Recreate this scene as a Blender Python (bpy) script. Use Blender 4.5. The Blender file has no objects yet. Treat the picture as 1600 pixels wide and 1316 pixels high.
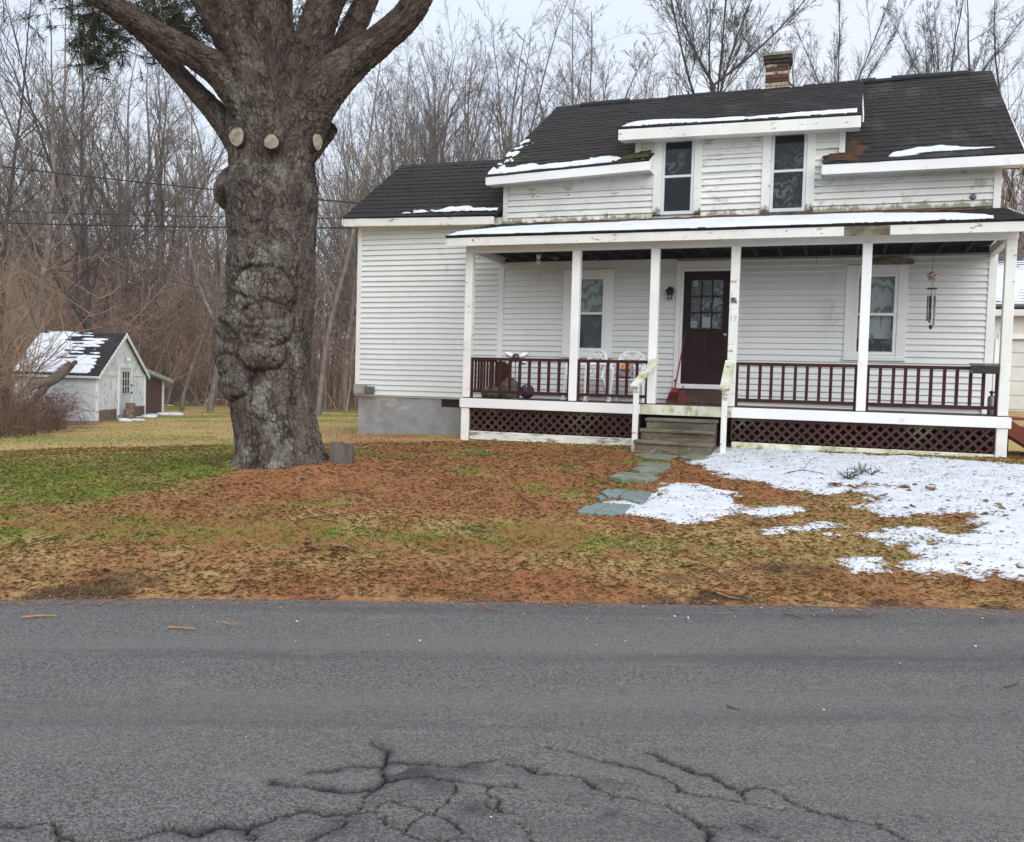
import bpy, math, random
import numpy as np
from mathutils import Matrix, Vector

# ------------------------------------------------------------------ camera, world, sun, exposure
SC = bpy.context.scene
COL = SC.collection
FPX, YAW, PITCH, ROLL = 1381.1, math.radians(20.18), math.radians(2.427), 0.0292
CAM = np.array([0.0, 0.0, 1.6])

def cam_basis():
    d0 = np.array([-math.sin(YAW), math.cos(YAW), 0]); r0 = np.array([math.cos(YAW), math.sin(YAW), 0]); u0 = np.array([0, 0, 1.0])
    d = d0 * math.cos(PITCH) - u0 * math.sin(PITCH); u1 = u0 * math.cos(PITCH) + d0 * math.sin(PITCH)
    r = r0 * math.cos(ROLL) + u1 * math.sin(ROLL); u = u1 * math.cos(ROLL) - r0 * math.sin(ROLL)
    return r, u, d, r0, d0
CR, CU, CD, R0, D0 = cam_basis()
cam_data = bpy.data.cameras.new('camera')
cam = bpy.data.objects.new('camera', cam_data); COL.objects.link(cam)
cam_data.sensor_fit = 'HORIZONTAL'; cam_data.sensor_width = 36.0; cam_data.lens = 36.0 * FPX / 1600.0
cam_data.clip_start = 0.05; cam_data.clip_end = 2000
_m = Matrix.Identity(4)
for _i in range(3):
    _m[_i][0] = CR[_i]; _m[_i][1] = CU[_i]; _m[_i][2] = -CD[_i]; _m[_i][3] = CAM[_i]
cam.matrix_world = _m
SC.camera = cam

SUN_EL, SUN_AZ = math.radians(33), math.radians(142)      # azimuth clockwise from +Y: behind the camera, off to the right
world = bpy.data.worlds.new('World'); SC.world = world; world.use_nodes = True
_nt = world.node_tree; _nt.nodes.clear()
def _wn(t, **k):
    n = _nt.nodes.new(t)
    for a, b in k.items(): setattr(n, a, b)
    return n
_out = _wn('ShaderNodeOutputWorld'); _mixs = _wn('ShaderNodeMixShader')
_sky = _wn('ShaderNodeTexSky', sky_type='NISHITA', sun_disc=False)
_sky.sun_elevation = SUN_EL; _sky.sun_rotation = SUN_AZ; _sky.dust_density = 3.0; _sky.air_density = 1.0
_b1 = _wn('ShaderNodeBackground'); _b1.inputs['Strength'].default_value = 0.10
_b2 = _wn('ShaderNodeBackground'); _b2.inputs['Strength'].default_value = 0.80
_tc = _wn('ShaderNodeTexCoord'); _no = _wn('ShaderNodeTexNoise'); _no.inputs['Scale'].default_value = 2.2; _no.inputs['Detail'].default_value = 5
_no.inputs['Roughness'].default_value = 0.5
_mp = _wn('ShaderNodeMapping'); _mp.inputs['Scale'].default_value = (1, 1, 2.6)
_rp = _wn('ShaderNodeValToRGB')
_rp.color_ramp.elements[0].position = 0.3; _rp.color_ramp.elements[0].color = (0.74, 0.83, 0.985, 1)
_rp.color_ramp.elements[1].position = 0.7; _rp.color_ramp.elements[1].color = (0.91, 0.95, 1.0, 1)
L = _nt.links.new
L(_tc.outputs['Generated'], _mp.inputs['Vector']); L(_mp.outputs['Vector'], _no.inputs['Vector']); L(_no.outputs['Fac'], _rp.inputs['Fac'])
L(_rp.outputs['Color'], _b2.inputs['Color']); L(_sky.outputs['Color'], _b1.inputs['Color'])
_mixs.inputs['Fac'].default_value = 0.86
L(_b1.outputs[0], _mixs.inputs[1]); L(_b2.outputs[0], _mixs.inputs[2]); L(_mixs.outputs[0], _out.inputs['Surface'])

sun_data = bpy.data.lights.new('sun', 'SUN'); sun = bpy.data.objects.new('sun', sun_data); COL.objects.link(sun)
sun_data.energy = 1.7; sun_data.angle = math.radians(60); sun_data.color = (1.0, 0.982, 0.96)
_sd = Vector((math.sin(SUN_AZ) * math.cos(SUN_EL), math.cos(SUN_AZ) * math.cos(SUN_EL), math.sin(SUN_EL)))
sun.rotation_euler = _sd.to_track_quat('Z', 'Y').to_euler(); sun.location = (0, -5, 20)

SC.view_settings.view_transform = 'Standard'; SC.view_settings.look = 'None'
SC.view_settings.gamma = 1.0; SC.view_settings.use_curve_mapping = False
SC.view_settings.exposure = 0.58
SC.render.engine = 'CYCLES'
SC.cycles.max_bounces = 6; SC.cycles.transparent_max_bounces = 8; SC.cycles.use_denoising = True; SC.cycles.denoiser = 'OPENIMAGEDENOISE'; SC.cycles.denoising_input_passes = 'RGB_ALBEDO_NORMAL'; SC.cycles.denoising_prefilter = 'ACCURATE'; SC.cycles.adaptive_threshold = 0.006

rnd = random.Random(7)
nr = np.random.RandomState(11)

# ------------------------------------------------------------------ noise in numpy
def _h(ix, iy, iz, seed=0):
    n = (ix.astype(np.int64) * 73856093) ^ (iy.astype(np.int64) * 19349663) ^ (iz.astype(np.int64) * 83492791) ^ (seed * 2654435761)
    n = (n & 0xffffffff).astype(np.uint64)
    n = ((n ^ (n >> np.uint64(13))) * np.uint64(1274126177)) & np.uint64(0xffffffff)
    n = ((n ^ (n >> np.uint64(16))) * np.uint64(2246822519)) & np.uint64(0xffffffff)
    n = n ^ (n >> np.uint64(15))
    return n.astype(np.float64) / 4294967295.0

def vn(x, y, z=0.0, seed=0):
    x, y, z = np.broadcast_arrays(np.asarray(x, float), np.asarray(y, float), np.asarray(z, float))
    ix, iy, iz = np.floor(x), np.floor(y), np.floor(z)
    fx, fy, fz = x - ix, y - iy, z - iz
    fx, fy, fz = [f * f * (3 - 2 * f) for f in (fx, fy, fz)]
    r = 0
    for a in (0, 1):
        for b in (0, 1):
            for c in (0, 1):
                w = (fx if a else 1 - fx) * (fy if b else 1 - fy) * (fz if c else 1 - fz)
                r = r + w * _h(ix + a, iy + b, iz + c, seed)
    return r

def fbm(x, y, z=0.0, o=4, seed=0):
    r = 0; a = 0.5; t = 0
    for i in range(o):
        k = 2.03 ** i
        r = r + a * vn(np.asarray(x) * k + 17.3 * i, np.asarray(y) * k + 5.1 * i, np.asarray(z) * k, seed + i); t += a; a *= 0.5
    return r / t

def vor(x, y, seed=0):
    """F1, F2 distances and the cell's random number"""
    ix, iy = np.floor(x), np.floor(y)
    f1 = np.full(x.shape, 9.0); f2 = f1.copy(); cid = np.zeros(x.shape)
    for a in (-1, 0, 1):
        for b in (-1, 0, 1):
            cx, cy = ix + a, iy + b
            px = cx + _h(cx, cy, cx * 0, seed); py = cy + _h(cx, cy, cx * 0 + 1, seed)
            d = np.hypot(px - x, py - y)
            closer = d < f1
            f2 = np.where(closer, f1, np.minimum(f2, d))
            cid = np.where(closer, _h(cx, cy, cx * 0 + 2, seed), cid)
            f1 = np.where(closer, d, f1)
    return f1, f2, cid

def sst(a, b, x):
    t = np.clip((np.asarray(x, float) - a) / (b - a), 0, 1); return t * t * (3 - 2 * t)

# ------------------------------------------------------------------ layout helpers: where a sight line meets a known plane
def ray(px, py): return CD * FPX + CR * (px - 800) + CU * (658 - py)
def at_y(px, py, y):
    k = ray(px, py); return CAM + k * (y - CAM[1]) / k[1]
def at_d(px, py, depth):
    return CAM + ray(px, py) * depth / FPX
def to_px(x, y, z):
    qx, qy, qz = x - CAM[0], y - CAM[1], z - CAM[2]
    dd = qx * CD[0] + qy * CD[1] + qz * CD[2]
    dd = np.where(dd < 0.2, 0.2, dd)
    return 800 + FPX * (qx * CR[0] + qy * CR[1] + qz * CR[2]) / dd, 658 - FPX * (qx * CU[0] + qy * CU[1] + qz * CU[2]) / dd

# road axes: t along the road, s across it towards the house
RT = np.array([0.9124, 0.4092]); RN = np.array([-0.4092, 0.9124]); RO = np.array([0, 6.92])
def xy_ts(x, y): return (x - RO[0]) * RT[0] + (y - RO[1]) * RT[1], (x - RO[0]) * RN[0] + (y - RO[1]) * RN[1]
def ts_xy(t, s): return RO[0] + t * RT[0] + s * RN[0], RO[1] + t * RT[1] + s * RN[1]
def road_edge(t):
    return 0.15 * np.clip(1 - ((t + 2.2) / 3.7) ** 2, -1.0, 1) + 0.08 * (vn(t * 1.3, 3.3) - .5) + 0.12 * (fbm(t * 7, 9.3 + 0 * t, 0, 4, 6) - .5)
PINE = np.array([-6.75, 10.0])
def ground_z(x, y, rough=True):
    x = np.asarray(x, float); y = np.asarray(y, float)
    t, s = xy_ts(x, y)
    se = s - road_edge(t)
    H = np.interp(x, [-30, -20, -14, -9.45, -6.2, 2.3, 12], [0.0, 0.03, 0.16, .42, .56, .70, .9])
    sh = np.maximum((14.63 - 6.92 - .4485 * x) / 1.096, 3.0)
    q = np.clip(se / sh, 0, None)
    T = np.where(q < 1, q * (1.28 - 0.28 * q), 1 + 0.0 * q)
    z = H * T
    z = z + .5 * sst(17, 23, y) * sst(2.2, 4.0, x)
    qq = .35 * x + .94 * y
    hill = np.clip(qq - 26.5, 0, None)
    z = z + .06 * hill * sst(0, 6, hill) * (1 - .25 * sst(40, 110, hill))
    z = z + .20 * np.exp(-((x - PINE[0]) ** 2 + (y - PINE[1]) ** 2) / 1.25 ** 2)
    z = z + .02 * sst(.0, .25, se) - .06 * (1 - sst(-.10, .06, se))
    if rough:
        far = sst(0.1, 1.2, se)
        z = z + far * (.07 * (fbm(x * .45, y * .45, 0, 2, 5) - .5)) + sst(0, .4, se) * .022 * (fbm(x * 5, y * 5, 0, 3, 8) - .5)
    return z
_DS = np.concatenate([np.linspace(1.5, 20, 600), np.linspace(20.1, 110, 900)])
def at_ground(px, py):
    """first place where the sight line through a pixel meets the ground"""
    k = ray(px, py); k = k / np.hypot(k[0], k[1]); P = CAM + _DS[:, None] * k
    h = P[:, 2] - np.maximum(ground_z(P[:, 0], P[:, 1]), 0); i = np.argmax(h < 0)
    if h[i] >= 0: i = len(h) - 1
    f = h[i - 1] / (h[i - 1] - h[i] + 1e-9); p = P[i - 1] + (P[i] - P[i - 1]) * min(max(f, 0), 1)
    return np.array([p[0], p[1], float(ground_z(p[0], p[1]))])

# ------------------------------------------------------------------ mesh building
WLOC = {}
def fast_mesh(name, V, F, smooth=False):
    """V (n,3); F (m,k) array of equal sized faces, or a list of index lists"""
    me = bpy.data.meshes.new(name)
    V = np.asarray(V, np.float32)
    if isinstance(F, np.ndarray):
        m, k = F.shape
        me.vertices.add(len(V)); me.vertices.foreach_set('co', V.ravel())
        me.loops.add(m * k); me.loops.foreach_set('vertex_index', F.astype(np.int32).ravel())
        me.polygons.add(m); me.polygons.foreach_set('loop_start', np.arange(0, m * k, k, dtype=np.int32))
        me.update(calc_edges=True)
    else:
        me.from_pydata([tuple(v) for v in V.tolist()], [], F); me.update()
    if smooth: me.polygons.foreach_set('use_smooth', np.ones(len(me.polygons), bool))
    return me
def set_attr(me, name, vals):
    a = me.attributes.new(name, 'FLOAT', 'POINT'); a.data.foreach_set('value', np.asarray(vals, np.float32))

def props(o, label=None, cat=None, group=None, kind=None):
    if label: o['label'] = label
    if cat: o['category'] = cat
    if group: o['group'] = group
    if kind: o['kind'] = kind
    return o
def empty(name, loc, label, cat, group=None):
    o = bpy.data.objects.new(name, None); COL.objects.link(o); o.location = loc; o.empty_display_size = .2
    WLOC[o.name] = np.array(loc, float)
    return props(o, label, cat, group)
def obj(name, V, F, m, parent=None, smooth=False, label=None, cat=None, group=None, kind=None, origin=None, attrs=None):
    V = np.asarray(V, float)
    if origin is None:
        lo, hi = V.min(0), V.max(0)
        origin = np.array([(lo[0] + hi[0]) / 2, (lo[1] + hi[1]) / 2, lo[2]])
    me = fast_mesh(name, V - origin, F, smooth)
    if attrs:
        for k, v in attrs.items(): set_attr(me, k, v)
    if m: me.materials.append(m)
    o = bpy.data.objects.new(name, me); COL.objects.link(o)
    base = np.zeros(3)
    if parent is not None:
        o.parent = parent; base = WLOC[parent.name]
    o.location = origin - base
    WLOC[o.name] = np.array(origin, float)
    return props(o, label, cat, group, kind)

class MB:
    def __init__(s): s.V = []; s.F = []; s.sm = False
    def add(s, vs, fs):
        b = len(s.V); s.V += [tuple(map(float, v)) for v in vs]; s.F += [[i + b for i in f] for f in fs]; return s
    def box(s, x0, x1, y0, y1, z0, z1):
        return s.add([(x0, y0, z0), (x1, y0, z0), (x1, y1, z0), (x0, y1, z0), (x0, y0, z1), (x1, y0, z1), (x1, y1, z1), (x0, y1, z1)],
                     [(0, 3, 2, 1), (4, 5, 6, 7), (0, 1, 5, 4), (1, 2, 6, 5), (2, 3, 7, 6), (3, 0, 4, 7)])
    def cbox(s, x0, x1, y0, y1, z0, z1, c=.008):
        """box with its edges chamfered"""
        vs = []; idx = {}
        X = (x0, x1); Y = (y0, y1); Z = (z0, z1)
        for i in (0, 1):
            for j in (0, 1):
                for k in (0, 1):
                    sx, sy, sz = (c if i == 0 else -c), (c if j == 0 else -c), (c if k == 0 else -c)
                    idx[i, j, k] = len(vs)
                    vs += [(X[i], Y[j] + sy, Z[k] + sz), (X[i] + sx, Y[j], Z[k] + sz), (X[i] + sx, Y[j] + sy, Z[k])]
        I = lambda i, j, k, a: idx[i, j, k] + a
        fs = []
        for i in (0, 1):
            f = [I(i, 0, 0, 0), I(i, 1, 0, 0), I(i, 1, 1, 0), I(i, 0, 1, 0)]; fs.append(f if i else f[::-1])
            f = [I(0, i, 0, 1), I(0, i, 1, 1), I(1, i, 1, 1), I(1, i, 0, 1)]; fs.append(f if i else f[::-1])
            f = [I(0, 0, i, 2), I(1, 0, i, 2), I(1, 1, i, 2), I(0, 1, i, 2)]; fs.append(f if i else f[::-1])
        for a in (0, 1):
            for b in (0, 1):
                f = [I(a, b, 0, 0), I(a, b, 1, 0), I(a, b, 1, 1), I(a, b, 0, 1)]; fs.append(f if a != b else f[::-1])
                f = [I(0, a, b, 1), I(1, a, b, 1), I(1, a, b, 2), I(0, a, b, 2)]; fs.append(f if a != b else f[::-1])
                f = [I(a, 0, b, 0), I(a, 1, b, 0), I(a, 1, b, 2), I(a, 0, b, 2)]; fs.append(f if a == b else f[::-1])
                for k in (0, 1):
                    f = [I(a, b, k, 0), I(a, b, k, 1), I(a, b, k, 2)]; fs.append(f if (a + b + k) % 2 else f[::-1])
        return s.add(vs, fs)
    def prism(s, poly, ext):
        poly = [np.array(p, float) for p in poly]; ext = np.array(ext, float); n = len(poly)
        return s.add(poly + [p + ext for p in poly], [list(range(n))[::-1], list(range(n, 2 * n))] + [(i, (i + 1) % n, n + (i + 1) % n, n + i) for i in range(n)])
    def beam(s, p, q, w, h, up=(0, 0, 1)):
        p = np.array(p, float); q = np.array(q, float); d = q - p; d /= np.linalg.norm(d)
        r = np.cross(d, up); r /= np.linalg.norm(r); u = np.cross(r, d)
        return s.prism([p - r * w / 2 - u * h / 2, p + r * w / 2 - u * h / 2, p + r * w / 2 + u * h / 2, p - r * w / 2 + u * h / 2], q - p)
    def tube(s, pts, rad, n=8, cap=True):
        V, F = tube_arrays(pts, rad, n); s.add(V, F.tolist())
        if cap:
            b = len(s.V) - len(V); m = len(V)
            s.F.append([b + i for i in range(n)][::-1]); s.F.append([b + m - n + i for i in range(n)])
        return s
    def lathe(s, prof, c, n=16, ax=None):
        c = np.array(c, float)
        if ax is None: ex, ey, ez = np.eye(3)
        else:
            ez = np.array(ax, float); ez /= np.linalg.norm(ez); ex = np.cross(ez, (0.31, .2, .93)); ex /= np.linalg.norm(ex); ey = np.cross(ez, ex)
        vs = []
        for r, z in prof:
            for i in range(n):
                a = 2 * math.pi * i / n; vs.append(c + ex * (r * math.cos(a)) + ey * (r * math.sin(a)) + ez * z)
        fs = [(j * n + i, j * n + (i + 1) % n, (j + 1) * n + (i + 1) % n, (j + 1) * n + i) for j in range(len(prof) - 1) for i in range(n)]
        fs += [list(range(n))[::-1], [(len(prof) - 1) * n + i for i in range(n)]]
        return s.add(vs, fs)
    def ball(s, c, r, n=12, m=7, sc=(1, 1, 1)):
        c = np.array(c, float); vs = []
        for j in range(m + 1):
            b = math.pi * j / m
            for i in range(n):
                a = 2 * math.pi * i / n; vs.append(c + r * np.array([sc[0] * math.sin(b) * math.cos(a), sc[1] * math.sin(b) * math.sin(a), -sc[2] * math.cos(b)]))
        return s.add(vs, [(j * n + i, j * n + (i + 1) % n, (j + 1) * n + (i + 1) % n, (j + 1) * n + i) for j in range(m) for i in range(n)])
    def build(s, name, m, parent=None, smooth=False, **k): return obj(name, s.V, s.F, m, parent, smooth, **k)

def tube_arrays(pts, rad, n):
    P = np.asarray(pts, float); k = len(P); R = np.broadcast_to(np.asarray(rad, float), (k,))
    T = np.gradient(P, axis=0); T /= np.linalg.norm(T, axis=1)[:, None] + 1e-12
    ref = np.array([0.0, 0, 1]) if abs(T[:, 2]).mean() < .8 else np.array([1.0, 0, 0])
    A = np.cross(T, ref); A /= np.linalg.norm(A, axis=1)[:, None] + 1e-12
    B = np.cross(T, A)
    th = np.arange(n) * 2 * np.pi / n
    V = P[:, None, :] + R[:, None, None] * (A[:, None, :] * np.cos(th)[None, :, None] + B[:, None, :] * np.sin(th)[None, :, None])
    i = np.arange(k - 1)[:, None] * n; j = np.arange(n)[None, :]; j2 = (j + 1) % n
    F = np.stack([i + j, i + j2, i + n + j2, i + n + j], -1).reshape(-1, 4)
    return V.reshape(-1, 3), F[:, ::-1]

def copy_tree(o, parent=None):
    c = o.copy(); COL.objects.link(c)
    if parent is not None: c.parent = parent
    for ch in list(o.children): copy_tree(ch, c)
    return c

# ------------------------------------------------------------------ materials
def M(name, c1, c2=None, scale=3.0, rough=.8, stretch=(1, 1, 1), c3=None, s3=1.0, lo3=.55, hi3=.7, stretch3=(1, 1, 1), bump=0.0, bscale=40.0, bstretch=(1, 1, 1),
      var=0.0, spec=.3, lo=.35, hi=.65, c4=None, s4=1.0, lo4=.6, hi4=.7, stretch4=(1, 1, 1), metal=0.0, attr4=None, attr3=None, local=False, rot=None):
    m = bpy.data.materials.new(name); m.use_nodes = True; nt = m.node_tree; nt.nodes.clear()
    N = nt.nodes.new; K = nt.links.new
    out = N('ShaderNodeOutputMaterial'); bs = N('ShaderNodeBsdfPrincipled'); K(bs.outputs[0], out.inputs[0])
    bs.inputs['Roughness'].default_value = rough; bs.inputs['Specular IOR Level'].default_value = spec; bs.inputs['Metallic'].default_value = metal
    if local: src = N('ShaderNodeTexCoord').outputs['Object']
    else: src = N('ShaderNodeNewGeometry').outputs['Position']
    def noise(sc, st, det=5, ro=.6):
        mp = N('ShaderNodeMapping'); mp.inputs['Scale'].default_value = st; K(src, mp.inputs['Vector'])
        n = N('ShaderNodeTexNoise'); n.inputs['Scale'].default_value = sc; n.inputs['Detail'].default_value = det; n.inputs['Roughness'].default_value = ro
        K(mp.outputs[0], n.inputs['Vector']); return n.outputs['Fac']
    def ramp(fac, a, b):
        r = N('ShaderNodeMapRange'); r.inputs['From Min'].default_value = a; r.inputs['From Max'].default_value = b; r.interpolation_type = 'SMOOTHSTEP'
        K(fac, r.inputs['Value']); return r.outputs['Result']
    def mix(fac, a, b):
        x = N('ShaderNodeMix'); x.data_type = 'RGBA'; K(fac, x.inputs[0])
        for s, v in ((6, a), (7, b)):
            if isinstance(v, tuple): x.inputs[s].default_value = (*v, 1)
            else: K(v, x.inputs[s])
        return x.outputs[2]
    def attrf(nm):
        a = N('ShaderNodeAttribute'); a.attribute_name = nm; return a.outputs['Fac']
    col = c1
    if c2: col = mix(ramp(noise(scale, stretch), lo, hi), c1, c2)
    if c3:
        f = ramp(noise(s3, stretch3), lo3, hi3)
        if attr3:
            mu = N('ShaderNodeMath'); mu.operation = 'MULTIPLY'; K(f, mu.inputs[0]); K(attrf(attr3), mu.inputs[1]); f = mu.outputs[0]
        col = mix(f, col, c3)
    if c4: col = mix(attrf(attr4) if attr4 else ramp(noise(s4, stretch4), lo4, hi4), col, c4)
    if rot:                              # rot and grime that has crept up from a ledge: (ledge height, reach, colour, noise scale)
        sp = N('ShaderNodeSeparateXYZ'); K(N('ShaderNodeNewGeometry').outputs['Position'], sp.inputs[0]); zr_ = N('ShaderNodeMapRange'); zr_.inputs['From Min'].default_value = rot[0]; zr_.inputs['From Max'].default_value = rot[0] + rot[1]; zr_.inputs['To Min'].default_value = .34; zr_.inputs['To Max'].default_value = -.3; K(sp.outputs[2], zr_.inputs['Value'])
        ad = N('ShaderNodeMath'); ad.operation = 'ADD'; K(zr_.outputs[0], ad.inputs[0]); K(noise(rot[3], (1, 1, .6), 5, .7), ad.inputs[1]); col = mix(ramp(ad.outputs[0], .56, .74), col, rot[2])
    if var:
        oi = N('ShaderNodeObjectInfo'); mr = N('ShaderNodeMapRange'); K(oi.outputs['Random'], mr.inputs['Value'])
        mr.inputs['To Min'].default_value = 1 - var; mr.inputs['To Max'].default_value = 1 + var
        hs = N('ShaderNodeHueSaturation'); K(mr.outputs[0], hs.inputs['Value'])
        if isinstance(col, tuple): hs.inputs['Color'].default_value = (*col, 1)
        else: K(col, hs.inputs['Color'])
        col = hs.outputs['Color']
    if isinstance(col, tuple): bs.inputs['Base Color'].default_value = (*col, 1)
    else: K(col, bs.inputs['Base Color'])
    if bump:
        b = N('ShaderNodeBump'); b.inputs['Strength'].default_value = 1.0; b.inputs['Distance'].default_value = bump
        K(noise(bscale, bstretch, 4, .65), b.inputs['Height']); K(b.outputs[0], bs.inputs['Normal'])
    return m

WHITE = M('white_siding', (.745, .765, .76), (.69, .71, .70), .9, .55, (1, 1, .35), c3=(.47, .48, .42), s3=2.6, lo3=.60, hi3=.85, stretch3=(1, 1, .5), bump=.0012, bscale=9, bstretch=(1, 1, 6), var=.025)
UPPER = M('weathered_clapboard', (.74, .75, .725), (.66, .675, .64), 1.2, .65, (1, 1, .5), c3=(.33, .34, .26), s3=3.4, lo3=.545, hi3=.74, stretch3=(.8, 1, 1.6), c4=(.16, .15, .11), s4=10, lo4=.655, hi4=.71, stretch4=(.5, 1, 2.2), bump=.0015, bscale=14, bstretch=(.3, 1, 3), var=.04, rot=(4.66, .34, (.24, .24, .17), 7))
TRIM = M('white_trim_paint', (.82, .83, .83), (.75, .76, .76), 1.4, .55, c3=(.46, .45, .40), s3=5.5, lo3=.62, hi3=.80, stretch3=(.5, 1, .5), bump=.0012, bscale=30, bstretch=(1, 1, .2), var=.02)
PEEL = M('peeling_white_paint', (.78, .785, .755), (.70, .71, .665), 2, .7, c3=(.36, .33, .27), s3=9, lo3=.62, hi3=.67, stretch3=(.5, 1, 1.3), c4=(.13, .11, .09), s4=16, lo4=.675, hi4=.71, stretch4=(.5, 1, 1.2), bump=.003, bscale=12)
ROTCASE = M('rotting_white_casing', (.78, .785, .755), (.70, .71, .665), 2, .7, c3=(.36, .33, .27), s3=9, lo3=.62, hi3=.67, stretch3=(.5, 1, 1.3), bump=.003, bscale=12, rot=(4.70, .40, (.09, .08, .06), 9))
MOSSY = M('mossy_white_paint', (.70, .70, .62), (.50, .50, .33), 3, .8, c3=(.25, .27, .10), s3=6, lo3=.52, hi3=.70, c4=(.14, .12, .08), s4=13, lo4=.64, hi4=.70, bump=.003, bscale=24)
ROTTEN = M('rotten_bare_wood', (.10, .085, .06), (.22, .20, .14), 12, .9, (.4, 1, 1), c3=(.045, .04, .03), s3=9, bump=.004, bscale=26)
CEDAR = M('bare_wood_peeled', (.36, .31, .26), (.50, .46, .41), 8, .85, (.4, 1, 2), bump=.002, bscale=30)
MAROON = M('maroon_paint', (.040, .0115, .010), (.052, .016, .014), 6, .7, c3=(.10, .05, .04), s3=9, lo3=.68, hi3=.8, spec=.15, bump=.001, bscale=40, var=.06)
LATTICE = M('maroon_lattice_wood', (.070, .026, .022), (.050, .019, .016), 4, .75, c3=(.11, .10, .055), s3=1.1, lo3=.54, hi3=.72, bump=.001, bscale=40, var=.16)
DOORM = M('dark_maroon_door_paint', (.022, .0095, .0092), (.028, .012, .0115), 3, .6, spec=.15)
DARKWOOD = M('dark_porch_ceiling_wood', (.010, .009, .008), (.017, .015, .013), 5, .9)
PLANK = M('brown_porch_floor_paint', (.062, .036, .028), (.095, .060, .048), 5, .7, (.3, 1, 1), c3=(.15, .12, .09), s3=6, lo3=.6, hi3=.75, var=.1)
STEPW = M('weathered_step_wood', (.18, .155, .115), (.075, .062, .044), 6, .9, (.35, 1, 1.5), c3=(.085, .095, .04), s3=2.8, lo3=.52, hi3=.70, c4=(.26, .24, .20), s4=11, lo4=.62, hi4=.7, bump=.004, bscale=34, bstretch=(.3, 1, 1), var=.08)
CONC = M('foundation_concrete', (.33, .335, .335), (.245, .245, .24), 2.2, .9, (1, 1, 1), c3=(.44, .44, .43), s3=3.1, lo3=.56, hi3=.72, stretch3=(.4, 1, 1.2), c4=(.17, .16, .14), s4=1.4, lo4=.60, hi4=.72, bump=.006, bscale=14)
SHING = M('black_asphalt_shingle', (.021, .020, .021), (.034, .031, .032), 9, .95, (1, 1, 1), c3=(.060, .057, .055), s3=1.6, lo3=.52, hi3=.75, stretch3=(1, .5, .5), bump=.003, bscale=180, var=.06, spec=.2)
SHINGM = M('mossy_asphalt_shingle', (.021, .020, .020), (.035, .032, .030), 9, .95, c3=(.058, .060, .022), s3=3.6, lo3=.50, hi3=.62, attr3='moss', bump=.004, bscale=120, var=.10, spec=.2)
CAPM = M('black_ridge_cap', (.018, .018, .019), (.028, .027, .028), 9, .9, var=.1, spec=.2)
SNOW = M('snow', (.70, .73, .78), (.62, .655, .72), 5, .6, c3=(.40, .30, .22), s3=26, lo3=.71, hi3=.80, bump=.006, bscale=14, spec=.2)
GLASS = None
def glass_mat():
    m = bpy.data.materials.new('window_glass'); m.use_nodes = True; nt = m.node_tree; nt.nodes.clear(); N = nt.nodes.new; K = nt.links.new
    o = N('ShaderNodeOutputMaterial'); mx = N('ShaderNodeMixShader'); tr = N('ShaderNodeBsdfTransparent'); gl = N('ShaderNodeBsdfGlossy'); fr = N('ShaderNodeFresnel')
    tr.inputs[0].default_value = (.80, .83, .83, 1); gl.inputs['Roughness'].default_value = .03; fr.inputs['IOR'].default_value = 1.38
    g = N('ShaderNodeNewGeometry'); n = N('ShaderNodeTexNoise'); n.inputs['Scale'].default_value = 2.5; b = N('ShaderNodeBump'); b.inputs['Distance'].default_value = .01; b.inputs['Strength'].default_value = .6
    K(g.outputs['Position'], n.inputs['Vector']); K(n.outputs['Fac'], b.inputs['Height']); K(b.outputs[0], gl.inputs['Normal'])
    K(fr.outputs[0], mx.inputs[0]); K(tr.outputs[0], mx.inputs[1]); K(gl.outputs[0], mx.inputs[2]); K(mx.outputs[0], o.inputs[0]); return m
GLASS = glass_mat()
def lace_mat(name, thread, hole, scale, dens, fill):
    """lace curtain: white threads swirling round darker open net"""
    m = bpy.data.materials.new(name); m.use_nodes = True; nt = m.node_tree; nt.nodes.clear(); N = nt.nodes.new; K = nt.links.new
    o = N('ShaderNodeOutputMaterial'); bs = N('ShaderNodeBsdfPrincipled'); bs.inputs['Roughness'].default_value = .9
    g = N('ShaderNodeNewGeometry'); n = N('ShaderNodeTexNoise'); n.inputs['Scale'].default_value = 3.2; n.inputs['Detail'].default_value = 2
    K(g.outputs['Position'], n.inputs['Vector'])
    v = N('ShaderNodeVectorMath'); v.operation = 'MULTIPLY_ADD'; v.inputs[1].default_value = (.9, .0, .9)
    K(n.outputs['Color'], v.inputs[0]); K(g.outputs['Position'], v.inputs[2])
    w = N('ShaderNodeTexWave'); w.wave_type = 'RINGS'; w.rings_direction = 'SPHERICAL'; w.inputs['Scale'].default_value = scale; w.inputs['Distortion'].default_value = 3.0; w.inputs['Detail'].default_value = 1.5
    K(v.outputs[0], w.inputs['Vector'])
    r = N('ShaderNodeMapRange'); r.inputs['From Min'].default_value = dens; r.inputs['From Max'].default_value = dens + .25; K(w.outputs['Fac'], r.inputs['Value'])
    n2 = N('ShaderNodeTexNoise'); n2.inputs['Scale'].default_value = 2.6; K(g.outputs['Position'], n2.inputs['Vector'])
    r2 = N('ShaderNodeMapRange'); r2.inputs['From Min'].default_value = fill; r2.inputs['From Max'].default_value = fill + .25; K(n2.outputs['Fac'], r2.inputs['Value'])
    mu = N('ShaderNodeMath'); mu.operation = 'MULTIPLY'; K(r.outputs[0], mu.inputs[0]); K(r2.outputs[0], mu.inputs[1])
    x = N('ShaderNodeMix'); x.data_type = 'RGBA'; x.inputs[6].default_value = (*hole, 1); x.inputs[7].default_value = (*thread, 1)
    K(mu.outputs[0], x.inputs[0]); K(x.outputs[2], bs.inputs['Base Color']); K(bs.outputs[0], o.inputs[0]); return m
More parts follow.
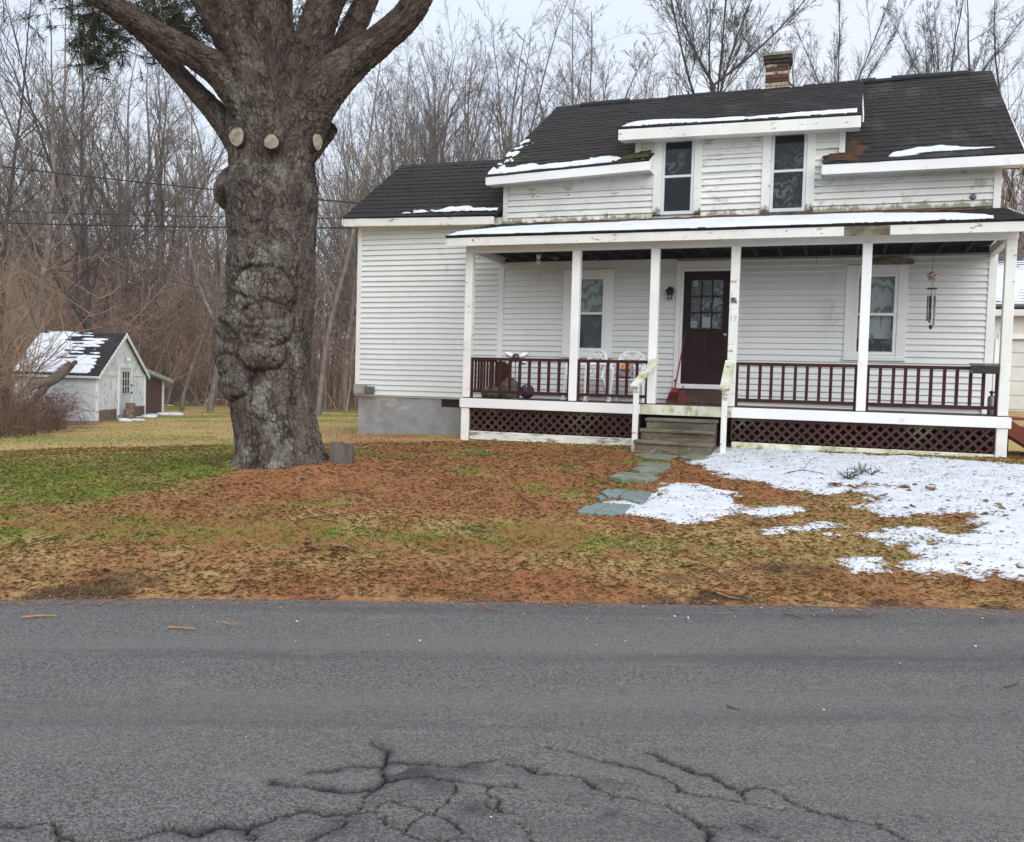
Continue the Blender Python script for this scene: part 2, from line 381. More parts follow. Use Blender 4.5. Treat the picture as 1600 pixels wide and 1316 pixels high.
LACE_DARK = lace_mat('grey_lace_net', (.40, .40, .41), (.035, .037, .04), 5.5, .45, .42)
LACE_GREY = lace_mat('grey_net_curtain', (.24, .25, .27), (.10, .105, .115), 4.0, .5, .4)
LACE_WHITE = lace_mat('white_lace_curtain', (.80, .81, .80), (.33, .35, .35), 3.5, .12, .15)
BLACK = M('black_metal', (.012, .012, .013), rough=.35, spec=.5)
GREYM = M('grey_metal', (.20, .205, .21), (.14, .145, .15), 12, .45, metal=.6)
PLASTIC = M('white_resin_plastic', (.86, .86, .86), (.82, .82, .83), 4, .4, spec=.5)
RED = M('red_plastic', (.26, .012, .014), (.22, .01, .012), 4, .4)
BARK = M('grey_tree_bark', (.19, .162, .137), (.115, .096, .081), 6, .95, (1, 1, .25), c3=(.30, .275, .24), s3=2.5, lo3=.5, hi3=.75, bump=.01, bscale=22, bstretch=(1, 1, .25), var=.2, local=True)
TWIG = M('bare_twig_bark', (.185, .15, .127), (.125, .102, .088), 1.5, .95, var=.2, local=True)
DBARK = M('dark_tree_bark', (.085, .070, .060), (.050, .042, .037), 6, .95, (1, 1, .25), c3=(.15, .14, .12), s3=2.5, lo3=.55, hi3=.75, bump=.01, bscale=22, bstretch=(1, 1, .25), local=True)
DTWIG = M('dark_twig_bark', (.092, .076, .067), (.060, .050, .046), 1.5, .95, local=True)
BRUSH = M('brown_brush_stems', (.36, .245, .175), (.26, .18, .135), .5, .95, c3=(.38, .30, .235), s3=.3)
# ================================================================== SETTING: ground and road
def seg_dist(px, py, poly, ys=1.0):
    """signed distance (negative inside) of points to a closed outline"""
    P = np.array(poly, float) * [1, ys]; x, y = px, py * ys
    d = np.full(x.shape, 1e9); ins = np.zeros(x.shape, bool)
    for i in range(len(P)):
        a, b = P[i], P[(i + 1) % len(P)]
        e = b - a; w0, w1 = x - a[0], y - a[1]
        t = np.clip((w0 * e[0] + w1 * e[1]) / (e @ e + 1e-9), 0, 1)
        d = np.minimum(d, np.hypot(w0 - e[0] * t, w1 - e[1] * t))
        c = (a[1] > y) != (b[1] > y)
        with np.errstate(divide='ignore', invalid='ignore'):
            ins ^= c & (x < (b[0] - a[0]) * (y - a[1]) / (b[1] - a[1] + 1e-12) + a[0])
    return np.where(ins, -d, d)
def grid_faces(nu, nv):
    i = np.arange(nu - 1)[:, None] * nv; j = np.arange(nv - 1)[None, :]
    return np.stack([i + j, i + nv + j, i + nv + j + 1, i + j + 1], -1).reshape(-1, 4)

def cover_weights(x, y):
    """how much green grass, dead straw, pine needles and bare dirt lies at ground points (regions surveyed off the photograph)"""
    px, py = to_px(x, y, ground_z(x, y, False))
    n1 = fbm(x * 1.1, y * 1.1, 0, 4, 21) - .5; n2 = fbm(x * 3.5, y * 3.5, 0, 3, 22) - .5; n3 = fbm(x * .5, y * .5, 0, 3, 23) - .5
    t, s = xy_ts(x, y)
    wob = n1 * 120 + n2 * 60
    core = [(170, 792), (330, 745), (560, 684), (735, 690), (900, 698), (1005, 708), (1110, 700), (1130, 735), (1200, 760), (1290, 775), (1150, 800), (1000, 812), (760, 800), (600, 790), (480, 795), (330, 815), (200, 808)]
    nd = 1 - sst(-40, 55, seg_dist(px, py, core, 2.2) + wob * .8)
    nd = nd * (1 - .7 * sst(.06, .20, n1 + n2 * .6) * (1 - np.exp(-((px - 440) ** 2 / 200 ** 2 + (py - 755) ** 2 / 45 ** 2))))
    edge = sst(870, 905, py + n1 * 40) * (py < 1100)
    nd = np.maximum(nd, edge * (.60 + 1.1 * n1 + .6 * n2))
    nd = np.maximum(nd, (.45 + .8 * n2) * sst(.55, .1, s - road_edge(t)))
    nd = np.maximum(nd, .66 * sst(770, 805, py) * sst(-.10, .16, n1 * .6 + n2 + .02) * (py < 905))
    green = [(-400, 700), (0, 716), (130, 722), (360, 690), (372, 735), (240, 775), (80, 800), (0, 860), (-400, 900)]
    gr = 1 - sst(-30, 30, seg_dist(px, py, green, 2.0) + wob * .7)
    band = np.exp(-((py - 842 - (px - 500) * .02 + n1 * 40) / 26) ** 2)
    gr = np.maximum(gr, band * np.clip(.62 + 2.6 * n1 + n2, 0, 1) * (px < 1500))
    gr = np.maximum(gr, .8 * sst(.10, .22, n1 + .5 * n2) * (py > 700) * (py < 860))
    gr = np.maximum(gr, np.exp(-((py - 686 + n1 * 16) / 9) ** 2) * (px < 340) * .7)
    gr = gr * (1 - .9 * edge) * (.72 + 1.1 * np.clip(n1 + n3 + .1, -.4, .25))
    dirt = np.clip(.7 * sst(.22, .02, s - road_edge(t)) * sst(-.06, .1, n2) + .9 * np.exp(-((px - 1245) / 70) ** 2 - ((py - 888) / 10) ** 2) + edge * sst(.08, .22, -n1 + n2 * .7) * .7 + .3 * np.exp(-((py - 900) / 14) ** 2) * (px < 180), 0, 1)
    far = (1 - sst(645, 690, py)) * (px < 760)
    gr = np.maximum(gr, far * .9 * sst(-.16, .08, n3 + n1 * .6))
    qq = .35 * x + .94 * y + 4 * (n3)
    woods = sst(25, 27.5, qq) * (x < 2) * (1 - .0 * x)
    woods = np.where(x < -22, sst(24.2, 25.5, qq), np.where(x < 0, sst(34, 36, qq), woods))
    # behind the shed and the brush pile the leaf litter starts sooner
    woods = np.maximum(woods, 1 - sst(-10, 14, seg_dist(px, py, [(-500, 600), (-500, 720), (0, 682), (90, 672), (150, 664), (228, 650), (240, 600)], 2.0) + n1 * 40 + n2 * 25))
    return [np.clip(a, 0, 1) for a in (gr, nd, dirt, woods)]

def nonuni(*segs):
    out = []
    for a, b, st in segs: out += list(np.arange(a, b - 1e-6, st))
    out.append(segs[-1][1]); return np.array(out)
tt = nonuni((-420, -120, 30), (-120, -40, 4), (-40, -14, .5), (-14, 9, .08), (9, 20, .5), (20, 120, 5), (120, 420, 30))
ss = nonuni((-.3, .4, .035), (.4, 9, .075), (9, 14, .12), (14, 40, .4), (40, 110, 1.6), (110, 500, 20))
TT, SS = np.meshgrid(tt, ss, indexing='ij'); GX, GY = ts_xy(TT, SS); GZ = ground_z(GX, GY)
_gr, _nd, _di, _wo = cover_weights(GX, GY)

def ground_material():
    m = bpy.data.materials.new('lawn_and_litter'); m.use_nodes = True; nt = m.node_tree; nt.nodes.clear(); N = nt.nodes.new; K = nt.links.new
    o = N('ShaderNodeOutputMaterial'); bs = N('ShaderNodeBsdfPrincipled'); bs.inputs['Roughness'].default_value = .95; bs.inputs['Specular IOR Level'].default_value = .1
    g = N('ShaderNodeNewGeometry')
    def noise(sc, det=4, ro=.65, st=(1, 1, 1)):
        mp = N('ShaderNodeMapping'); mp.inputs['Scale'].default_value = st; K(g.outputs['Position'], mp.inputs['Vector'])
        n = N('ShaderNodeTexNoise'); n.inputs['Scale'].default_value = sc; n.inputs['Detail'].default_value = det; n.inputs['Roughness'].default_value = ro; K(mp.outputs[0], n.inputs['Vector']); return n.outputs['Fac']
    def two(fac, a, b, lo=.35, hi=.65):
        r = N('ShaderNodeMapRange'); r.inputs['From Min'].default_value = lo; r.inputs['From Max'].default_value = hi; K(fac, r.inputs['Value'])
        return mixc(r.outputs[0], a, b)
    def mixc(f, a, b):
        x = N('ShaderNodeMix'); x.data_type = 'RGBA'; K(f, x.inputs[0])
        for s, v in ((6, a), (7, b)):
            if isinstance(v, tuple): x.inputs[s].default_value = (*v, 1)
            else: K(v, x.inputs[s])
        return x.outputs[2]
    def attr(nm):
        a = N('ShaderNodeAttribute'); a.attribute_name = nm; return a.outputs['Fac']
    fine = noise(38, 5, .75); mid = noise(6, 5, .7)
    straw = two(fine, (.34, .225, .095), (.55, .395, .185)); straw = two(mid, straw, (.36, .25, .10), .45, .75); straw = two(noise(1.1, 5, .7, (1, 1.6, 1)), straw, (.46, .35, .16), .46, .7)
    green = two(fine, (.105, .155, .022), (.23, .28, .05)); green = two(mid, green, (.24, .24, .06), .5, .8)
    needle = two(fine, (.255, .105, .048), (.45, .205, .095)); needle = two(mid, needle, (.38, .21, .095), .45, .8)
    dirt = two(fine, (.035, .024, .016), (.10, .066, .042))
    litter = two(fine, (.11, .066, .042), (.32, .19, .12)); litter = two(noise(1.2), litter, (.17, .11, .075), .45, .7)
    def hard(nm):                        # the cover breaks up in tufts, not in a soft wash
        md = N('ShaderNodeMath'); md.operation = 'MULTIPLY_ADD'; K(noise(2.3, 6, .75), md.inputs[0]); md.inputs[1].default_value = .9; md.inputs[2].default_value = -.45
        ad = N('ShaderNodeMath'); ad.operation = 'MULTIPLY_ADD'; K(noise(22, 5, .8), ad.inputs[0]); ad.inputs[1].default_value = .9; ad.inputs[2].default_value = -.45
        su = N('ShaderNodeMath'); su.operation = 'ADD'; K(ad.outputs[0], su.inputs[0]); s2 = N('ShaderNodeMath'); s2.operation = 'ADD'; K(attr(nm), s2.inputs[0]); K(md.outputs[0], s2.inputs[1]); K(s2.outputs[0], su.inputs[1])
        r = N('ShaderNodeMapRange'); r.inputs['From Min'].default_value = .15; r.inputs['From Max'].default_value = .85; K(su.outputs[0], r.inputs['Value']); return r.outputs[0]
    c = mixc(hard('green'), straw, green); c = mixc(hard('needles'), c, needle); c = mixc(hard('dirt'), c, dirt); c = mixc(hard('woods'), c, litter)
    K(c, bs.inputs['Base Color'])
    b = N('ShaderNodeBump'); b.inputs['Distance'].default_value = .012; b.inputs['Strength'].default_value = 1; K(fine, b.inputs['Height']); K(b.outputs[0], bs.inputs['Normal'])
    K(bs.outputs[0], o.inputs[0]); return m
obj('ground', np.stack([GX, GY, GZ], -1).reshape(-1, 3), grid_faces(len(tt), len(ss)), ground_material(), smooth=True, kind='structure', origin=np.zeros(3),
    label='lawn of green and straw-coloured grass strewn with rust-brown pine needles', attrs=dict(green=_gr.ravel(), needles=_nd.ravel(), dirt=_di.ravel(), woods=_wo.ravel()))

# cracks traced on the road surface
def crk(pts, ox): return [(ox + x / 2, 920 + y / 2) for x, y in pts]
CR_L = [[(-60, 740), (0, 742), (70, 742), (150, 733), (185, 765), (260, 785), (330, 788), (400, 772), (470, 765), (520, 755), (600, 762), (690, 740), (750, 742), (795, 748), (850, 722), (900, 705), (960, 690), (1020, 697), (1090, 690), (1150, 687)],
        [(795, 748), (800, 830)], [(150, 733), (190, 790), (260, 830)], [(845, 605), (930, 612), (1000, 618), (1050, 632), (1110, 630), (1160, 625), (1215, 597), (1260, 590), (1320, 585), (1360, 598), (1420, 600), (1500, 598), (1540, 610), (1600, 610)],
        [(970, 575), (1040, 562), (1100, 552), (1190, 545), (1280, 543), (1370, 545), (1440, 548), (1500, 545), (1540, 535), (1600, 530)],
        [(1170, 480), (1205, 510), (1200, 545), (1200, 575), (1215, 597)], [(1160, 625), (1135, 650), (1120, 680), (1150, 687)],
        [(1150, 687), (1200, 655), (1250, 665), (1300, 690), (1340, 712), (1390, 720), (1440, 755), (1480, 770)], [(1150, 687), (1190, 720), (1250, 755), (1310, 710), (1340, 712)],
        [(1090, 690), (1060, 730), (1040, 755), (950, 790)], [(1420, 610), (1400, 650), (1360, 680), (1340, 712)], [(1530, 612), (1545, 650), (1560, 690), (1600, 700)],
        [(1400, 655), (1480, 655), (1560, 690)], [(1250, 755), (1310, 780), (1400, 778), (1480, 770), (1540, 785), (1600, 790)], [(1310, 780), (1320, 830)], [(500, 755), (505, 740)]]
CR_R = [[(80, 493), (170, 505), (250, 525), (330, 540), (400, 560), (450, 585), (520, 630), (590, 645), (660, 650), (740, 672), (860, 682)],
        [(415, 510), (480, 540), (530, 558), (620, 575), (690, 610), (720, 620), (790, 622), (850, 640), (895, 668), (960, 695), (1050, 718), (1150, 735), (1200, 765), (1260, 785), (1340, 830)],
        [(0, 545), (80, 570), (150, 578), (230, 590), (260, 615), (330, 640), (400, 650), (470, 665), (530, 695), (570, 725), (610, 760), (625, 790), (640, 830)],
        [(0, 600), (30, 620)], [(0, 720), (40, 770), (90, 785), (150, 785), (200, 810)], [(700, 725), (760, 745), (830, 775), (880, 788)], [(720, 620), (725, 650), (740, 672)], [(330, 640), (290, 650)], [(1260, 705), (1300, 712)], [(570, 725), (630, 742)]]
def road_pt(px, py):
    k = ray(px, py); p = CAM + k * (0 - CAM[2]) / k[2]; return xy_ts(p[0], p[1])
CRACKS = [[road_pt(*p) for p in crk(c, 0)] for c in CR_L] + [[road_pt(*p) for p in crk(c, 800)] for c in CR_R]
rt_ = nonuni((-400, -60, 20), (-60, -8, 1.5), (-8, -4.6, .1), (-4.6, 1.9, .0105), (1.9, 8, .15), (8, 60, 2), (60, 400, 20))
rs_ = nonuni((-9.0, -5.2, .35), (-5.2, -4.6, .06), (-4.6, -2.45, .0095), (-2.45, -.3, .05), (-.3, .1, .05))
RT_, RS_ = np.meshgrid(rt_, rs_, indexing='ij')
zr = -.006 * ((RS_ + 4) / 4) ** 2 * (RS_ > -4) + .006 * (fbm(RT_ * 1.2, RS_ * 1.2, 0, 3, 31) - .5)
zone = (RT_ > -5) & (RT_ < 2.2) & (RS_ > -5) & (RS_ < -2.2)
xs, ys = RT_[zone], RS_[zone]
wx = xs + .07 * (fbm(xs * 9, ys * 9, 0, 3, 41) - .5) + .035 * (fbm(xs * 38, ys * 38, 0, 3, 61) - .5); wy = ys + .07 * (fbm(xs * 9 + 40, ys * 9, 0, 3, 42) - .5) + .035 * (fbm(xs * 38 + 9, ys * 38, 0, 3, 62) - .5)
dmin = np.full(xs.shape, 9.0); soft = np.full(xs.shape, 9.0)
for ci, c in enumerate(CRACKS):
    for a, b in zip(c[:-1], c[1:]):
        a = np.array(a); b = np.array(b); e = b - a
        bb = (wx > min(a[0], b[0]) - .3) & (wx < max(a[0], b[0]) + .3) & (wy > min(a[1], b[1]) - .3) & (wy < max(a[1], b[1]) + .3)
        if not bb.any(): continue
        t_ = np.clip(((wx[bb] - a[0]) * e[0] + (wy[bb] - a[1]) * e[1]) / (e @ e + 1e-9), 0, 1)
        d_ = np.hypot(wx[bb] - a[0] - e[0] * t_, wy[bb] - a[1] - e[1] * t_)
        dmin[bb] = np.minimum(dmin[bb], d_ - (.004 if ci in (0, 3, 17, 18) else 0))
wid = .0035 + .0105 * fbm(xs * 5, ys * 5, 0, 2, 44)
pit = (1 - sst(0, 1, dmin / wid)) * sst(.25, .5, fbm(xs * 4, ys * 4, 0, 2, 46) + .18)
seam = fbm(xs * 10 + 3, ys * 10, 0, 3, 51); wx2 = xs + .16 * (seam - .5) + .03 * (fbm(xs * 40, ys * 40, 0, 2, 63) - .5); wy2 = ys + .10 * (fbm(xs * 10, ys * 10 + 7, 0, 3, 52) - .5)
v1_, v2_, _ = vor(wx2 / .24, wy2 / .17, 53); ppx_, ppy_ = to_px(*ts_xy(xs, ys), 0)
netz = np.exp(-((ppx_ - 800) / 260) ** 2 - ((ppy_ - 1270) / 66) ** 2) - .28 + .5 * (fbm(xs * 2.4, ys * 2.4, 0, 3, 54) - .5)
hair = np.where(netz > 0, (v2_ - v1_) * .045, 9.0); dmin = np.minimum(dmin, hair + .0008)
sag = np.exp(-np.clip(dmin, 0, 9) ** 2 / .032 ** 2)
zr[zone] += -.022 * pit - .005 * sag
wet = np.zeros(RT_.shape); wet[zone] = np.clip(1.0 * pit + .75 * sag * sst(.45, .75, fbm(xs * 2.2, ys * 2.2, 0, 3, 47)), 0, 1)
px_, py_ = to_px(*ts_xy(RT_, RS_), 0)
for (bx, by, rx, ry, a) in ((740, 1262, 34, 12, .55), (1175, 1290, 26, 9, .6), (955, 1270, 22, 8, .45), (1540, 970, 60, 8, .3), (1320, 962, 60, 6, .35), (880, 944, 40, 4, .35), (520, 1300, 30, 10, .3)):
    wet = np.maximum(wet, a * np.exp(-((px_ - bx) / rx) ** 2 - ((py_ - by) / ry) ** 2) * (.5 + fbm(RT_ * 8, RS_ * 8, 0, 3, 48)))
def asphalt():
    m = bpy.data.materials.new('old_asphalt'); m.use_nodes = True; nt = m.node_tree; nt.nodes.clear(); N = nt.nodes.new; K = nt.links.new
    o = N('ShaderNodeOutputMaterial'); bs = N('ShaderNodeBsdfPrincipled'); bs.inputs['Roughness'].default_value = .85; bs.inputs['Specular IOR Level'].default_value = .25
    g = N('ShaderNodeNewGeometry'); rot = N('ShaderNodeVectorRotate'); rot.rotation_type = 'Z_AXIS'; rot.inputs['Angle'].default_value = -math.atan2(RT[1], RT[0]); K(g.outputs['Position'], rot.inputs['Vector'])
    def noise(sc, st=(1, 1, 1), det=4, ro=.6):
        mp = N('ShaderNodeMapping'); mp.inputs['Scale'].default_value = st; K(rot.outputs[0], mp.inputs['Vector'])
        n = N('ShaderNodeTexNoise'); n.inputs['Scale'].default_value = sc; n.inputs['Detail'].default_value = det; n.inputs['Roughness'].default_value = ro; K(mp.outputs[0], n.inputs['Vector']); return n.outputs['Fac']
    def mixc(f, a, b, lo=.35, hi=.65):
        r = N('ShaderNodeMapRange'); r.inputs['From Min'].default_value = lo; r.inputs['From Max'].default_value = hi; K(f, r.inputs['Value'])
        x = N('ShaderNodeMix'); x.data_type = 'RGBA'; K(r.outputs[0], x.inputs[0])
        for s, v in ((6, a), (7, b)):
            if isinstance(v, tuple): x.inputs[s].default_value = (*v, 1)
            else: K(v, x.inputs[s])
        return x.outputs[2]
    vo = N('ShaderNodeTexVoronoi'); vo.inputs['Scale'].default_value = 120; K(g.outputs['Position'], vo.inputs['Vector'])
    st = N('ShaderNodeSeparateColor'); K(vo.outputs['Color'], st.inputs[0])
    c = mixc(st.outputs[0], (.066, .064, .062), (.275, .267, .258), 0, 1)
    c = mixc(noise(150, det=3), c, (.078, .078, .079), .42, .85)
    c = mixc(noise(.55, (.18, 1.6, 1)), c, (.19, .184, .175), .44, .78)       # paler wheel tracks along the road
    c = mixc(noise(.8, (.12, 1.9, 1), 3), c, (.064, .064, .066), .53, .85)
    c = mixc(noise(3.3, (.5, 1.6, 1), 5, .7), c, (.27, .24, .195), .60, .80)    # dried dust
    at = N('ShaderNodeAttribute'); at.attribute_name = 'damp'
    c = mixc(at.outputs['Fac'], c, (.022, .023, .026), 0, 1)
    K(c, bs.inputs['Base Color'])
    b = N('ShaderNodeBump'); b.inputs['Distance'].default_value = .006; b.inputs['Strength'].default_value = 1
    K(vo.outputs['Distance'], b.inputs['Height']); b.invert = True; b2 = N('ShaderNodeBump'); b2.inputs['Distance'].default_value = .006; b2.inputs['Strength'].default_value = 1; K(noise(130, det=3), b2.inputs['Height'])
    K(b.outputs[0], b2.inputs['Normal']); K(b2.outputs[0], bs.inputs['Normal'])
    K(bs.outputs[0], o.inputs[0]); return m
RX, RY = ts_xy(RT_, RS_)
obj('road', np.stack([RX, RY, zr], -1).reshape(-1, 3), grid_faces(len(rt_), len(rs_)), asphalt(), smooth=True, kind='structure', origin=np.zeros(3), label='grey cracked asphalt road across the foreground', attrs=dict(damp=wet.ravel()))
_v = [ts_xy(a, b) for a, b in ((-420, -9), (420, -9), (420, -300), (-420, -300))]
obj('verge', [(x, y, -.03) for x, y in _v], [[0, 3, 2, 1]], M('far_verge', (.14, .10, .04), (.07, .08, .02), 2, .95), kind='structure', origin=np.zeros(3), label='grass verge on the near side of the road')
# ================================================================== THE HOUSE
YW = 16.267                      # plane of the front wall
XL, XR, XWL = -6.28, 2.325, -9.485
YB, YRID = 23.97, 20.12
YP = 14.65
ZF, ZC = 1.33, 3.95
house = empty('farmhouse', (-2, YW, .5), 'white clapboard farmhouse with black shingle roof, wall dormer and maroon-railed front porch', 'house')

# --- windows and door openings in the front wall
WINL = (-5.0, -4.015, 2.17, 3.795); WINR = (.05, 1.025, 2.21, 3.785); DOOR = (-2.85, -1.72, 1.40, 3.92)
DWL = (-3.345, -2.465, 4.76, 6.14); DWR = (-1.422, -.535, 4.70, 6.12)
def rects_minus(x0, x1, z0, z1, holes):
    xs = sorted({x0, x1, *[min(max(h[i], x0), x1) for h in holes for i in (0, 1)]}); out = []
    for a, b in zip(xs[:-1], xs[1:]):
        cut = sorted([(h[2], h[3]) for h in holes if h[0] < b - 1e-6 and h[1] > a + 1e-6]); z = z0
        for c, d in cut:
            if c > z: out.append((a, b, z, min(c, z1)))
            z = max(z, d)
        if z < z1: out.append((a, b, z, z1))
    return out
w = MB()
inset = lambda h, a=.1: (h[0] + a, h[1] - a, h[2] + .05, h[3] - a)
for a, b, c, d in rects_minus(XL, XR, .5, 4.6, [inset(WINL), inset(WINR), (DOOR[0] + .15, DOOR[1] - .15, 1.66, DOOR[3] - .15)]): w.box(a, b, YW + .02, YW + .12, c, d)
for a, b, c, d in rects_minus(XL, XR, 4.6, 5.45, [inset(DWL), inset(DWR)]): w.box(a, b, YW + .02, YW + .12, c, d)
for a, b, c, d in rects_minus(-3.66, -.10, 5.45, 6.2, [(DWL[0] + .1, DWL[1] - .1, 5, 6.1), (DWR[0] + .1, DWR[1] - .1, 5, 6.08)]): w.box(a, b, YW + .02, YW + .12, c, d)
w.box(XWL + .02, XL - .003, YW + .02, YW + .12, 1.25, 4.85)
w.build('sheathing', WHITE, house)
def gable(x0, x1, yf, yb, z0, ze, yr, zr): return [(x0, yf, z0), (x0, yb, z0), (x0, yb, ze), (x0, yr, zr), (x0, yf, ze)], (x1 - x0, 0, 0)
w = MB(); w.prism(*gable(XR - .10, XR - .01, YW + .125, YB, .5, 5.5, YRID, 7.95)); w.prism(*gable(XL + .01, XL + .1, YW + .125, YB, .5, 5.5, YRID, 7.95)); w.box(XL + .1, XR - .1, YB - .1, YB, .5, 5.4)
w.build('wall', WHITE, house)
w = MB(); w.prism(*gable(XWL, XWL + .1, YW + .125, 20.67, 1.25, 4.7, 18.47, 6.3)); w.box(XWL + .1, XL, 20.57, 20.67, 1.25, 4.7); w.build('wall', WHITE, house)
# interior floors keep the rooms dark
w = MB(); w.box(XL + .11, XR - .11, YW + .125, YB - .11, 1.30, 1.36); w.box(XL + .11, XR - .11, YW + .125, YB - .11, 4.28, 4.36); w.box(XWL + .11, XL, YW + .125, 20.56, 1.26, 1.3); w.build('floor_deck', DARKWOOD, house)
b = MB(); b.box(XL + .12, XR - .12, YW + 1.1, YW + 1.16, 1.365, 4.275); b.box(XL + .12, XR - .12, YW + 1.1, YW + 1.16, 4.365, 6.1); b.build('dark_backing', DARKWOOD, house)  # dark backing added behind the windows so the panes read dark
# foundation
f = MB(); f.cbox(XWL + .03, XL + .2, YW + .05, YW + .4, .15, 1.262, .01); f.build('foundation', CONC, house)
f = MB(); f.box(XWL + .05, XWL + .3, YW + .42, 20.6, .1, 1.25); f.box(XL, XR, YB - .3, YB - .02, .2, 1.25); f.box(XR - .35, XR - .03, YW + .1, YB - .32, .2, 1.25); f.box(XL, XR - .36, YW + .06, YW + .4, .3, 1.2); f.build('foundation', CONC, house)

# --- siding, board by board
def board(x0, x1, z, e, m, y=YW, wav=.004):
    n = max(2, min(9, int((x1 - x0) / .4) + 2)); xs = np.linspace(x0, x1, n)
    tilt = rnd.uniform(-.0025, .0025)
    V = []
    for i, x in enumerate(xs):
        dz = wav * 2 * (float(vn(x * .9, z * 1.4, 0, 61)) - .5) + tilt * (i / (n - 1) - .5)
        dy = .006 * (float(vn(x * .8, z * 6, 0, 62)) - .5)
        V += [(x, y + .018, z + dz), (x, y - .028 + dy, z + .002 + dz), (x, y - .030 + dy, z + .006 + dz), (x, y + .004 + dy * .5, z + e + .006 + dz), (x, y + .018, z + e + .006 + dz)]
    F = [(i * 5 + j, i * 5 + (j + 1) % 5, i * 5 + 5 + (j + 1) % 5, i * 5 + 5 + j) for i in range(n - 1) for j in range(5)]
    F = [list(a)[::-1] for a in F] + [[0, 1, 2, 3, 4], [(n - 1) * 5 + j for j in (4, 3, 2, 1, 0)]]
    return obj('siding_board', V, F, m, house)
def side_field(x0, x1, z0, z1, holes, m, e=.105, wav=.004):
    z = z0
    while z < z1 - .02:
        ee = min(e, z1 - z); segs = [(x0, x1)]
        for h in holes:
            if h[2] < z + ee * .6 and h[3] > z + ee * .4:
                segs = [s for a, b in segs for s in ((a, min(b, h[0])), (max(a, h[1]), b)) if s[1] - s[0] > .03]
        for a, b in segs: board(a, b, z, ee, m, wav=wav)
        z += e
side_field(XWL + .09, XL - .06, 1.285, 4.66, [], WHITE, .1065, .007)
side_field(XL + .06, XR - .11, 1.40, ZC, [WINL, WINR, (DOOR[0], DOOR[1], 1.3, DOOR[3] + .2)], WHITE, .1045)
side_field(XL + .10, XR - .10, 4.70, 5.42, [DWL, DWR], UPPER, .113)
side_field(-3.585, -.165, 5.79, 6.13, [DWL, DWR], UPPER, .113)
side_field(DWL[1], DWR[0], 5.491, 5.80, [], UPPER, .113)
side_field(DWR[1], -.32, 5.491, 5.72, [], UPPER, .113)
def trim(name, x0, x1, z0, z1, m=TRIM, y0=YW - .035, y1=YW + .019, c=.005, parent=house, **k):
    b = MB(); b.cbox(x0, x1, y0, y1, z0, z1, c); return b.build(name, m, parent, **k)
trim('corner_board', XWL - .01, XWL + .09, 1.272, 4.80)
trim('corner_board', XL - .06, XL + .06, 1.30, 4.0)
trim('corner_board', XR - .11, XR + .015, 1.30, 4.0)
trim('corner_board', XL - .005, XL + .095, 4.55, 5.46, UPPER)
trim('corner_board', XR - .10, XR + .01, 4.62, 5.42)
trim('corner_board', -3.70, -3.59, 5.77, 6.15)
trim('corner_board', -.165, -.065, 5.70, 6.12)
trim('frieze_board', XWL + .092, XL - .062, 4.665, 4.80, PEEL, YW - .03)
for a, b, zz in ((XL + .1, DWL[0] - .003, 5.30), (DWR[1] + .1, XR - .103, 5.26)): trim('frieze_board', a, b, zz, zz + (.30 if a < -3 else .17), UPPER, YW - .03)
b = MB(); b.cbox(XL - .07, DOOR[0], YW - .045, YW - .0355, ZC - .11, ZC + .02, .003); b.build('frieze_board', WHITE, house)

# --- roofs
def roof_plane(name, A, B, C_, D_, n, m, thick=.05, moss=None, label=None, tabw=.305, ext=.02):
    """A eave left, B eave right, C ridge right, D ridge left; n courses of tabs"""
    A, B, C_, D_ = [np.array(p, float) for p in (A, B, C_, D_)]
    nrm = np.cross(B - A, D_ - A); nrm /= np.linalg.norm(nrm)
    dk = MB(); dk.prism([A - nrm * thick, B - nrm * thick, C_ - nrm * thick, D_ - nrm * thick], nrm * (thick - .003))
    roof = dk.build(name, CAPM, house, label=label)
    for i in range(n):
        v0, v1 = i / n - (ext / np.linalg.norm(D_ - A) if i == 0 else 0), min(1.0, (i + 1.35) / n)
        L0, R0_ = A + (D_ - A) * v0, B + (C_ - B) * v0; L1, R1 = A + (D_ - A) * v1, B + (C_ - B) * v1
        W = np.linalg.norm(R0_ - L0); off = (i % 2) * tabw / 2 + rnd.uniform(-.03, .03)
        cuts = [0.0] + [c for c in np.arange(off if off > .05 else off + tabw, W - .05, tabw)] + [W]
        V = []; F = []; ms = []
        for a, b_ in zip(cuts[:-1], cuts[1:]):
            g = .004; a2 = a + (g if a > 0 else 0); b2 = b_ - (g if b_ < W else 0); th = .017 + rnd.uniform(-.003, .005); jg = rnd.uniform(-.006, .006)
            dn = (L0 - L1) / np.linalg.norm(L0 - L1) * jg
            P0 = L0 + (R0_ - L0) * a2 / W + dn; P1 = L0 + (R0_ - L0) * b2 / W + dn; Q0 = L1 + (R1 - L1) * a2 / W; Q1 = L1 + (R1 - L1) * b2 / W
            k = len(V); V += [P0, P1, P1 + nrm * th, P0 + nrm * (th + rnd.uniform(0, .003)), Q1 + nrm * .004, Q0 + nrm * .004]
            F += [[k, k + 1, k + 2, k + 3], [k + 3, k + 2, k + 4, k + 5], [k, k + 3, k + 5], [k + 1, k + 4, k + 2]]
            if moss: ms += [moss(P0), moss(P1), moss(P1), moss(P0), moss(Q1), moss(Q0)]
        obj('shingle_course', V, F, m, roof, attrs=dict(moss=ms) if moss else None)
    return roof
def moss_at(spots): return lambda p: max(math.exp(-(((p[0] - s[0]) / s[2]) ** 2 + ((p[2] - s[1]) / s[3]) ** 2)) for s in spots)
moss_l = moss_at([(-6.2, 5.95, .55, .45), (-3.75, 5.85, .45, .35), (-5.0, 5.7, 2, .08)])
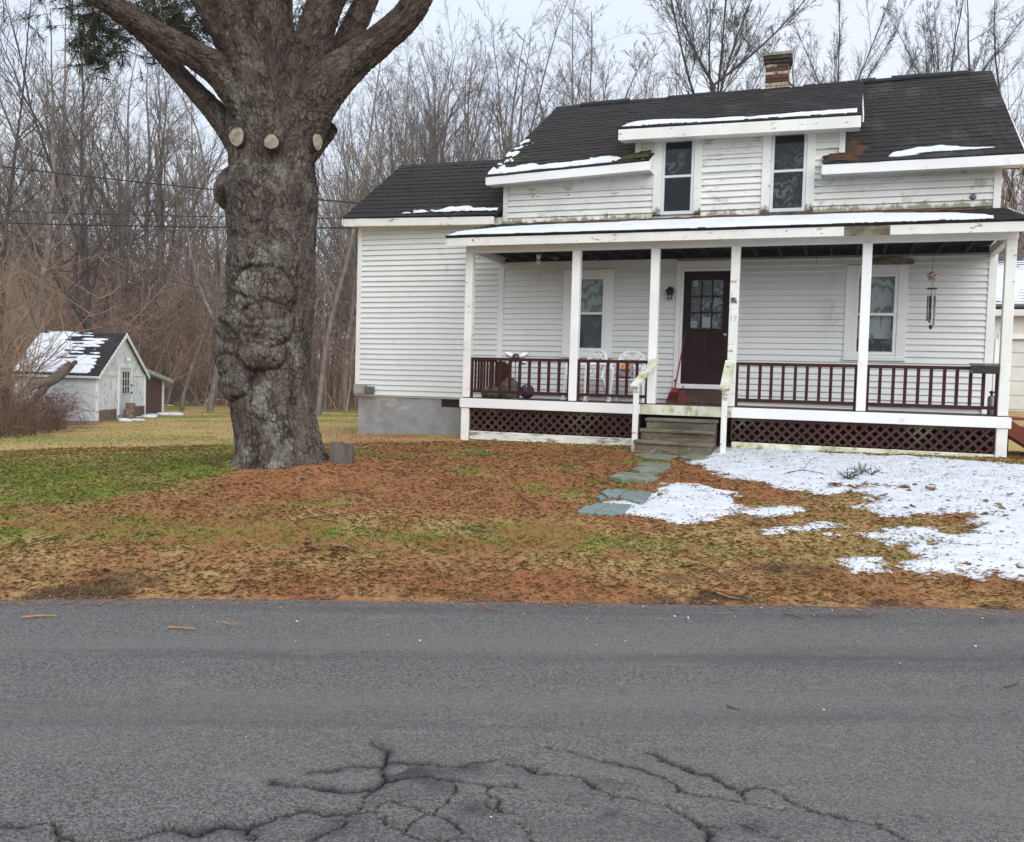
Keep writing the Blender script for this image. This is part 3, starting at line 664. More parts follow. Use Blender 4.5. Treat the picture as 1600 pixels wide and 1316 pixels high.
roof_plane('roof', (-6.52, 15.90, 5.56), (-3.36, 15.90, 5.685), (-3.36, YRID, 8.12), (-6.49, YRID, 8.12), 22, SHINGM, moss=moss_l, label='black shingle roof slope beside the dormer, mossy at its lower corners')
roof_plane('roof', (-.40, 15.90, 5.44), (2.585, 15.90, 5.45), (2.61, YRID, 8.12), (-.40, YRID, 8.10), 22, SHING, label='black shingle roof slope over the house end beside the chimney')
roof_plane('dormer_roof', (-3.935, 15.90, 6.285), (.168, 15.90, 6.225), (.235, YRID - .01, 8.135), (-3.78, YRID - .01, 8.135), 20, SHING)
roof_plane('wing_roof', (-9.68, 15.93, 4.895), (-6.31, 15.93, 4.83), (-6.31, 18.47, 6.52), (-9.69, 18.47, 6.56), 14, SHINGM, moss=moss_at([(-7.1, 5.0, .8, .25), (-6.5, 5.1, .3, .4)]))
b = MB(); b.prism([(-6.49, YRID + .01, 8.10), (2.61, YRID + .01, 8.10), (2.6, YB + .35, 5.4), (-6.5, YB + .35, 5.4)], (0, .03, .05)); b.prism([(-9.69, 18.48, 6.53), (-6.31, 18.48, 6.51), (-6.31, 21, 4.75), (-9.69, 21, 4.75)], (0, .03, .05))
b.build('rear_roof', SHING, house)
# ridge caps: some blocks stand proud of the old ridge
for a, c_ in ((-6.49, 2.60),):
    x = a
    while x < c_ - .1:
        proud = any(p < x < q for p, q in ((-6.05, -4.95), (-4.0, -2.75), (-1.0, .2), (.75, 1.95)))
        l = min(.29, c_ - x); h = .045 if proud else .012
        z = 8.135 + .01 * math.sin(x * 2.1) - (.012 if -2 < x < 0 else 0); b = MB()
        b.prism([(x, YRID - .15, z - .085), (x, YRID, z + .008), (x, YRID + .15, z - .085), (x, YRID + .15, z - .085 + h), (x, YRID, z + h + .012), (x, YRID - .15, z - .085 + h)], (l - .006, 0, rnd.uniform(-.004, .004)))
        b.build('ridge_cap', CAPM, house); x += .29
# dormer cheeks
for x in (-3.69, -.085):
    b = MB(); b.prism([(x, YW + .0, 5.72), (x, YW, 6.2), (x, YRID - .3, 7.92), (x, YRID - .5, 7.8)], (.02 if x < -1 else -.02, 0, 0)); b.build('dormer_cheek', UPPER, house)
# fascias and soffits (eaves)
def eave(x0, z0, x1, z1, y, h, m, dep=.34, name='fascia', d0=0.0):
    b = MB(); b.prism([(x0, y, z0 - h), (x1, y, z1 - h), (x1, y, z1), (x0, y, z0)], (0, .028, 0)); o = b.build(name, m, house)
    b = MB(); b.prism([(x0 + .01, y + .03, z0 - h + .01), (x1 - .01, y + .03, z1 - h + .01), (x1 - .01, y + .03 + dep, z1 - h + .03), (x0 + .01, y + .03 + dep, z0 - h + .03)], (0, 0, .016)); b.build('soffit', m, house); return o
eave(-6.51, 5.545, -3.355, 5.665, 15.89, .155, TRIM, .325)
eave(-.40, 5.43, 2.59, 5.43, 15.89, .162, TRIM, .325)
eave(-3.94, 6.262, .168, 6.205, 15.88, .19, PEEL, .335)
eave(-9.66, 4.872, -6.35, 4.80, 15.93, .15, PEEL, .29)
b = MB(); b.prism([(-3.355, 15.885, 5.50), (-3.355, YW - .04, 5.50), (-3.355, YW - .04, 5.86), (-3.355, 15.885, 5.67)], (.02, 0, 0)); b.build('eave_return', TRIM, house)
b = MB(); b.prism([(-.42, 15.885, 5.27), (-.42, YW - .04, 5.27), (-.42, YW - .04, 5.62), (-.42, 15.885, 5.435)], (.018, 0, 0)); b.build('eave_return', UPPER, house)
for x, yr, z0, z1, y0 in ((-6.53, YRID, 5.56, 8.10, 15.9), (2.60, YRID, 5.45, 8.10, 15.9), (-9.70, 18.47, 4.89, 6.54, 15.93)):
    b = MB(); b.prism([(x, y0, z0 - .15), (x, y0, z0 - .01), (x, yr, z1 - .01), (x, yr, z1 - .15)], (.022, 0, 0)); b.build('rake_board', TRIM, house)
for x, e0, e1 in ((-3.80, 6.28, 8.12), (.19, 6.22, 8.11)):
    b = MB(); b.prism([(x - .1 if x < -1 else x, 15.9, e0 - .12), (x - .1 if x < -1 else x, 15.9, e0 - .01), (x - .0, YRID, e1 - .02), (x, YRID, e1 - .1)], (.02, 0, 0)); b.build('rake_board', PEEL, house)

# --- chimney, brick by brick
cx0, cx1, cy0, cy1 = -1.755, -1.285, 19.95, 20.42
b = MB(); b.box(cx0 + .014, cx1 - .014, cy0 + .014, cy1 - .014, 7.6, 8.80)
chim = b.build('chimney', M('sooty_mortar', (.035, .032, .028), (.07, .065, .055), 20, .95), house)
BR = [M('red_brick', (.13, .045, .037), (.085, .034, .03), 20, .9, c3=(.06, .04, .035), s3=12, var=.25, bump=.004), M('cream_brick', (.42, .37, .27), (.31, .26, .18), 18, .9, c3=(.12, .10, .075), s3=14, lo3=.52, hi3=.66, var=.1, bump=.004), M('sooty_brick', (.035, .028, .025), (.065, .045, .038), 15, .95, var=.3, bump=.005), M('pale_mossy_cap_brick', (.27, .27, .22), (.20, .21, .15), 12, .95, c3=(.14, .16, .05), s3=9, var=.1, bump=.005)]
rows = ['cc', 'rrr', 'ccc', 'rr', 'rrr', 'cc', 'rr', 'cc']        # up from the flashing, as the colours run in the photograph
rows = [('c', 0), ('c', 1), ('r', 0), ('r', 1), ('c', 0), ('r', 1), ('c', 0), ('k', 1), ('k', 0), ('t', 1)]
z = 8.06; hgt = .079
for i, (kind, ph) in enumerate(rows):
    m = BR['crkt'.index(kind)] if kind != 'c' else BR[1]
    m = {'c': BR[1], 'r': BR[0], 'k': BR[2], 't': BR[3]}[kind]
    grow = {7: .028, 8: .05, 9: .062}.get(i, 0)
    x0, x1, y0, y1 = cx0 - grow, cx1 + grow, cy0 - grow, cy1 + grow
    W = x1 - x0; cuts = [0, .5, 1] if ph == 0 else [0, .25, .72, 1]
    for side in (0, 1):
        yy = (y0, y0 + .1) if side == 0 else (y1 - .1, y1)
        for a, c_ in zip(cuts[:-1], cuts[1:]):
            b = MB(); j = rnd.uniform(-.003, .003); b.cbox(x0 + W * a + (.006 if a > 0 else 0), x0 + W * c_ - (.006 if c_ < 1 else 0), yy[0] + j, yy[1] + j, z + .006, z + hgt - .005, .006); b.build('brick', m if rnd.random() > .12 or kind == 'k' else BR[0], chim)
        xx = (x0, x0 + .1) if side == 0 else (x1 - .1, x1)
        b = MB(); b.cbox(xx[0], xx[1], y0 + .108, (y0 + y1) / 2 - .005, z + .006, z + hgt - .005, .006); b.build('brick', m, chim)
        b = MB(); b.cbox(xx[0], xx[1], (y0 + y1) / 2 + .005, y1 - .108, z + .006, z + hgt - .005, .006); b.build('brick', m, chim)
    z += hgt
b = MB(); b.prism([(cx0 - .07, cy0 - .05, 7.97), (cx1 + .06, cy0 - .05, 7.98), (cx1 + .03, cy0 - .02, 8.10), (cx0 - .02, cy0 - .02, 8.09)], (0, .52, .0)); b.build('flashing', CAPM, chim)

# --- windows
def window(label, o, sash, rail, mat_t, curtains, sill=True, m_case=TRIM, head=.12):
    x0, x1, z0, z1 = o; sx0, sx1, sz0, sz1 = sash
    b = MB(); y0, y1 = YW - .04, YW + .03
    b.cbox(x0, sx0 - .03, y0, y1, z0, z1, .004); b.cbox(sx1 + .03, x1, y0, y1, z0, z1, .004); b.cbox(sx0 - .028, sx1 + .028, y0 + .003, y1, sz1 + .03, z1, .004)
    if sz0 - z0 > .04: b.cbox(sx0 - .028, sx1 + .028, y0 + .003, y1, z0, sz0 - .03, .004)
    win = b.build('window', m_case, house, label=label)
    s = MB(); t = .035
    for a, c_, d, e in ((sx0 - .028, sx0 + t - .01, sz0 - .028, sz1 + .028), (sx1 - t + .01, sx1 + .028, sz0 - .028, sz1 + .028)): s.cbox(a, c_, YW - .028, YW + .05, d, e, .003)
    s.cbox(sx0 + t - .009, sx1 - t + .009, YW - .026, YW + .05, sz0 - .026, sz0 + t, .003); s.cbox(sx0 + t - .009, sx1 - t + .009, YW - .026, YW + .05, sz1 - t * .6, sz1 + .026, .003); s.cbox(sx0 + t - .009, sx1 - t + .009, YW - .032, YW + .05, rail - .022, rail + .022, .003)
    s.build('sash', mat_t, win)
    for a, c_ in ((sz0 + t, rail - .022), (rail + .022, sz1 - t * .6)):
        p = MB(); p.box(sx0 + t - .01, sx1 - t + .01, YW + .006 + (.014 if a < rail - .1 else 0), YW + .010 + (.014 if a < rail - .1 else 0), a, c_); p.build('pane', GLASS, win)
    for (a, c_, m, dy) in curtains:
        n = 24; V = []
        for zz in (a, c_):
            for i in range(n + 1):
                x = sx0 - .04 + (sx1 - sx0 + .08) * i / n; V.append((x, YW + .14 + dy + .012 * math.sin(i * 2.1 + 3 * zz) + .008 * math.sin(i * .9), zz))
        obj('curtain', V, [[i, i + 1, n + 2 + i, n + 1 + i] for i in range(n)], m, win, smooth=True)
    if sill:
        b = MB(); b.cbox(x0 - .01, x1 + .01, YW - .075, YW + .03, z0 - .045, z0 - .004, .006); b.build('sill', m_case, win)
    return win
BLUESASH = M('bluish_white_aluminium_sash', (.62, .68, .69), (.56, .62, .64), 6, .4)
window('left porch window with white lace above a grey net', WINL, (-4.80, -4.20, 2.28, 3.63), 2.968, TRIM, [(2.2, 2.98, LACE_GREY, 0), (2.95, 3.7, LACE_WHITE, 0)])
window('right porch window with draped white lace curtains', WINR, (.235, .845, 2.285, 3.61), 2.952, TRIM, [(2.55, 3.7, LACE_WHITE, 0), (2.2, 2.62, LACE_DARK, .02)])
window('left dormer window with a dark lower pane', DWL, (-3.165, -2.635, 4.79, 6.10), 5.451, BLUESASH, [(5.47, 5.98, LACE_DARK, 0)], False, ROTCASE)
window('right dormer window with swirling lace in both panes', DWR, (-1.245, -.705, 4.765, 6.09), 5.444, BLUESASH, [(4.7, 5.42, LACE_DARK, 0), (5.42, 5.92, LACE_DARK, .015)], False, ROTCASE)

# --- front door with nine lights
dx0, dx1, dz0, dz1 = -2.715, -1.885, 1.69, 3.725
door = MB(); yd = YW + .0
gx0, gx1, gz0, gz1 = -2.583, -2.01, 2.69, 3.575
for a, b_, c_, d in rects_minus(dx0, dx1, dz0, dz1, [(gx0, gx1, gz0, gz1)]): door.box(a, b_, yd, yd + .045, c_, d)
door = door.build('door', DOORM, house, label='dark maroon front door with nine lights')
mu = MB()
for i in (1, 2):
    x = gx0 + (gx1 - gx0) * i / 3; mu.cbox(x - .012, x + .012, yd - .006, yd + .03, gz0, gz1, .003)
    z = gz0 + (gz1 - gz0) * i / 3
    for k in range(3): mu.cbox(gx0 + (gx1 - gx0) * k / 3 + .0125, gx0 + (gx1 - gx0) * (k + 1) / 3 - .0125, yd - .005, yd + .03, z - .012, z + .012, .003)
for a, b_, c_, d in ((gx0 - .03, gx0, gz0 - .03, gz1 + .03), (gx1, gx1 + .03, gz0 - .03, gz1 + .03), (gx0 + .001, gx1 - .001, gz0 - .03, gz0), (gx0 + .001, gx1 - .001, gz1, gz1 + .03)): mu.cbox(a, b_, yd - .012, yd + .002, c_, d, .004)
mu.build('muntin', DOORM, door)
for i in range(3):
    for j in range(3):
        p = MB(); a = gx0 + (gx1 - gx0) * i / 3; c_ = gz0 + (gz1 - gz0) * j / 3; p.box(a + .002, a + (gx1 - gx0) / 3 - .002, yd + .012, yd + .016, c_ + .002, c_ + (gz1 - gz0) / 3 - .002); p.build('pane', GLASS, door)
n = 30; V = []
for zz in np.linspace(gz0 - .05, gz1 + .05, 9):
    for i in range(n + 1): V.append((gx0 - .05 + (gx1 - gx0 + .1) * i / n, yd + .09 + .010 * math.sin(i * 1.7) + .012 * math.sin(zz * 31 + i * .5), zz))
obj('curtain', V, [[j * (n + 1) + i, j * (n + 1) + i + 1, (j + 1) * (n + 1) + i + 1, (j + 1) * (n + 1) + i] for j in range(8) for i in range(n)], lace_mat('door_curtain', (.50, .52, .55), (.10, .105, .12), 6, .35, .33), door, smooth=True)
for a in (dx0 + .12, dx0 + .475):
    b = MB(); x1_ = a + .24
    for q in ((a, x1_, 1.97, 1.985), (a, x1_, 2.50, 2.515), (a, a + .015, 1.986, 2.499), (x1_ - .015, x1_, 1.986, 2.499)): b.cbox(q[0], q[1], yd - .012, yd + .002, q[2], q[3], .003)
    b.cbox(a + .05, x1_ - .05, yd - .010, yd + .002, 2.03, 2.45, .008); b.build('door_panel', DOORM, door)
b = MB(); b.lathe([(.033, 0), (.033, .008), (.012, .012), (.012, .035), (.028, .045), (.03, .06), (.018, .072)], (dx1 - .065, yd - .001, 2.585), 16, (0, -1, 0)); b.build('knob', M('brushed_door_knob', (.5, .48, .42), (.4, .38, .33), 30, .3, metal=.8), door, smooth=True)
PAPER = M('white_paper', (.72, .73, .74), rough=.8)
for (a, c_, wd, hg) in ((-2.567, 2.712, .105, .12), (-2.545, 3.46, .075, .10), (-2.365, 2.715, .15, .19)):
    b = MB(); b.box(a, a + wd, yd + .018, yd + .020, c_, c_ + hg); pp = b.build('notice', PAPER, door)
    if wd < .15:
        b = MB(); b.lathe([(wd * .30, 0), (wd * .30, .001)], (a + wd / 2, yd + .0115, c_ + hg * .55), 12, (0, -1, 0)); b.box(a + .02, a + wd - .02, yd + .0105, yd + .0115, c_ + .012, c_ + .02); b.build('notice_mark', M('grey_ink', (.22, .22, .23)), door)
dc = [(DOOR[0], dx0 - .05, 1.69, 3.92), (dx1 + .05, DOOR[1], 1.69, 3.92), (dx0 - .049, dx1 + .049, 3.79, 3.918)]
for q in dc: trim('door_casing', q[0], q[1], q[2], q[3], TRIM, YW - .045, YW + .03)
for q in ((dx0 - .048, dx0 - .003, 1.69, 3.785), (dx1 + .003, dx1 + .048, 1.69, 3.785), (dx0 - .002, dx1 + .002, 3.729, 3.785)): trim('door_jamb', *q, TRIM, YW - .02, YW + .05)
b = MB(); b.cbox(DOOR[0] + .02, DOOR[1] - .02, YW - .16, YW + .05, 1.60, 1.685, .008); b.build('door_sill', TRIM, house)
b = MB(); b.cbox(dx0 - .03, dx1 + .03, YW - .13, YW + .02, 1.335, 1.585, .006); b.build('door_step', PLANK, house)
b = MB(); b.box(DOOR[0] + .03, DOOR[0] + .075, YW - .062, YW - .047, 1.72, 1.76); b.build('door_contact', BLACK, house)
# ================================================================== PORCH (part of the house)
PX = [-6.262, -4.278, -2.917, -1.628, .333, 2.267]
for i, x in enumerate(PX):
    b = MB(); wd = .07
    tw = rnd.uniform(-.012, .012)
    b.cbox(x - wd, x + wd, YP - wd, YP + wd, ZF + .003, 3.905, .008)
    b.V = [(vx + tw * (vz - ZF) / 2.5, vy, vz) for vx, vy, vz in b.V]
    b.build('porch_post', PEEL if i in (0, 3, 5) else TRIM, house)
for x, m in ((PX[0], PEEL), (PX[5], PEEL)):
    gz = float(ground_z(x, YP)); b = MB(); b.cbox(x - .075, x + .075, YP - .085, YP + .06, gz - .12, 1.155, .01); b.build('porch_pier', m, house)
# post 17: plaque and house number
FONTM = M('faded_blue_number', (.42, .50, .58), rough=.6)
cu = bpy.data.curves.new('house_number', 'FONT'); cu.body = '17'; cu.size = .125; cu.extrude = .003; cu.align_x = 'CENTER'; cu.materials.append(FONTM)
_to = bpy.data.objects.new('tmp_text', cu); COL.objects.link(_to); bpy.context.view_layer.update()
_me = bpy.data.meshes.new_from_object(_to.evaluated_get(bpy.context.evaluated_depsgraph_get())); bpy.data.objects.remove(_to); _me.materials.clear(); _me.materials.append(FONTM)
o = bpy.data.objects.new('house_number', _me); COL.objects.link(o); o.parent = house; o.rotation_euler = (math.pi / 2, 0, 0)
o.location = (PX[3] + .003 + 2, YP - .0755 - YW, 2.70 - .5)
b = MB(); b.prism([(PX[3] - .052, YP - .072, 2.995), (PX[3] + .055, YP - .072, 2.99), (PX[3] + .03, YP - .072, 3.085), (PX[3] - .05, YP - .072, 3.085)], (0, -.008, 0)); plq = b.build('plaque', M('grey_plaque', (.30, .32, .27), (.22, .23, .19), 60, .5), house)
b = MB(); b.prism([(PX[3] - .035, YP - .081, 3.005), (PX[3] - .02, YP - .081, 3.005), (PX[3] - .02, YP - .081, 3.07), (PX[3] - .035, YP - .081, 3.07)], (0, -.003, 0)); b.prism([(PX[3] - .019, YP - .081, 3.035), (PX[3] + .012, YP - .081, 3.05), (PX[3] + .002, YP - .081, 3.07), (PX[3] - .019, YP - .081, 3.07)], (0, -.003, 0)); b.prism([(PX[3] - .008, YP - .081, 3.034), (PX[3] + .03, YP - .081, 3.0), (PX[3] + .042, YP - .081, 3.004), (PX[3] + .008, YP - .081, 3.044)], (0, -.003, 0))
b.build('emblem', BLACK, plq)
# beam, fascia, porch roof
for a, c_ in zip([PX[0] - .07] + [(p + .001) for p in PX[1:-1]], [(p - .001) for p in PX[1:-1]] + [PX[5] + .09]):
    b = MB(); b.cbox(a, c_, YP - .062, YP + .06, 3.906, 4.06, .005); b.build('porch_beam', TRIM, house)
for x in (PX[0], PX[5]): b = MB(); b.cbox(x - .05, x + .05, YP + .064, YW - .05, 3.906, 4.04, .005); b.build('porch_beam', TRIM, house)
PRA, PRB = 4.135, 4.115
def prz(y, x): return PRA + (PRB - PRA) * (x + 6.57) / 9.0 + (y - 14.27) * (4.70 - 4.14) / (YW - 14.27)
roof_plane('porch_roof', (-6.58, 14.26, 4.145), (2.45, 14.26, 4.125), (2.40, YW - .022, 4.665), (-6.45, YW - .022, 4.70), 9, SHINGM, .04, moss=lambda p: .15)
fas = [(-6.57, -1.08, PEEL), (-1.078, -.02, PEEL), (-.018, .62, ROTTEN), (.622, 2.45, PEEL)]
for a, c_, m in fas:
    b = MB(); za, zb = prz(14.27, a) - .014, prz(14.27, c_) - .014; b.prism([(a, 14.268, za - .145), (c_, 14.268, zb - .145), (c_, 14.268, zb), (a, 14.268, za)], (0, .026, 0)); b.build('porch_fascia', m, house)
b = MB(); b.prism([(-6.56, 14.296, 4.02), (2.44, 14.296, 4.0), (2.44, YP - .064, 4.06), (-6.56, YP - .064, 4.07)], (0, 0, .012)); b.build('soffit', WHITE, house)
for x in (-6.585, 2.438):
    b = MB(); b.prism([(x, 14.268, 3.985), (x, 14.268, 4.115), (x, YW - .05, 4.66), (x, YW - .05, 4.52)], (.02, 0, 0)); b.build('rake_board', TRIM, house)
for sx in (PX[0] - .02, PX[5] + .03):
    b = MB(); b.prism([(sx, YP + .02, 4.06), (sx, YW - .06, 4.05), (sx, YW - .06, 4.60)], (.02, 0, 0)); b.build('porch_gable', TRIM, house)
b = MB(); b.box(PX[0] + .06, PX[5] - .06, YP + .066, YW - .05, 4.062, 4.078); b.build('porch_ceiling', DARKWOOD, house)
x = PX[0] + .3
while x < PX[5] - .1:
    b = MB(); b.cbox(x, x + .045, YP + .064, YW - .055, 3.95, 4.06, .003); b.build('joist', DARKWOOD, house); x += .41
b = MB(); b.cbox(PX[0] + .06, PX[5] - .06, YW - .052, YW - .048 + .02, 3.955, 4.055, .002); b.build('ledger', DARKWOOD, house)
# floor
pf = MB(); pf.box(XL + .02, XR - .02, YP + .03, YW - .05, 1.19, 1.28); pf = pf.build('porch_floor', DARKWOOD, house)
y = YP - .06
while y < YW - .05:
    b = MB(); y1 = min(y + .125, YW - .03); b.cbox(PX[0] - .07, PX[5] + .065, y, y1 - .004, 1.285, 1.328 + rnd.uniform(-.002, .002), .004); b.build('floor_board', PLANK, pf); y = y1
for a, c_, m, z in ((PX[0] - .085, -3.08, TRIM, 1.315), (-3.078, -1.60, MOSSY, 1.318), (-1.598, PX[5] + .085, TRIM, 1.32)):
    b = MB(); b.cbox(a, c_, YP - .11, YP - .062, z - .165, z, .006); b.build('skirt_board', m, house)
b = MB(); b.cbox(PX[5] + .086, PX[5] + .12, YP - .06, YW, 1.15, 1.31, .005); b.build('skirt_board', TRIM, house)
b = MB(); b.cbox(PX[0] - .12, PX[0] - .086, YP - .06, YW - .03, 1.15, 1.31, .005); b.build('skirt_board', TRIM, house)
# lattice, slat by slat
def clip_poly(poly, x0, x1, z0, z1):
    for ax, lim, sg in ((0, x0, 1), (0, x1, -1), (1, z0, 1), (1, z1, -1)):
        out = []
        for i in range(len(poly)):
            p, q = poly[i], poly[(i + 1) % len(poly)]; dp, dq = sg * (p[ax] - lim), sg * (q[ax] - lim)
            if dp >= 0: out.append(p)
            if dp * dq < 0: t = dp / (dp - dq); out.append((p[0] + (q[0] - p[0]) * t, p[1] + (q[1] - p[1]) * t))
        poly = out
        if len(poly) < 3: return []
    return poly
def lattice(x0, x1, z0, z1, y, label, pitch=.152, wd=.036):
    fr = MB()
    for a, c_, d, e in ((x0 - .02, x1 + .02, z1, z1 + .04), (x0 - .02, x0, z0, z1 - .001), (x1, x1 + .02, z0, z1 - .001)): fr.cbox(a, c_, y - .003, y + .026, d, e, .003)
    pan = fr.build('lattice_panel', LATTICE, house, label=label); H = z1 - z0
    for k, sg in enumerate((1, -1)):
        c = x0 - H + rnd.uniform(0, .1)
        while c < x1 + H:
            a0, a1 = (c, c + H) if sg > 0 else (c + H, c); hw = wd * .7071
            poly = clip_poly([(a0 - hw, z0), (a0 + hw, z0), (a1 + hw, z1), (a1 - hw, z1)], x0, x1, z0, z1)
            if poly and abs(sum(poly[i][0] * poly[(i + 1) % len(poly)][1] - poly[(i + 1) % len(poly)][0] * poly[i][1] for i in range(len(poly)))) > .0006 and rnd.random() > .012:
                b = MB(); b.prism([(p, y + k * .0095, q) for p, q in poly], (0, .008, 0)); b.build('slat', LATTICE, pan)
            c += pitch * (1 + rnd.uniform(-.03, .03))
def gz_(x, y=YP - .05): return float(ground_z(x, y))
lattice(-6.165, -3.11, .745, 1.11, YP - .03, 'maroon lattice skirt between the wing foundation and the front steps')
lattice(-1.58, 2.19, .78, 1.11, YP - .03, 'maroon lattice skirt between the front steps and the porch corner by the snow')
b = MB(); b.cbox(-6.17, -3.1, YP - .07, YP + .02, .58, .735, .012); b.build('sill_log', M('flaking_white_log', (.70, .70, .66), (.58, .59, .53), 3, .8, c3=(.26, .24, .19), s3=8, lo3=.50, hi3=.62, stretch3=(.35, 1, 1.6), c4=(.10, .09, .06), s4=15, lo4=.60, hi4=.68, stretch4=(.4, 1, 1.4), bump=.012, bscale=16, bstretch=(.4, 1, 1.5)), house)
b = MB(); b.cbox(-1.585, 2.195, YP - .06, YP + .02, .64, .765, .012); b.build('sill_log', MOSSY, house)
for sx, lab in ((PX[0] - .03, 'added maroon boards blocking light at the wing end of the porch base'), (PX[5] + .0, 'added maroon boards blocking light at the far end of the porch base')):
    b = MB(); b.cbox(sx, sx + .02, YP + .07, YW - .03, .55, 1.14, .004); b.build('shade_panel', LATTICE, house, label=lab)  # unseen boards added to keep daylight out from behind the lattice
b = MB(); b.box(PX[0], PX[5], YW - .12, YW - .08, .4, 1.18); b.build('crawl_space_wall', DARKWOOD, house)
# railings
def railing(xa, xb, n, label=None, z0=1.45, z1=2.05, extra=0):
    b = MB(); b.cbox(xa + .038, xb - .038, YP - .035, YP + .035, z1 - .052, z1, .005); r = b.build('porch_railing', MAROON, house, label=label)
    b = MB(); b.cbox(xa + .038, xb - .038, YP - .028, YP + .02, z0 - .03, z0 + .02, .004); b.build('bottom_rail', MAROON, r)
    for x in (xa + .018, xb - .018): b = MB(); b.cbox(x - .019, x + .019, YP - .025, YP + .025, ZF, z1, .003); b.build('end_stile', MAROON, r)
    for i in range(n):
        x = xa + .018 + (xb - xa - .036) * (i + 1) / (n + 1) + rnd.uniform(-.006, .006); b = MB(); b.cbox(x - .023, x + .023, YP - .024, YP + .02, z0 + .021, z1 - .051, .002); b.build('baluster', MAROON, r)
    return r
railing(PX[0] + .072, PX[1] - .072, 9, 'maroon porch railing section nearest the wing'); railing(PX[1] + .072, PX[2] - .072, 6, 'maroon porch railing section in front of the chairs')
railing(PX[3] + .072, PX[4] - .072, 9, 'maroon porch railing section beside the front steps'); railing(PX[4] + .072, PX[5] - .072, 9, 'maroon porch railing section with the black box on it')
for xs_, lab in ((PX[0] + .02, 'maroon side railing at the wing end of the porch'),):
    b = MB(); b.cbox(xs_ - .03, xs_ + .03, YP + .075, YW - .26, 2.0, 2.05, .005); r = b.build('porch_railing', MAROON, house, label=lab)
    b = MB(); b.cbox(xs_ - .02, xs_ + .02, YP + .075, YW - .26, 1.43, 1.475, .004); b.build('bottom_rail', MAROON, r)
    for i in range(8): y = YP + .18 + i * .145; b = MB(); b.cbox(xs_ - .017, xs_ + .017, y - .018, y + .018, 1.476, 1.999, .002); b.build('baluster', MAROON, r)
    b = MB(); b.cbox(xs_ - .03, xs_ + .25, YW - .25, YW - .20, 1.42, 2.02, .006); b.cbox(xs_ + .03, xs_ + .20, YW - .258, YW - .25, 1.48, 1.96, .006); b.build('end_panel', MAROON, r)
# front steps
st = MB(); st.box(-2.96, -1.82, YP - .1, YP - .05, .5, 1.10); steps = st.build('front_steps', STEPW, house)
for i, (yf, yb, zt, xa, xb) in enumerate(((14.27, 14.545, 1.11, -2.93, -1.79), (13.99, 14.255, .945, -2.96, -1.775), (13.69, 13.975, .77, -2.99, -1.76))):
    b = MB(); b.cbox(xa, xb, yf - .03, yb, zt - .055, zt, .012); b.V = [(x, y, z + .006 * math.sin(x * 9 + i)) for x, y, z in b.V]; b.build('tread', STEPW, steps)
    b = MB(); b.cbox(xa + .02, xb - .02, yf, yf + .03, zt - .20, zt - .057, .006); b.build('riser', STEPW, steps)
    for sx in (xa + .03, xb - .075): b = MB(); b.cbox(sx, sx + .045, yf + .032, yb, .5, zt - .058, .004); b.build('stringer', STEPW, steps)
for x, yy, ux, lab in ((-3.03, 13.97, -2.86, 'left step handrail'), (-1.64, 13.97, -1.65, 'right step handrail')):
    g = gz_(x, yy); b = MB(); b.cbox(x - .042, x + .042, yy - .045, yy + .045, g - .05, 1.64, .008); sr = b.build('step_handrail', PEEL, house, label='white peeling handrail with a lichen-stained cap ' + ('beside the leftmost tread ends' if ux < -2 else 'below the house number'))
    b = MB(); b.beam((x - .02 if ux < -2 else x, yy - .10, 1.60), (ux, YP - .075, 2.06), .145, .04); b.build('cap_board', MOSSY, sr)
# little side stair of rust-red boards beyond the porch corner
SIDEM = M('rust_red_stair_paint', (.17, .038, .022), (.13, .032, .02), 4, .6, var=.05)
b = MB(); b.prism([(2.42, 15.2, 1.30), (2.42, 15.2, 1.06), (3.25, 15.2, .55), (3.45, 15.2, .62)], (0, .045, 0)); ss_ = b.build('side_stair', SIDEM, house)
b = MB(); b.prism([(2.42, 16.1, 1.30), (2.42, 16.1, 1.06), (3.25, 16.1, .55), (3.45, 16.1, .62)], (0, .045, 0)); b.build('stringer', SIDEM, ss_)
for i in range(4): b = MB(); b.cbox(2.44 + i * .24, 2.70 + i * .24, 15.15, 16.18, 1.27 - i * .15, 1.305 - i * .15, .006); b.build('tread', SIDEM, ss_)
b = MB(); b.box(2.45, 2.47, 15.26, 16.09, .66, 1.24); b.build('riser', DARKWOOD, ss_)
# fittings on the walls
b = MB(); cx, cz = -2.945, 3.33; yv = YW - .024
b.cbox(cx - .05, cx + .05, yv - .025, yv, cz - .02, cz + .11, .006); b.beam((cx, yv - .02, cz + .09), (cx, yv - .10, cz + .10), .02, .02)
b.lathe([(.085, .035), (.075, .07), (.03, .12), (.012, .135)], (cx, yv - .11, cz - .02), 8)
for a in range(4): b.beam((cx + .06 * math.cos(a * 1.571 + .785), yv - .11 + .06 * math.sin(a * 1.571 + .785), cz + .02), (cx + .045 * math.cos(a * 1.571 + .785), yv - .11 + .045 * math.sin(a * 1.571 + .785), cz - .115), .010, .010, (0, 1, .1))
b.lathe([(.052, -.115), (.052, -.10)], (cx, yv - .11, cz), 8)
ln = b.build('wall_lantern', BLACK, house)
b = MB(); b.lathe([(.040, 0), (.052, .12)], (cx, yv - .11, cz - .098), 8); b.build('glass', GLASS, ln)
b = MB(); b.lathe([(.045, 0), (.045, -.04), (.03, -.06), (.03, -.08)], (-5.22, 15.35, 3.95), 12); bf = b.build('ceiling_light', TRIM, house)
b = MB(); b.lathe([(.02, .03), (.045, .0), (.05, -.03), (.035, -.065), (.012, -.08)], (-5.22, 15.35, 3.85), 12); b.build('bulb', M('milky_bulb_glass', (.62, .62, .60), rough=.15, spec=.6), bf, smooth=True)
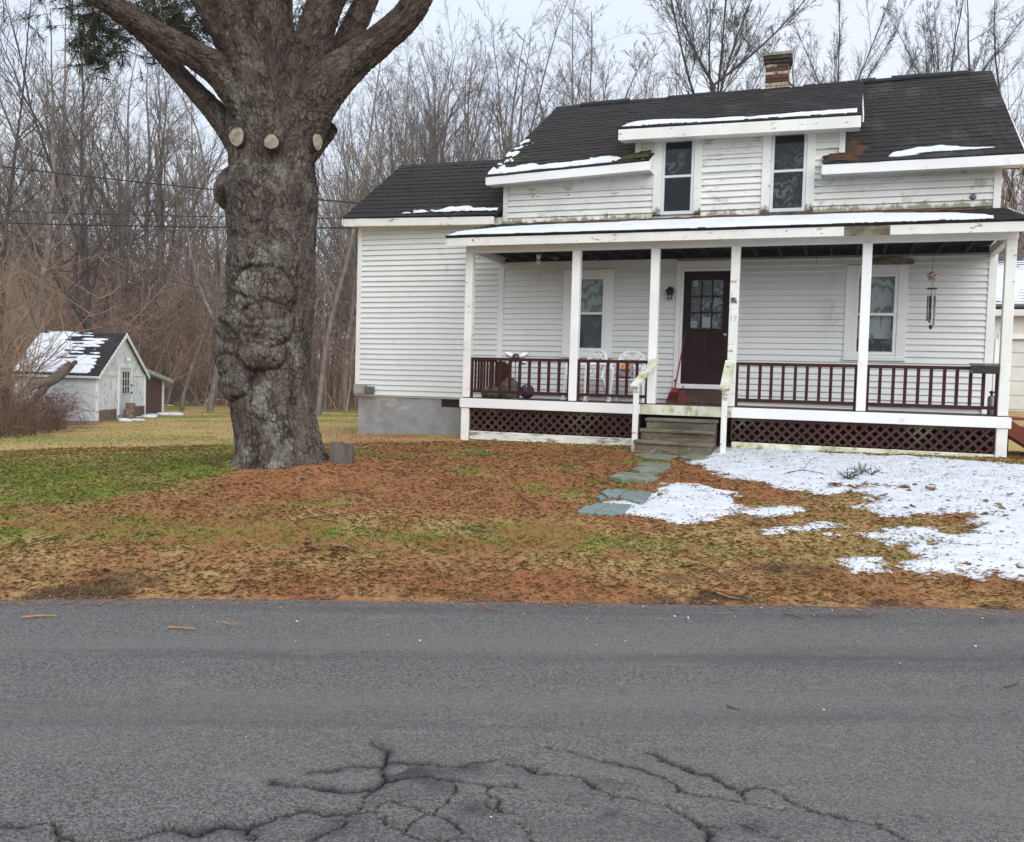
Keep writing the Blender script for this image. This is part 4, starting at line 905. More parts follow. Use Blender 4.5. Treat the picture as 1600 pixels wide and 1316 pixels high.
b = MB(); b.lathe([(.07, 0), (.08, -.03), (.06, -.05)], (-4.95, 15.5, 3.945), 12); b.build('junction_box', M('brown_box', (.10, .075, .06), rough=.7), house)
BEIGE = M('beige_meter_box', (.36, .355, .30), (.30, .30, .26), 8, .6)
for x0, x1, z0, z1, yy, m in ((-9.44, -9.20, 1.29, 1.50, .16, BEIGE), (-9.185, -9.02, 1.30, 1.455, .10, GREYM)):
    b = MB(); b.cbox(x0, x1, YW - .026 - yy, YW - .026, z0, z1, .012); b.cbox(x0 + .02, x1 - .02, YW - .034 - yy, YW - .0265 - yy, z0 + .02, z1 - .02, .006); b.build('utility_box', m, house)
b = MB()
for i in range(7): b.cbox(-7.52 + i * .085, -7.505 + i * .085, YW + .03, YW + .045, 1.10, 1.25, .002)
for i in range(4): b.cbox(-7.52, -7.0, YW + .022, YW + .0295, 1.10 + i * .045, 1.115 + i * .045, .002)
b.box(-7.53, -6.98, YW + .046, YW + .049, 1.09, 1.255); b.build('foundation_vent', M('rusty_iron', (.035, .025, .022), rough=.9), house)
b = MB(); b.lathe([(.03, 0), (.03, .05), (.07, .08), (.085, .2), (.02, .22)], (-9.56, YW + .6, 3.08), 12, (-.55, -.6, -.4)); b.cbox(-9.56, -9.49, YW + .56, YW + .66, 3.05, 3.15, .005); b.build('floodlight', BLACK, house)
b = MB(); b.lathe([(.05, 0), (.052, .012), (.02, .03), (.0, .031)], (1.93, YW - .022, 4.86), 12, (0, -1, 0)); b.build('wall_cap', GREYM, house)
# the strip of flashing that has curled off above the right porch window
V = []; n = 16
for i in range(n + 1):
    u = i / n; x = .38 + .72 * u
    for j, (dy, dz) in enumerate(((-.02, .0), (-.06, .035 + .03 * math.sin(u * 7)), (-.035, .075 + .05 * math.sin(u * 3.1)))): V.append((x, YW - .03 + dy, 3.80 + dz - .02 * u))
obj('loose_flashing', V, [[i * 3 + j, i * 3 + j + 1, i * 3 + 4 + j, i * 3 + 3 + j] for i in range(n) for j in (0, 1)], ROTTEN, house, smooth=True)

# ================================================================== SNOW AND LITTER LYING ON THE ROOFS
def slab(name, label, o, du, dv, nu, nv, W, H, thick, kind_mat=SNOW, kind='stuff', parent=None):
    """a sheet lying on a slope: thick(u,v) in metres; where it is nothing there is no sheet"""
    o = np.array(o, float); du = np.array(du, float); du /= np.linalg.norm(du); dv = np.array(dv, float); dv -= du * (dv @ du); dv /= np.linalg.norm(dv); nn = np.cross(du, dv)
    U, Vv = np.meshgrid(np.linspace(0, W, nu), np.linspace(0, H, nv), indexing='ij'); T = thick(U, Vv)
    P = o + U[..., None] * du + Vv[..., None] * dv + np.clip(T, -.03, None)[..., None] * nn
    F = grid_faces(nu, nv); keep = (T.ravel()[F] > 0).any(1)
    if not keep.any(): return
    F = F[keep]; ids, inv = np.unique(F, return_inverse=True)
    return obj(name, P.reshape(-1, 3)[ids], inv.reshape(F.shape), kind_mat, parent, smooth=True, label=label, kind=kind)
def streak(prof, seed, th=.045, amp=.10, sc=2.2):
    """prof(u) -> (low, high) edges of the snow up the slope"""
    def f(U, V):
        lo, hi = prof(U); nz = (fbm(U * sc, V * sc * 2.2, 0, 4, seed) - .5) * amp * 2
        d = np.minimum(V - lo + nz * .3, hi - V + nz)
        return np.clip(d * .6, -.03, th) - .004
    return f
psl = (0, YW - 14.26, .55)
slab('snow', 'long strip of snow lying along the porch roof eave', (-6.56, 14.275, 4.172), (9.0, 0, -.02), psl, 520, 70, 8.55, 1.9,
     streak(lambda u: (.02 + 0 * u + .10 * sst(6.9, 7.6, u) * (np.sin(u * 9) * .5 + .5), np.interp(u, [0, .25, .6, 1.2, 3, 5.5, 7, 8, 8.5], [.02, .42, .8, 1.05, 1.2, 1.3, 1.2, .8, .2])), 71, .05, .13))
NEED = M('brown_needle_mat', (.15, .06, .028), (.07, .035, .02), 30, .95, bump=.01, bscale=90)
slab('pine_needle_litter', 'rust-brown needles caught where the porch roof meets the wall', (-6.3, 14.29, 4.168), (9.0, 0, -.02), psl, 260, 60, 8.4, 1.98,
     lambda U, V: (V - np.interp(U, [0, 1, 2, 5, 8.4], [1.72, 1.65, 1.55, 1.6, 1.75]) + (fbm(U * 5, V * 8, 0, 4, 73) - .5) * 1.1) * .05 - .002, NEED)
NEEDD = M('dark_rotting_needle_mat', (.125, .050, .024), (.055, .034, .018), 14, .95, c3=(.045, .045, .016), s3=5, lo3=.48, hi3=.6, bump=.015, bscale=70)
msl = (0, 4.22, 2.56)
slab('snow', 'strip of snow along the eave between the wing and the dormer', (-6.5, 15.93, 5.60), (3.14, 0, .12), msl, 260, 60, 3.05, 1.5, streak(lambda u: (.02 + 0 * u, np.interp(u, [0, .1, 1.2, 2.2, 2.75, 3.05], [.5, .36, .30, .36, .22, .02])), 75, .035, .22, 3))
slab('snow', 'small snow scraps on the mossy rake above the wing roof', (-6.5, 15.93, 5.605), (3.14, 0, .12), msl, 60, 140, .6, 2.2, lambda U, V: np.clip(.05 - np.abs(U - .14) * .8 + (fbm(U * 11, V * 8, 0, 4, 76) - .64) * .8 + .14 * np.exp(-((V - 1.3) / .10) ** 2), -.03, .02) * .7)
slab('snow', 'snow patch on the roof slope above the right eave', (-.2, 15.94, 5.478), (2.8, 0, .01), msl, 220, 80, 2.75, 1.3, streak(lambda u: (.14 + .05 * np.sin(u * 5) + .12 * sst(1.7, 2.2, u), np.interp(u, [.75, .95, 1.3, 1.6, 1.95, 2.3, 2.6], [.05, .34, .50, .52, .36, .34, .2])), 77, .045, .13, 3))
slab('snow', 'thin snow strip along the dormer eave', (-3.9, 15.93, 6.33), (4.1, 0, -.055), (0, 4.2, 1.87), 320, 60, 4.0, 1.2, streak(lambda u: (.03 + .1 * np.exp(-((u - .75) / .3) ** 2) + 0 * u, np.interp(u, [0, .15, .6, 1.2, 1.5, 2.2, 3.2, 3.95], [.02, .36, .55, .32, .16, .15, .30, .30])), 78, .035, .10, 3))
slab('snow', 'melting snow scraps on the lower edge of the wing roof', (-8.4, 15.97, 4.935), (3.3, 0, -.02), (0, 2.5, 1.66), 200, 40, 2.1, .55, streak(lambda u: (.04 + 0 * u, np.interp(u, [0, .4, .5, .75, .85, 1.0, 1.2, 1.7, 2.1], [.04, .12, .16, .13, .06, .24, .30, .16, .05])), 79, .03, .15, 5))
slab('pine_needle_litter', 'rusty needle drift on the roof beside the dormer cheek', (-.42, 15.94, 5.475), (2.8, 0, .01), msl, 80, 150, 1.0, 2.4,
     lambda U, V: np.clip(.80 - np.abs(U - .30 - .12 * np.sin(V * 3)) / .62 - .30 * np.abs(V - .95) + (fbm(U * 6, V * 6, 0, 4, 80) - .5) * 1.0, -.3, .5) * .06 - .004, NEEDD)
MOSS = M('dark_moss', (.040, .045, .012), (.07, .065, .018), 16, .95, bump=.015, bscale=60)
slab('moss', 'dark green moss on the roof corner against the dormer window', (-4.4, 15.92, 5.67), (3.14, 0, .12), msl, 80, 120, 1.02, 1.4,
     lambda U, V: np.clip(1.0 - np.abs(U - .92) / .6 - V * .55 + (fbm(U * 8, V * 8, 0, 4, 81) - .5) * 1.1, -.3, .5) * .09 - .002, MOSS)
# ================================================================== THINGS ON THE PORCH
def rotz(V, c, a):
    V = np.array(V, float); ca, sa = math.cos(a), math.sin(a); d = V - c
    return np.stack([c[0] + d[:, 0] * ca - d[:, 1] * sa, c[1] + d[:, 0] * sa + d[:, 1] * ca, V[:, 2]], 1)
def resin_chair(x, y, a, label):
    z = ZF; c = np.array([x, y, z]); root = empty('plastic_chair', c, label, 'chair', 'white plastic chairs on the porch')
    def P(name, b, sm=False): return obj(name, rotz(np.array(b.V) + c, c, a), b.F, PLASTIC, root, sm)
    b = MB(); b.cbox(-.24, .24, -.24, .22, .385, .415, .012); b.V = [(vx, vy, vz - .02 * math.cos(vx * 4) * (vz > .39)) for vx, vy, vz in b.V]; P('seat', b)
    # back: frame hoop with cast scrolls
    def bk(u, h): return (u, .21 + .10 * h / .5, .42 + h)
    hoop = [bk(-.21, 0), bk(-.235, .15), bk(-.24, .32), bk(-.19, .42), bk(-.10, .475), bk(0, .49), bk(.10, .475), bk(.19, .42), bk(.24, .32), bk(.235, .15), bk(.21, 0)]
    b = MB(); b.tube(hoop, .028, 8); b.tube([bk(-.23, .27), bk(0, .30), bk(.23, .27)], .014, 6); b.tube([bk(-.21, .03), bk(.21, .03)], .018, 6)
    for s in (-1, 1):
        for (u0, h0, r0) in ((.10, .385, .05), (.17, .33, .035), (.035, .36, .03), (.06, .20, .05), (.15, .21, .04), (.06, .09, .045), (.15, .10, .04)):
            b.tube([bk(s * (u0 + r0 * (1 - k / 16) * math.cos(k * .75)), h0 + r0 * (1 - k / 16) * math.sin(k * .75)) for k in range(12)], .019, 5)
        b.tube([bk(s * .09, .03), bk(s * .105, .15), bk(s * .095, .27)], .010, 6)
    b.tube([bk(0, .03), bk(0, .28)], .010, 6); P('backrest', b, True)
    for s in (-1, 1):
        b = MB(); b.tube([(s * .27, .28, .66), (s * .285, .1, .66), (s * .29, -.12, .655), (s * .28, -.22, .63), (s * .27, -.235, .56)], [.02, .026, .03, .026, .02], 8); P('armrest', b, True)
        b = MB(); b.beam((s * .30, -.26, .0), (s * .255, -.215, .60), .05, .045); b.beam((s * .30, -.26, 0), (s * .30, -.26, .02), .07, .07, (0, 1, 0)); P('leg', b)
        b = MB(); b.beam((s * .27, .34, .0), (s * .23, .21, .44), .045, .05); P('leg', b)
    return root
resin_chair(-4.27, 15.36, math.radians(-32), 'white plastic lacework chair turned sideways below the left porch window')
resin_chair(-3.50, 15.46, math.radians(4), 'white plastic lacework chair facing the road with a printed sack on it')
t = empty('sack', (-3.52, 15.36, ZF + .41), 'red, orange and blue printed sack propped on the plastic chair', 'bag')
b = MB(); V = []; n = 14
for k, (w_, d_, z_) in enumerate(((.12, .06, 0), (.13, .07, .05), (.125, .065, .13), (.115, .05, .2), (.11, .02, .245))):
    for i in range(n):
        a = 2 * math.pi * i / n; V.append((-3.52 + w_ * math.copysign(abs(math.cos(a)) ** .5, math.cos(a)), 15.37 + .15 * z_ + d_ * math.copysign(abs(math.sin(a)) ** .6, math.sin(a)), ZF + .415 + z_))
F = [[k * n + i, k * n + (i + 1) % n, (k + 1) * n + (i + 1) % n, (k + 1) * n + i] for k in range(4) for i in range(n)] + [list(range(n))[::-1], [4 * n + i for i in range(n)]]
obj('body', V, F, M('blue_grey_sack_print', (.10, .15, .24), (.32, .35, .38), 28, .4), t, True)
b = MB(); b.prism([(-3.62, 15.295, ZF + .575), (-3.43, 15.295, ZF + .575), (-3.43, 15.33, ZF + .655), (-3.62, 15.33, ZF + .655)], (0, -.006, 0)); b.build('label_band', M('orange_red_print', (.55, .09, .03), (.62, .35, .08), 30, .4), t)
b = MB(); b.prism([(-3.63, 15.285, ZF + .42), (-3.42, 15.285, ZF + .42), (-3.42, 15.288, ZF + .455), (-3.63, 15.288, ZF + .455)], (0, -.006, 0)); b.build('label_band', RED, t)
# broom
t = empty('broom', (-2.76, 15.95, ZF), 'red broom leaning against the wall beside the front door', 'broom')
b = MB(); b.tube([(-2.765, 15.98, ZF + .28), (-2.64, 16.18, ZF + 1.30)], .013, 8); b.build('handle', RED, t, True)
b = MB(); b.tube([(-2.655, 16.155, ZF + 1.17), (-2.6385, 16.182, ZF + 1.315)], .0145, 8); b.build('grip', BLACK, t, True)
b = MB(); b.prism([(-2.84, 15.93, ZF + .20), (-2.70, 15.93, ZF + .20), (-2.73, 15.95, ZF + .28), (-2.80, 15.95, ZF + .28)], (0, .05, 0)); b.build('head', RED, t)
b = MB()
for i in range(26):
    u = i / 25; x = -2.85 + .155 * u
    for dy in (0, .02, .04): b.prism([(x, 15.932 + dy, ZF + .20), (x + .004, 15.932 + dy, ZF + .20), (x + .004 + (u - .5) * .13, 15.92 + dy * 1.6, ZF + .005), (x + (u - .5) * .13, 15.92 + dy * 1.6, ZF + .005)], (0, .004, 0))
b.build('bristles', M('red_bristle', (.20, .014, .014), (.09, .01, .01), 60, .6), t)
t = empty('dustpan', (-2.62, 15.85, ZF), 'dark red dustpan standing beside the broom head', 'dustpan')
b = MB(); b.prism([(-2.70, 15.84, ZF + .003), (-2.50, 15.84, ZF + .003), (-2.56, 15.90, ZF + .22), (-2.66, 15.90, ZF + .22)], (0, .012, .002)); b.build('pan', M('dark_red_plastic', (.12, .012, .016), rough=.4), t)
b = MB(); b.tube([(-2.61, 15.912, ZF + .21), (-2.61, 15.93, ZF + .32)], .012, 8); b.build('handle', RED, t)
# wind chime
t = empty('wind_chime', (1.312, 15.3, 2.65), 'dark tube wind chime with a glinting ornament hanging beside the right porch window', 'wind chime')
b = MB(); b.tube([(1.30, 15.3, 3.95), (1.305, 15.3, 3.50)], .004, 5); b.tube([(1.305, 15.3, 3.46), (1.31, 15.3, 3.31)], .004, 5); b.tube([(1.31, 15.3, 3.27), (1.315, 15.3, 2.68)], .0035, 5); b.build('cord', BLACK, t)
b = MB()
for a in range(6): b.ball((1.305 + .05 * math.cos(a * 1.05), 15.3 + .05 * math.sin(a * 1.05), 3.47 + .03 * math.sin(a * 2.3)), .03, 8, 5, (1, .6, 1))
b.ball((1.30, 15.28, 3.50), .04, 8, 5); b.tube([(1.25, 15.3, 3.40), (1.30, 15.29, 3.38), (1.35, 15.3, 3.41)], .012, 6); b.build('ornament', M('copper_glass_ornament', (.30, .20, .16), (.5, .48, .45), 30, .15, metal=.7), t, True)
b = MB(); b.lathe([(.075, 0), (.08, .01), (.075, .022)], (1.31, 15.3, 3.262), 18); b.build('disc', BLACK, t)
for a in range(5):
    dx, dy = .055 * math.cos(a * 1.257 + .4), .055 * math.sin(a * 1.257 + .4); b = MB(); L_ = .32 + .035 * a
    b.tube([(1.31 + dx, 15.3 + dy, 3.262), (1.31 + dx, 15.3 + dy, 3.16)], .002, 4); b.tube([(1.31 + dx, 15.3 + dy, 3.16), (1.315 + dx, 15.3 + dy, 3.16 - L_)], .0125, 8); b.build('tube', BLACK if a % 2 else GREYM, t, True)
b = MB(); b.lathe([(.004, .05), (.03, .03), (.028, 0), (.008, -.03)], (1.315, 15.3, 2.665), 10); b.build('clapper', BLACK, t, True)
# black mailbox hooked on the rail
t = empty('mailbox', (1.99, YP - .09, 1.94), 'black metal mailbox mounted on the porch rail by the corner post', 'mailbox')
b = MB(); b.cbox(1.805, 2.175, YP - .16, YP - .038, 1.945, 2.06, .008); b.build('box', BLACK, t)
b = MB(); b.prism([(1.795, YP - .17, 2.062), (2.185, YP - .17, 2.062), (2.185, YP - .036, 2.088), (1.795, YP - .036, 2.088)], (0, 0, .012)); b.build('lid', M('black_enamel', (.015, .016, .02), rough=.25, spec=.6), t)
b = MB(); b.cbox(1.812, 1.832, YP - .172, YP - .1605, 1.96, 1.985, .003); b.build('latch', GREYM, t)
# pinwheel ornament, ball, mossy figures, canister
t = empty('garden_ornament', (-5.40, YP + .12, ZF), 'white-petalled ornament with a dark round middle standing behind the railing', 'ornament')
b = MB(); b.ball((-5.40, YP + .14, 2.06), .075, 14, 8); b.build('body', M('dark_purple_glaze', (.030, .020, .032), rough=.3, spec=.6), t, True)
b = MB(); b.tube([(-5.40, YP + .14, ZF + .012), (-5.40, YP + .14, 2.0)], .009, 6); b.lathe([(.07, 0), (.065, .012)], (-5.40, YP + .14, ZF), 12); b.build('stake', GREYM, t)
for a, ln_ in ((.35, .20), (2.75, .20), (-.5, .18), (3.65, .18)):
    ux, uz = math.cos(a), math.sin(a); V = []
    for k in range(7):
        u = k / 6; wd_ = .055 * math.sin(math.pi * min(1, u * .95 + .05)); p = np.array([-5.40 + ux * (.05 + ln_ * u), YP + .14 + .03 * u, 2.06 + uz * (.05 + ln_ * u)]); q = np.array([-uz, 0, ux]) * wd_
        V += [p + q, p + np.array([0, -.02, 0]), p - q, p + np.array([0, .012, 0])]
    obj('petal', V, [[k * 4 + j, k * 4 + (j + 1) % 4, k * 4 + 4 + (j + 1) % 4, k * 4 + 4 + j] for k in range(6) for j in range(4)], PLASTIC, t, True)
b = MB(); b.ball((-5.33, 15.25, ZF + .135), .135, 20, 12); props(b.build('ball', M('blue_ball', (.035, .045, .10), (.05, .06, .09), 9, .35, c3=(.25, .27, .32), s3=6, lo3=.6, hi3=.64), None, True), 'dark blue ball on the porch floor behind the railing', 'ball')
MOSSTONE = M('mossy_stone', (.11, .105, .07), (.17, .16, .13), 12, .95, c3=(.05, .055, .02), s3=9, lo3=.5, hi3=.65, bump=.01, bscale=30)
def rock(c, r, sc, seed, m, name, label, cat, group=None, n=18, k=10):
    b = MB(); b.ball((0, 0, 0), 1, n, k); V = np.array(b.V); d = .72 + .55 * fbm(V[:, 0] * 1.3 + seed, V[:, 1] * 1.3, V[:, 2] * 1.3, 3, seed)
    V = V * d[:, None] * np.array(sc) * r; V[:, 2] = np.maximum(V[:, 2], -.55 * r * sc[2]); V[:, 2] -= V[:, 2].min(); V += c
    return obj(name, V, b.F, m, None, True, label=label, cat=cat, group=group)
rock((-5.98, 15.10, ZF), .17, (1.1, .8, .8), 3, MOSSTONE, 'stone', 'squat grey-green stone nearest the wing end of the porch floor', 'stone', 'stones on the porch floor')
rock((-5.63, 15.12, ZF), .21, (1, .8, 1.1), 5, MOSSTONE, 'stone', 'larger mossy stone beside the blue ball on the porch', 'stone', 'stones on the porch floor')
t = empty('gas_canister', (2.215, 15.3, ZF), 'small grey metal canister with a valve standing at the porch corner', 'canister')
b = MB(); b.lathe([(.05, 0), (.055, .012), (.055, .27), (.03, .30)], (2.215, 15.3, ZF), 16); b.build('body', GREYM, t, True)
b = MB(); b.lathe([(.018, 0), (.018, .03), (.036, .04), (.036, .06), (.012, .075)], (2.215, 15.3, ZF + .30), 12); b.build('valve', BLACK, t, True)
# icicle-like hooks under the beam
for x, y, z, l, lab in ((-.42, 15.2, 3.95, .22, 'bare wire hook hanging from the porch ceiling over the railing beside the steps'), (-4.05, 15.2, 3.95, .16, 'bare wire hook hanging from the porch ceiling above the left window')):
    b = MB(); b.tube([(x, y, z), (x, y, z - l), (x + .012, y, z - l - .02), (x + .022, y, z - l)], .004, 5); b.build('hook', BLACK, None, label=lab, cat='hook', group='ceiling hooks')

# ================================================================== YARD PIECES
def ground_poly(pts): return [at_ground(*p) for p in pts]
SLATE = [M('blue_grey_flagstone', (.20, .25, .25), (.155, .195, .19), 7, .75, c3=(.27, .29, .26), s3=5, lo3=.58, hi3=.75, bump=.003, bscale=30, var=.08), M('mossy_flagstone', (.23, .245, .20), (.15, .165, .115), 8, .85, c3=(.11, .12, .045), s3=6, lo3=.52, hi3=.66, bump=.003, bscale=30, var=.08)]
FL = [([(990, 713), (1015, 708), (1058, 715), (1045, 722), (1010, 718)], 1, 'long grey-green flagstone at the foot of the steps'),
      ([(1060, 716), (1075, 712), (1100, 713), (1107, 718), (1080, 721)], 1, 'flagstone between the foot of the steps and the snow'),
      ([(995, 728), (1015, 724), (1048, 727), (1046, 735), (1020, 733)], 1, 'small greenish flagstone second up the path to the steps'),
      ([(985, 738), (1002, 734), (1041, 737), (1032, 743), (1000, 742)], 1, 'narrow tan-green flagstone just above the raised mossy slab'),
      ([(952, 751), (970, 743), (1020, 747), (1028, 752), (1010, 756), (970, 755)], 1, 'raised mossy slab forming a step in the path'),
      ([(940, 772), (950, 767), (978, 769), (966, 779), (950, 780)], 0, 'blue-grey flagstone piece left of the crack, upper pair'),
      ([(968, 780), (980, 769), (1018, 772), (1008, 787), (990, 787)], 0, 'blue-grey flagstone half buried under the small snow patch'),
      ([(932, 779), (940, 777), (946, 781), (938, 785)], 0, 'tiny blue-grey flagstone chip beside the path'),
      ([(902, 803), (915, 795), (935, 790), (955, 788), (929, 805)], 0, 'blue-grey flagstone nearest the road, left half of the split pair'),
      ([(931, 805), (957, 789), (987, 792), (978, 803), (955, 808)], 0, 'blue-grey flagstone nearest the road, right half of the split pair')]
for pts, k, lab in FL:
    g = ground_poly(pts); c = np.mean(g, 0); ring = []
    for i in range(len(g)):
        for u in (0, .33, .66): p = g[i] + (g[(i + 1) % len(g)] - g[i]) * u; ring.append(p + (p - c) * rnd.uniform(-.03, .05))
    top = c[2] + (.055 if 'raised' in lab else .030); n = len(ring)
    V = [(p[0], p[1], c[2] - .08) for p in ring] + [(p[0], p[1], top - .010 + (p[2] - c[2]) * .75) for p in ring] + [(c[0] + (p[0] - c[0]) * .96, c[1] + (p[1] - c[1]) * .96, top + (p[2] - c[2]) * .75) for p in ring]
    F = [[i, (i + 1) % n, n + (i + 1) % n, n + i] for i in range(n)] + [[n + i, n + (i + 1) % n, 2 * n + (i + 1) % n, 2 * n + i] for i in range(n)] + [list(range(2 * n, 3 * n))]
    obj('flagstone', V, F, SLATE[k], None, label=lab, cat='flagstone', group='flagstones leading to the steps')
# ground snow
SN = [([(1095, 722), (1120, 706), (1160, 701), (1300, 708), (1560, 724), (1760, 742), (1760, 930), (1610, 906), (1560, 903), (1450, 896), (1345, 884), (1340, 876), (1440, 878), (1465, 868), (1410, 850), (1500, 846), (1565, 836), (1530, 815), (1545, 805), (1530, 800), (1400, 802), (1355, 790), (1390, 775), (1350, 764), (1290, 769), (1220, 756), (1160, 747), (1128, 736)], 0, 'broad snow patch in front of the porch lattice'),
      ([(960, 802), (985, 788), (1020, 768), (1040, 757), (1075, 757), (1112, 765), (1153, 770), (1140, 785), (1125, 806), (1090, 812), (1060, 820), (1030, 812), (1000, 809)], 0, 'small snow patch spilling over the flagstones'),
      ([(1178, 797), (1240, 796), (1246, 804), (1190, 808)], 0, 'sliver of snow between the two big patches'),
      ([(1180, 826), (1250, 822), (1292, 813), (1306, 820), (1300, 832), (1352, 834), (1290, 829), (1235, 830), (1190, 841)], 0, 'forked streak of thin snow below the sliver'),
      ([(1362, 835), (1440, 829), (1452, 840), (1392, 846)], 0, 'thin broken snow lace beside the broad patch')]
for poly, _, lab in SN:
    g = np.array([road_pt(*p) if False else xy_ts(*at_ground(*p)[:2]) for p in poly]); lo, hi = g.min(0) - .35, g.max(0) + .35
    st_ = .03 if len(poly) > 20 else .02
    ta = np.arange(lo[0], hi[0], st_); sa = np.arange(lo[1], hi[1], st_); Tg, Sg = np.meshgrid(ta, sa, indexing='ij'); xg, yg = ts_xy(Tg, Sg)
    zg = ground_z(xg, yg); d = seg_dist(Tg, Sg, g)
    nz = (fbm(xg * 1.6, yg * 1.6, 0, 5, 91) - .45) * .9 + (fbm(xg * 6, yg * 6, 0, 4, 92) - .5) * .75
    m_ = -d + nz * .62 + (.10 if len(poly) > 20 else .05)
    ppx, ppy = to_px(xg, yg, zg); patchy = sst(836, 860, ppy) * sst(1290, 1340, ppx) * (1 - 1.25 * sst(866, 876, ppy)) if len(poly) > 20 else .10
    m_ = m_ - patchy * .30 * sst(.48, .62, fbm(Tg * 1.3, Sg * 4.2, 0, 5, 93))
    h = np.clip(m_ * .075, -.05, .018) + .010 * (fbm(xg * 5, yg * 5, 0, 4, 94) - .5) * (m_ > .02)
    peek = fbm(xg * 8, yg * 8, 3.3, 4, 95); h = h - .09 * sst(.71, .78, peek + .05 * np.exp(-np.clip(m_, 0, 9) / .25))
    F = grid_faces(len(ta), len(sa)); keep = (h.ravel()[F] > 0).any(1); F = F[keep]; ids, inv = np.unique(F, return_inverse=True)
    zz = zg + np.clip(h, -.02, 1) + .004
    obj('snow', np.stack([xg, yg, zz], -1).reshape(-1, 3)[ids], inv.reshape(F.shape), SNOW, None, True, label=lab, kind='stuff')
OLDW = M('weathered_grey_wood', (.075, .063, .054), (.145, .125, .106), 8, .95, (1, 1, .2), c3=(.08, .07, .06), s3=9, stretch3=(2, 2, .15), bump=.006, bscale=26, bstretch=(2, 2, .1))
p = at_ground(530, 724); b = MB(); q = lambda du, dz: p + R0 * du + np.array([0, 0, dz])
b.prism([q(-.13, -.1), q(.155, -.1), q(.16, .12), q(.145, .25), q(.10, .262), q(.06, .235), q(.0, .27), q(-.06, .255), q(-.13, .262)], D0 * .22); b.build('wood_block', OLDW, None, label='weathered grey wood block standing behind the big pine trunk', cat='wood block')
p = at_ground(714, 692); b = MB(); b.cbox(p[0] - .08, p[0] + .08, p[1] - .04, p[1] + .06, p[2] - .03, p[2] + .06, .008); b.build('brick', M('tan_brick', (.34, .20, .10), (.26, .15, .08), 14, .9), None, label='loose tan brick on the needles beside the porch corner pier', cat='brick')
def stick(pts, r, name, label, group, m=None, cat='stick', fork=0):
    P = [np.array(p, float) for p in pts]; b = MB(); k = len(P); b.tube(P, [r * (1 - .5 * i / (k - 1)) for i in range(k)], 6)
    for _ in range(fork):
        i = rnd.randrange(1, k); d = P[i] - P[i - 1]; d = d / np.linalg.norm(d); s = np.array([-d[1], d[0], .4]) * rnd.choice((-1, 1)); b.tube([P[i], P[i] + (d * .8 + s * .6) * rnd.uniform(.08, .2), P[i] + (d * 1.4 + s * .8) * rnd.uniform(.2, .3)], r * .45, 5)
    return b.build(name, m or TWIG_D, None, label=label, cat=cat, group=group)
TWIG_D = M('fallen_twig_bark', (.075, .048, .032), (.12, .08, .055), 20, .9)
STRAWM = M('broken_bare_wood_splinter', (.36, .23, .11), (.28, .17, .08), 20, .8)
def gpts(pix, up=.012): return [at_ground(*p) + np.array([0, 0, up]) for p in pix]
def rpts(pix, up=.012):
    out = []
    for p in pix: k = ray(*p); q = CAM + k * (up - CAM[2]) / k[2]; out.append(q)
    return out
for pix, r, lab in (([(34, 965), (60, 962), (88, 962)], .009, 'pale split stick lying on the road nearest the left edge'), ([(263, 980), (285, 981), (307, 983)], .008, 'reddish stick lying on the road below the green grass'), ([(348, 972), (360, 976)], .007, 'short yellow splinter on the road')):
    stick(rpts(pix, .008), r, 'stick', lab, 'sticks on the road', STRAWM)
for pix, lab in (([(1224, 959), (1240, 962), (1256, 967)], 'thin dark twig on the road near the verge'), ([(1570, 1074), (1585, 1070), (1592, 1065)], 'thin curved twig on the road'), ([(1136, 1103), (1156, 1109)], 'tan leaf stalk lying on the asphalt')): stick(rpts(pix, .006), .005, 'twig', lab, 'twigs on the road')
for pix, lab, f in (([(460, 820), (480, 812), (520, 808), (560, 802)], 'dark forked fallen branch on the green band of lawn', 2), ([(590, 735), (630, 741), (662, 745)], 'thin fallen branch on the needles right of the trunk', 2), ([(1230, 742), (1255, 738), (1285, 743)], 'bowed twig lying on the broad snow patch', 2), ([(510, 768), (560, 772), (580, 776)], 'short twig on the needles below the trunk', 1), ([(320, 726), (345, 730), (362, 732)], 'thin dark twig at the left foot of the pine', 1),
                   ([(860, 725), (885, 730), (905, 728)], 'brushy dark twig on needles left of the path', 3), ([(735, 832), (760, 834), (772, 833)], 'small dark stick on straw-coloured grass', 0), ([(1120, 930), (1140, 937), (1156, 940)], 'pale stick on the verge by the road', 0), ([(810, 775), (830, 790), (842, 800)], 'fine arched stem on the needles left of the path', 0), ([(1520, 945), (1560, 942)], 'pale stick on the verge near the right edge', 0), ([(640, 708), (660, 690)], 'thin leaning stem beside the foundation', 0)):
    stick(gpts(pix, .03 if 'snow' in lab else .02), .008, 'fallen_twig', lab, 'fallen twigs in the yard', STRAWM if 'pale' in lab else None, 'twig', f)
# pine sprigs on the snow, pine-green needles
PNEED = M('pine_needles_green', (.024, .036, .014), (.045, .060, .022), 1.6, .7, spec=.3)
def needle_spray(V, F, base, direc, L_, n, droop=.3, nl=.085, wd=.0035, rs=nr):
    """a twig tip with needles fanning round it"""
    direc = direc / np.linalg.norm(direc); base = np.array(base, float)
    for i in range(n):
        u = rs.rand(); p = base + direc * L_ * u
        d = direc * rs.uniform(.3, 1.1) + rs.normal(0, .55, 3); d[2] -= droop * rs.uniform(.3, 1.3); d /= np.linalg.norm(d)
        l = nl * rs.uniform(.6, 1.2); s = np.cross(d, rs.normal(0, 1, 3)); s /= np.linalg.norm(s); s *= wd
        tip = p + d * l + np.array([0, 0, -.25 * l * droop]); mid = p + d * l * .5
        k = len(V); V += [p - s, p + s, mid + s, tip, mid - s]; F += [[k, k + 1, k + 2, k + 3, k + 4]]
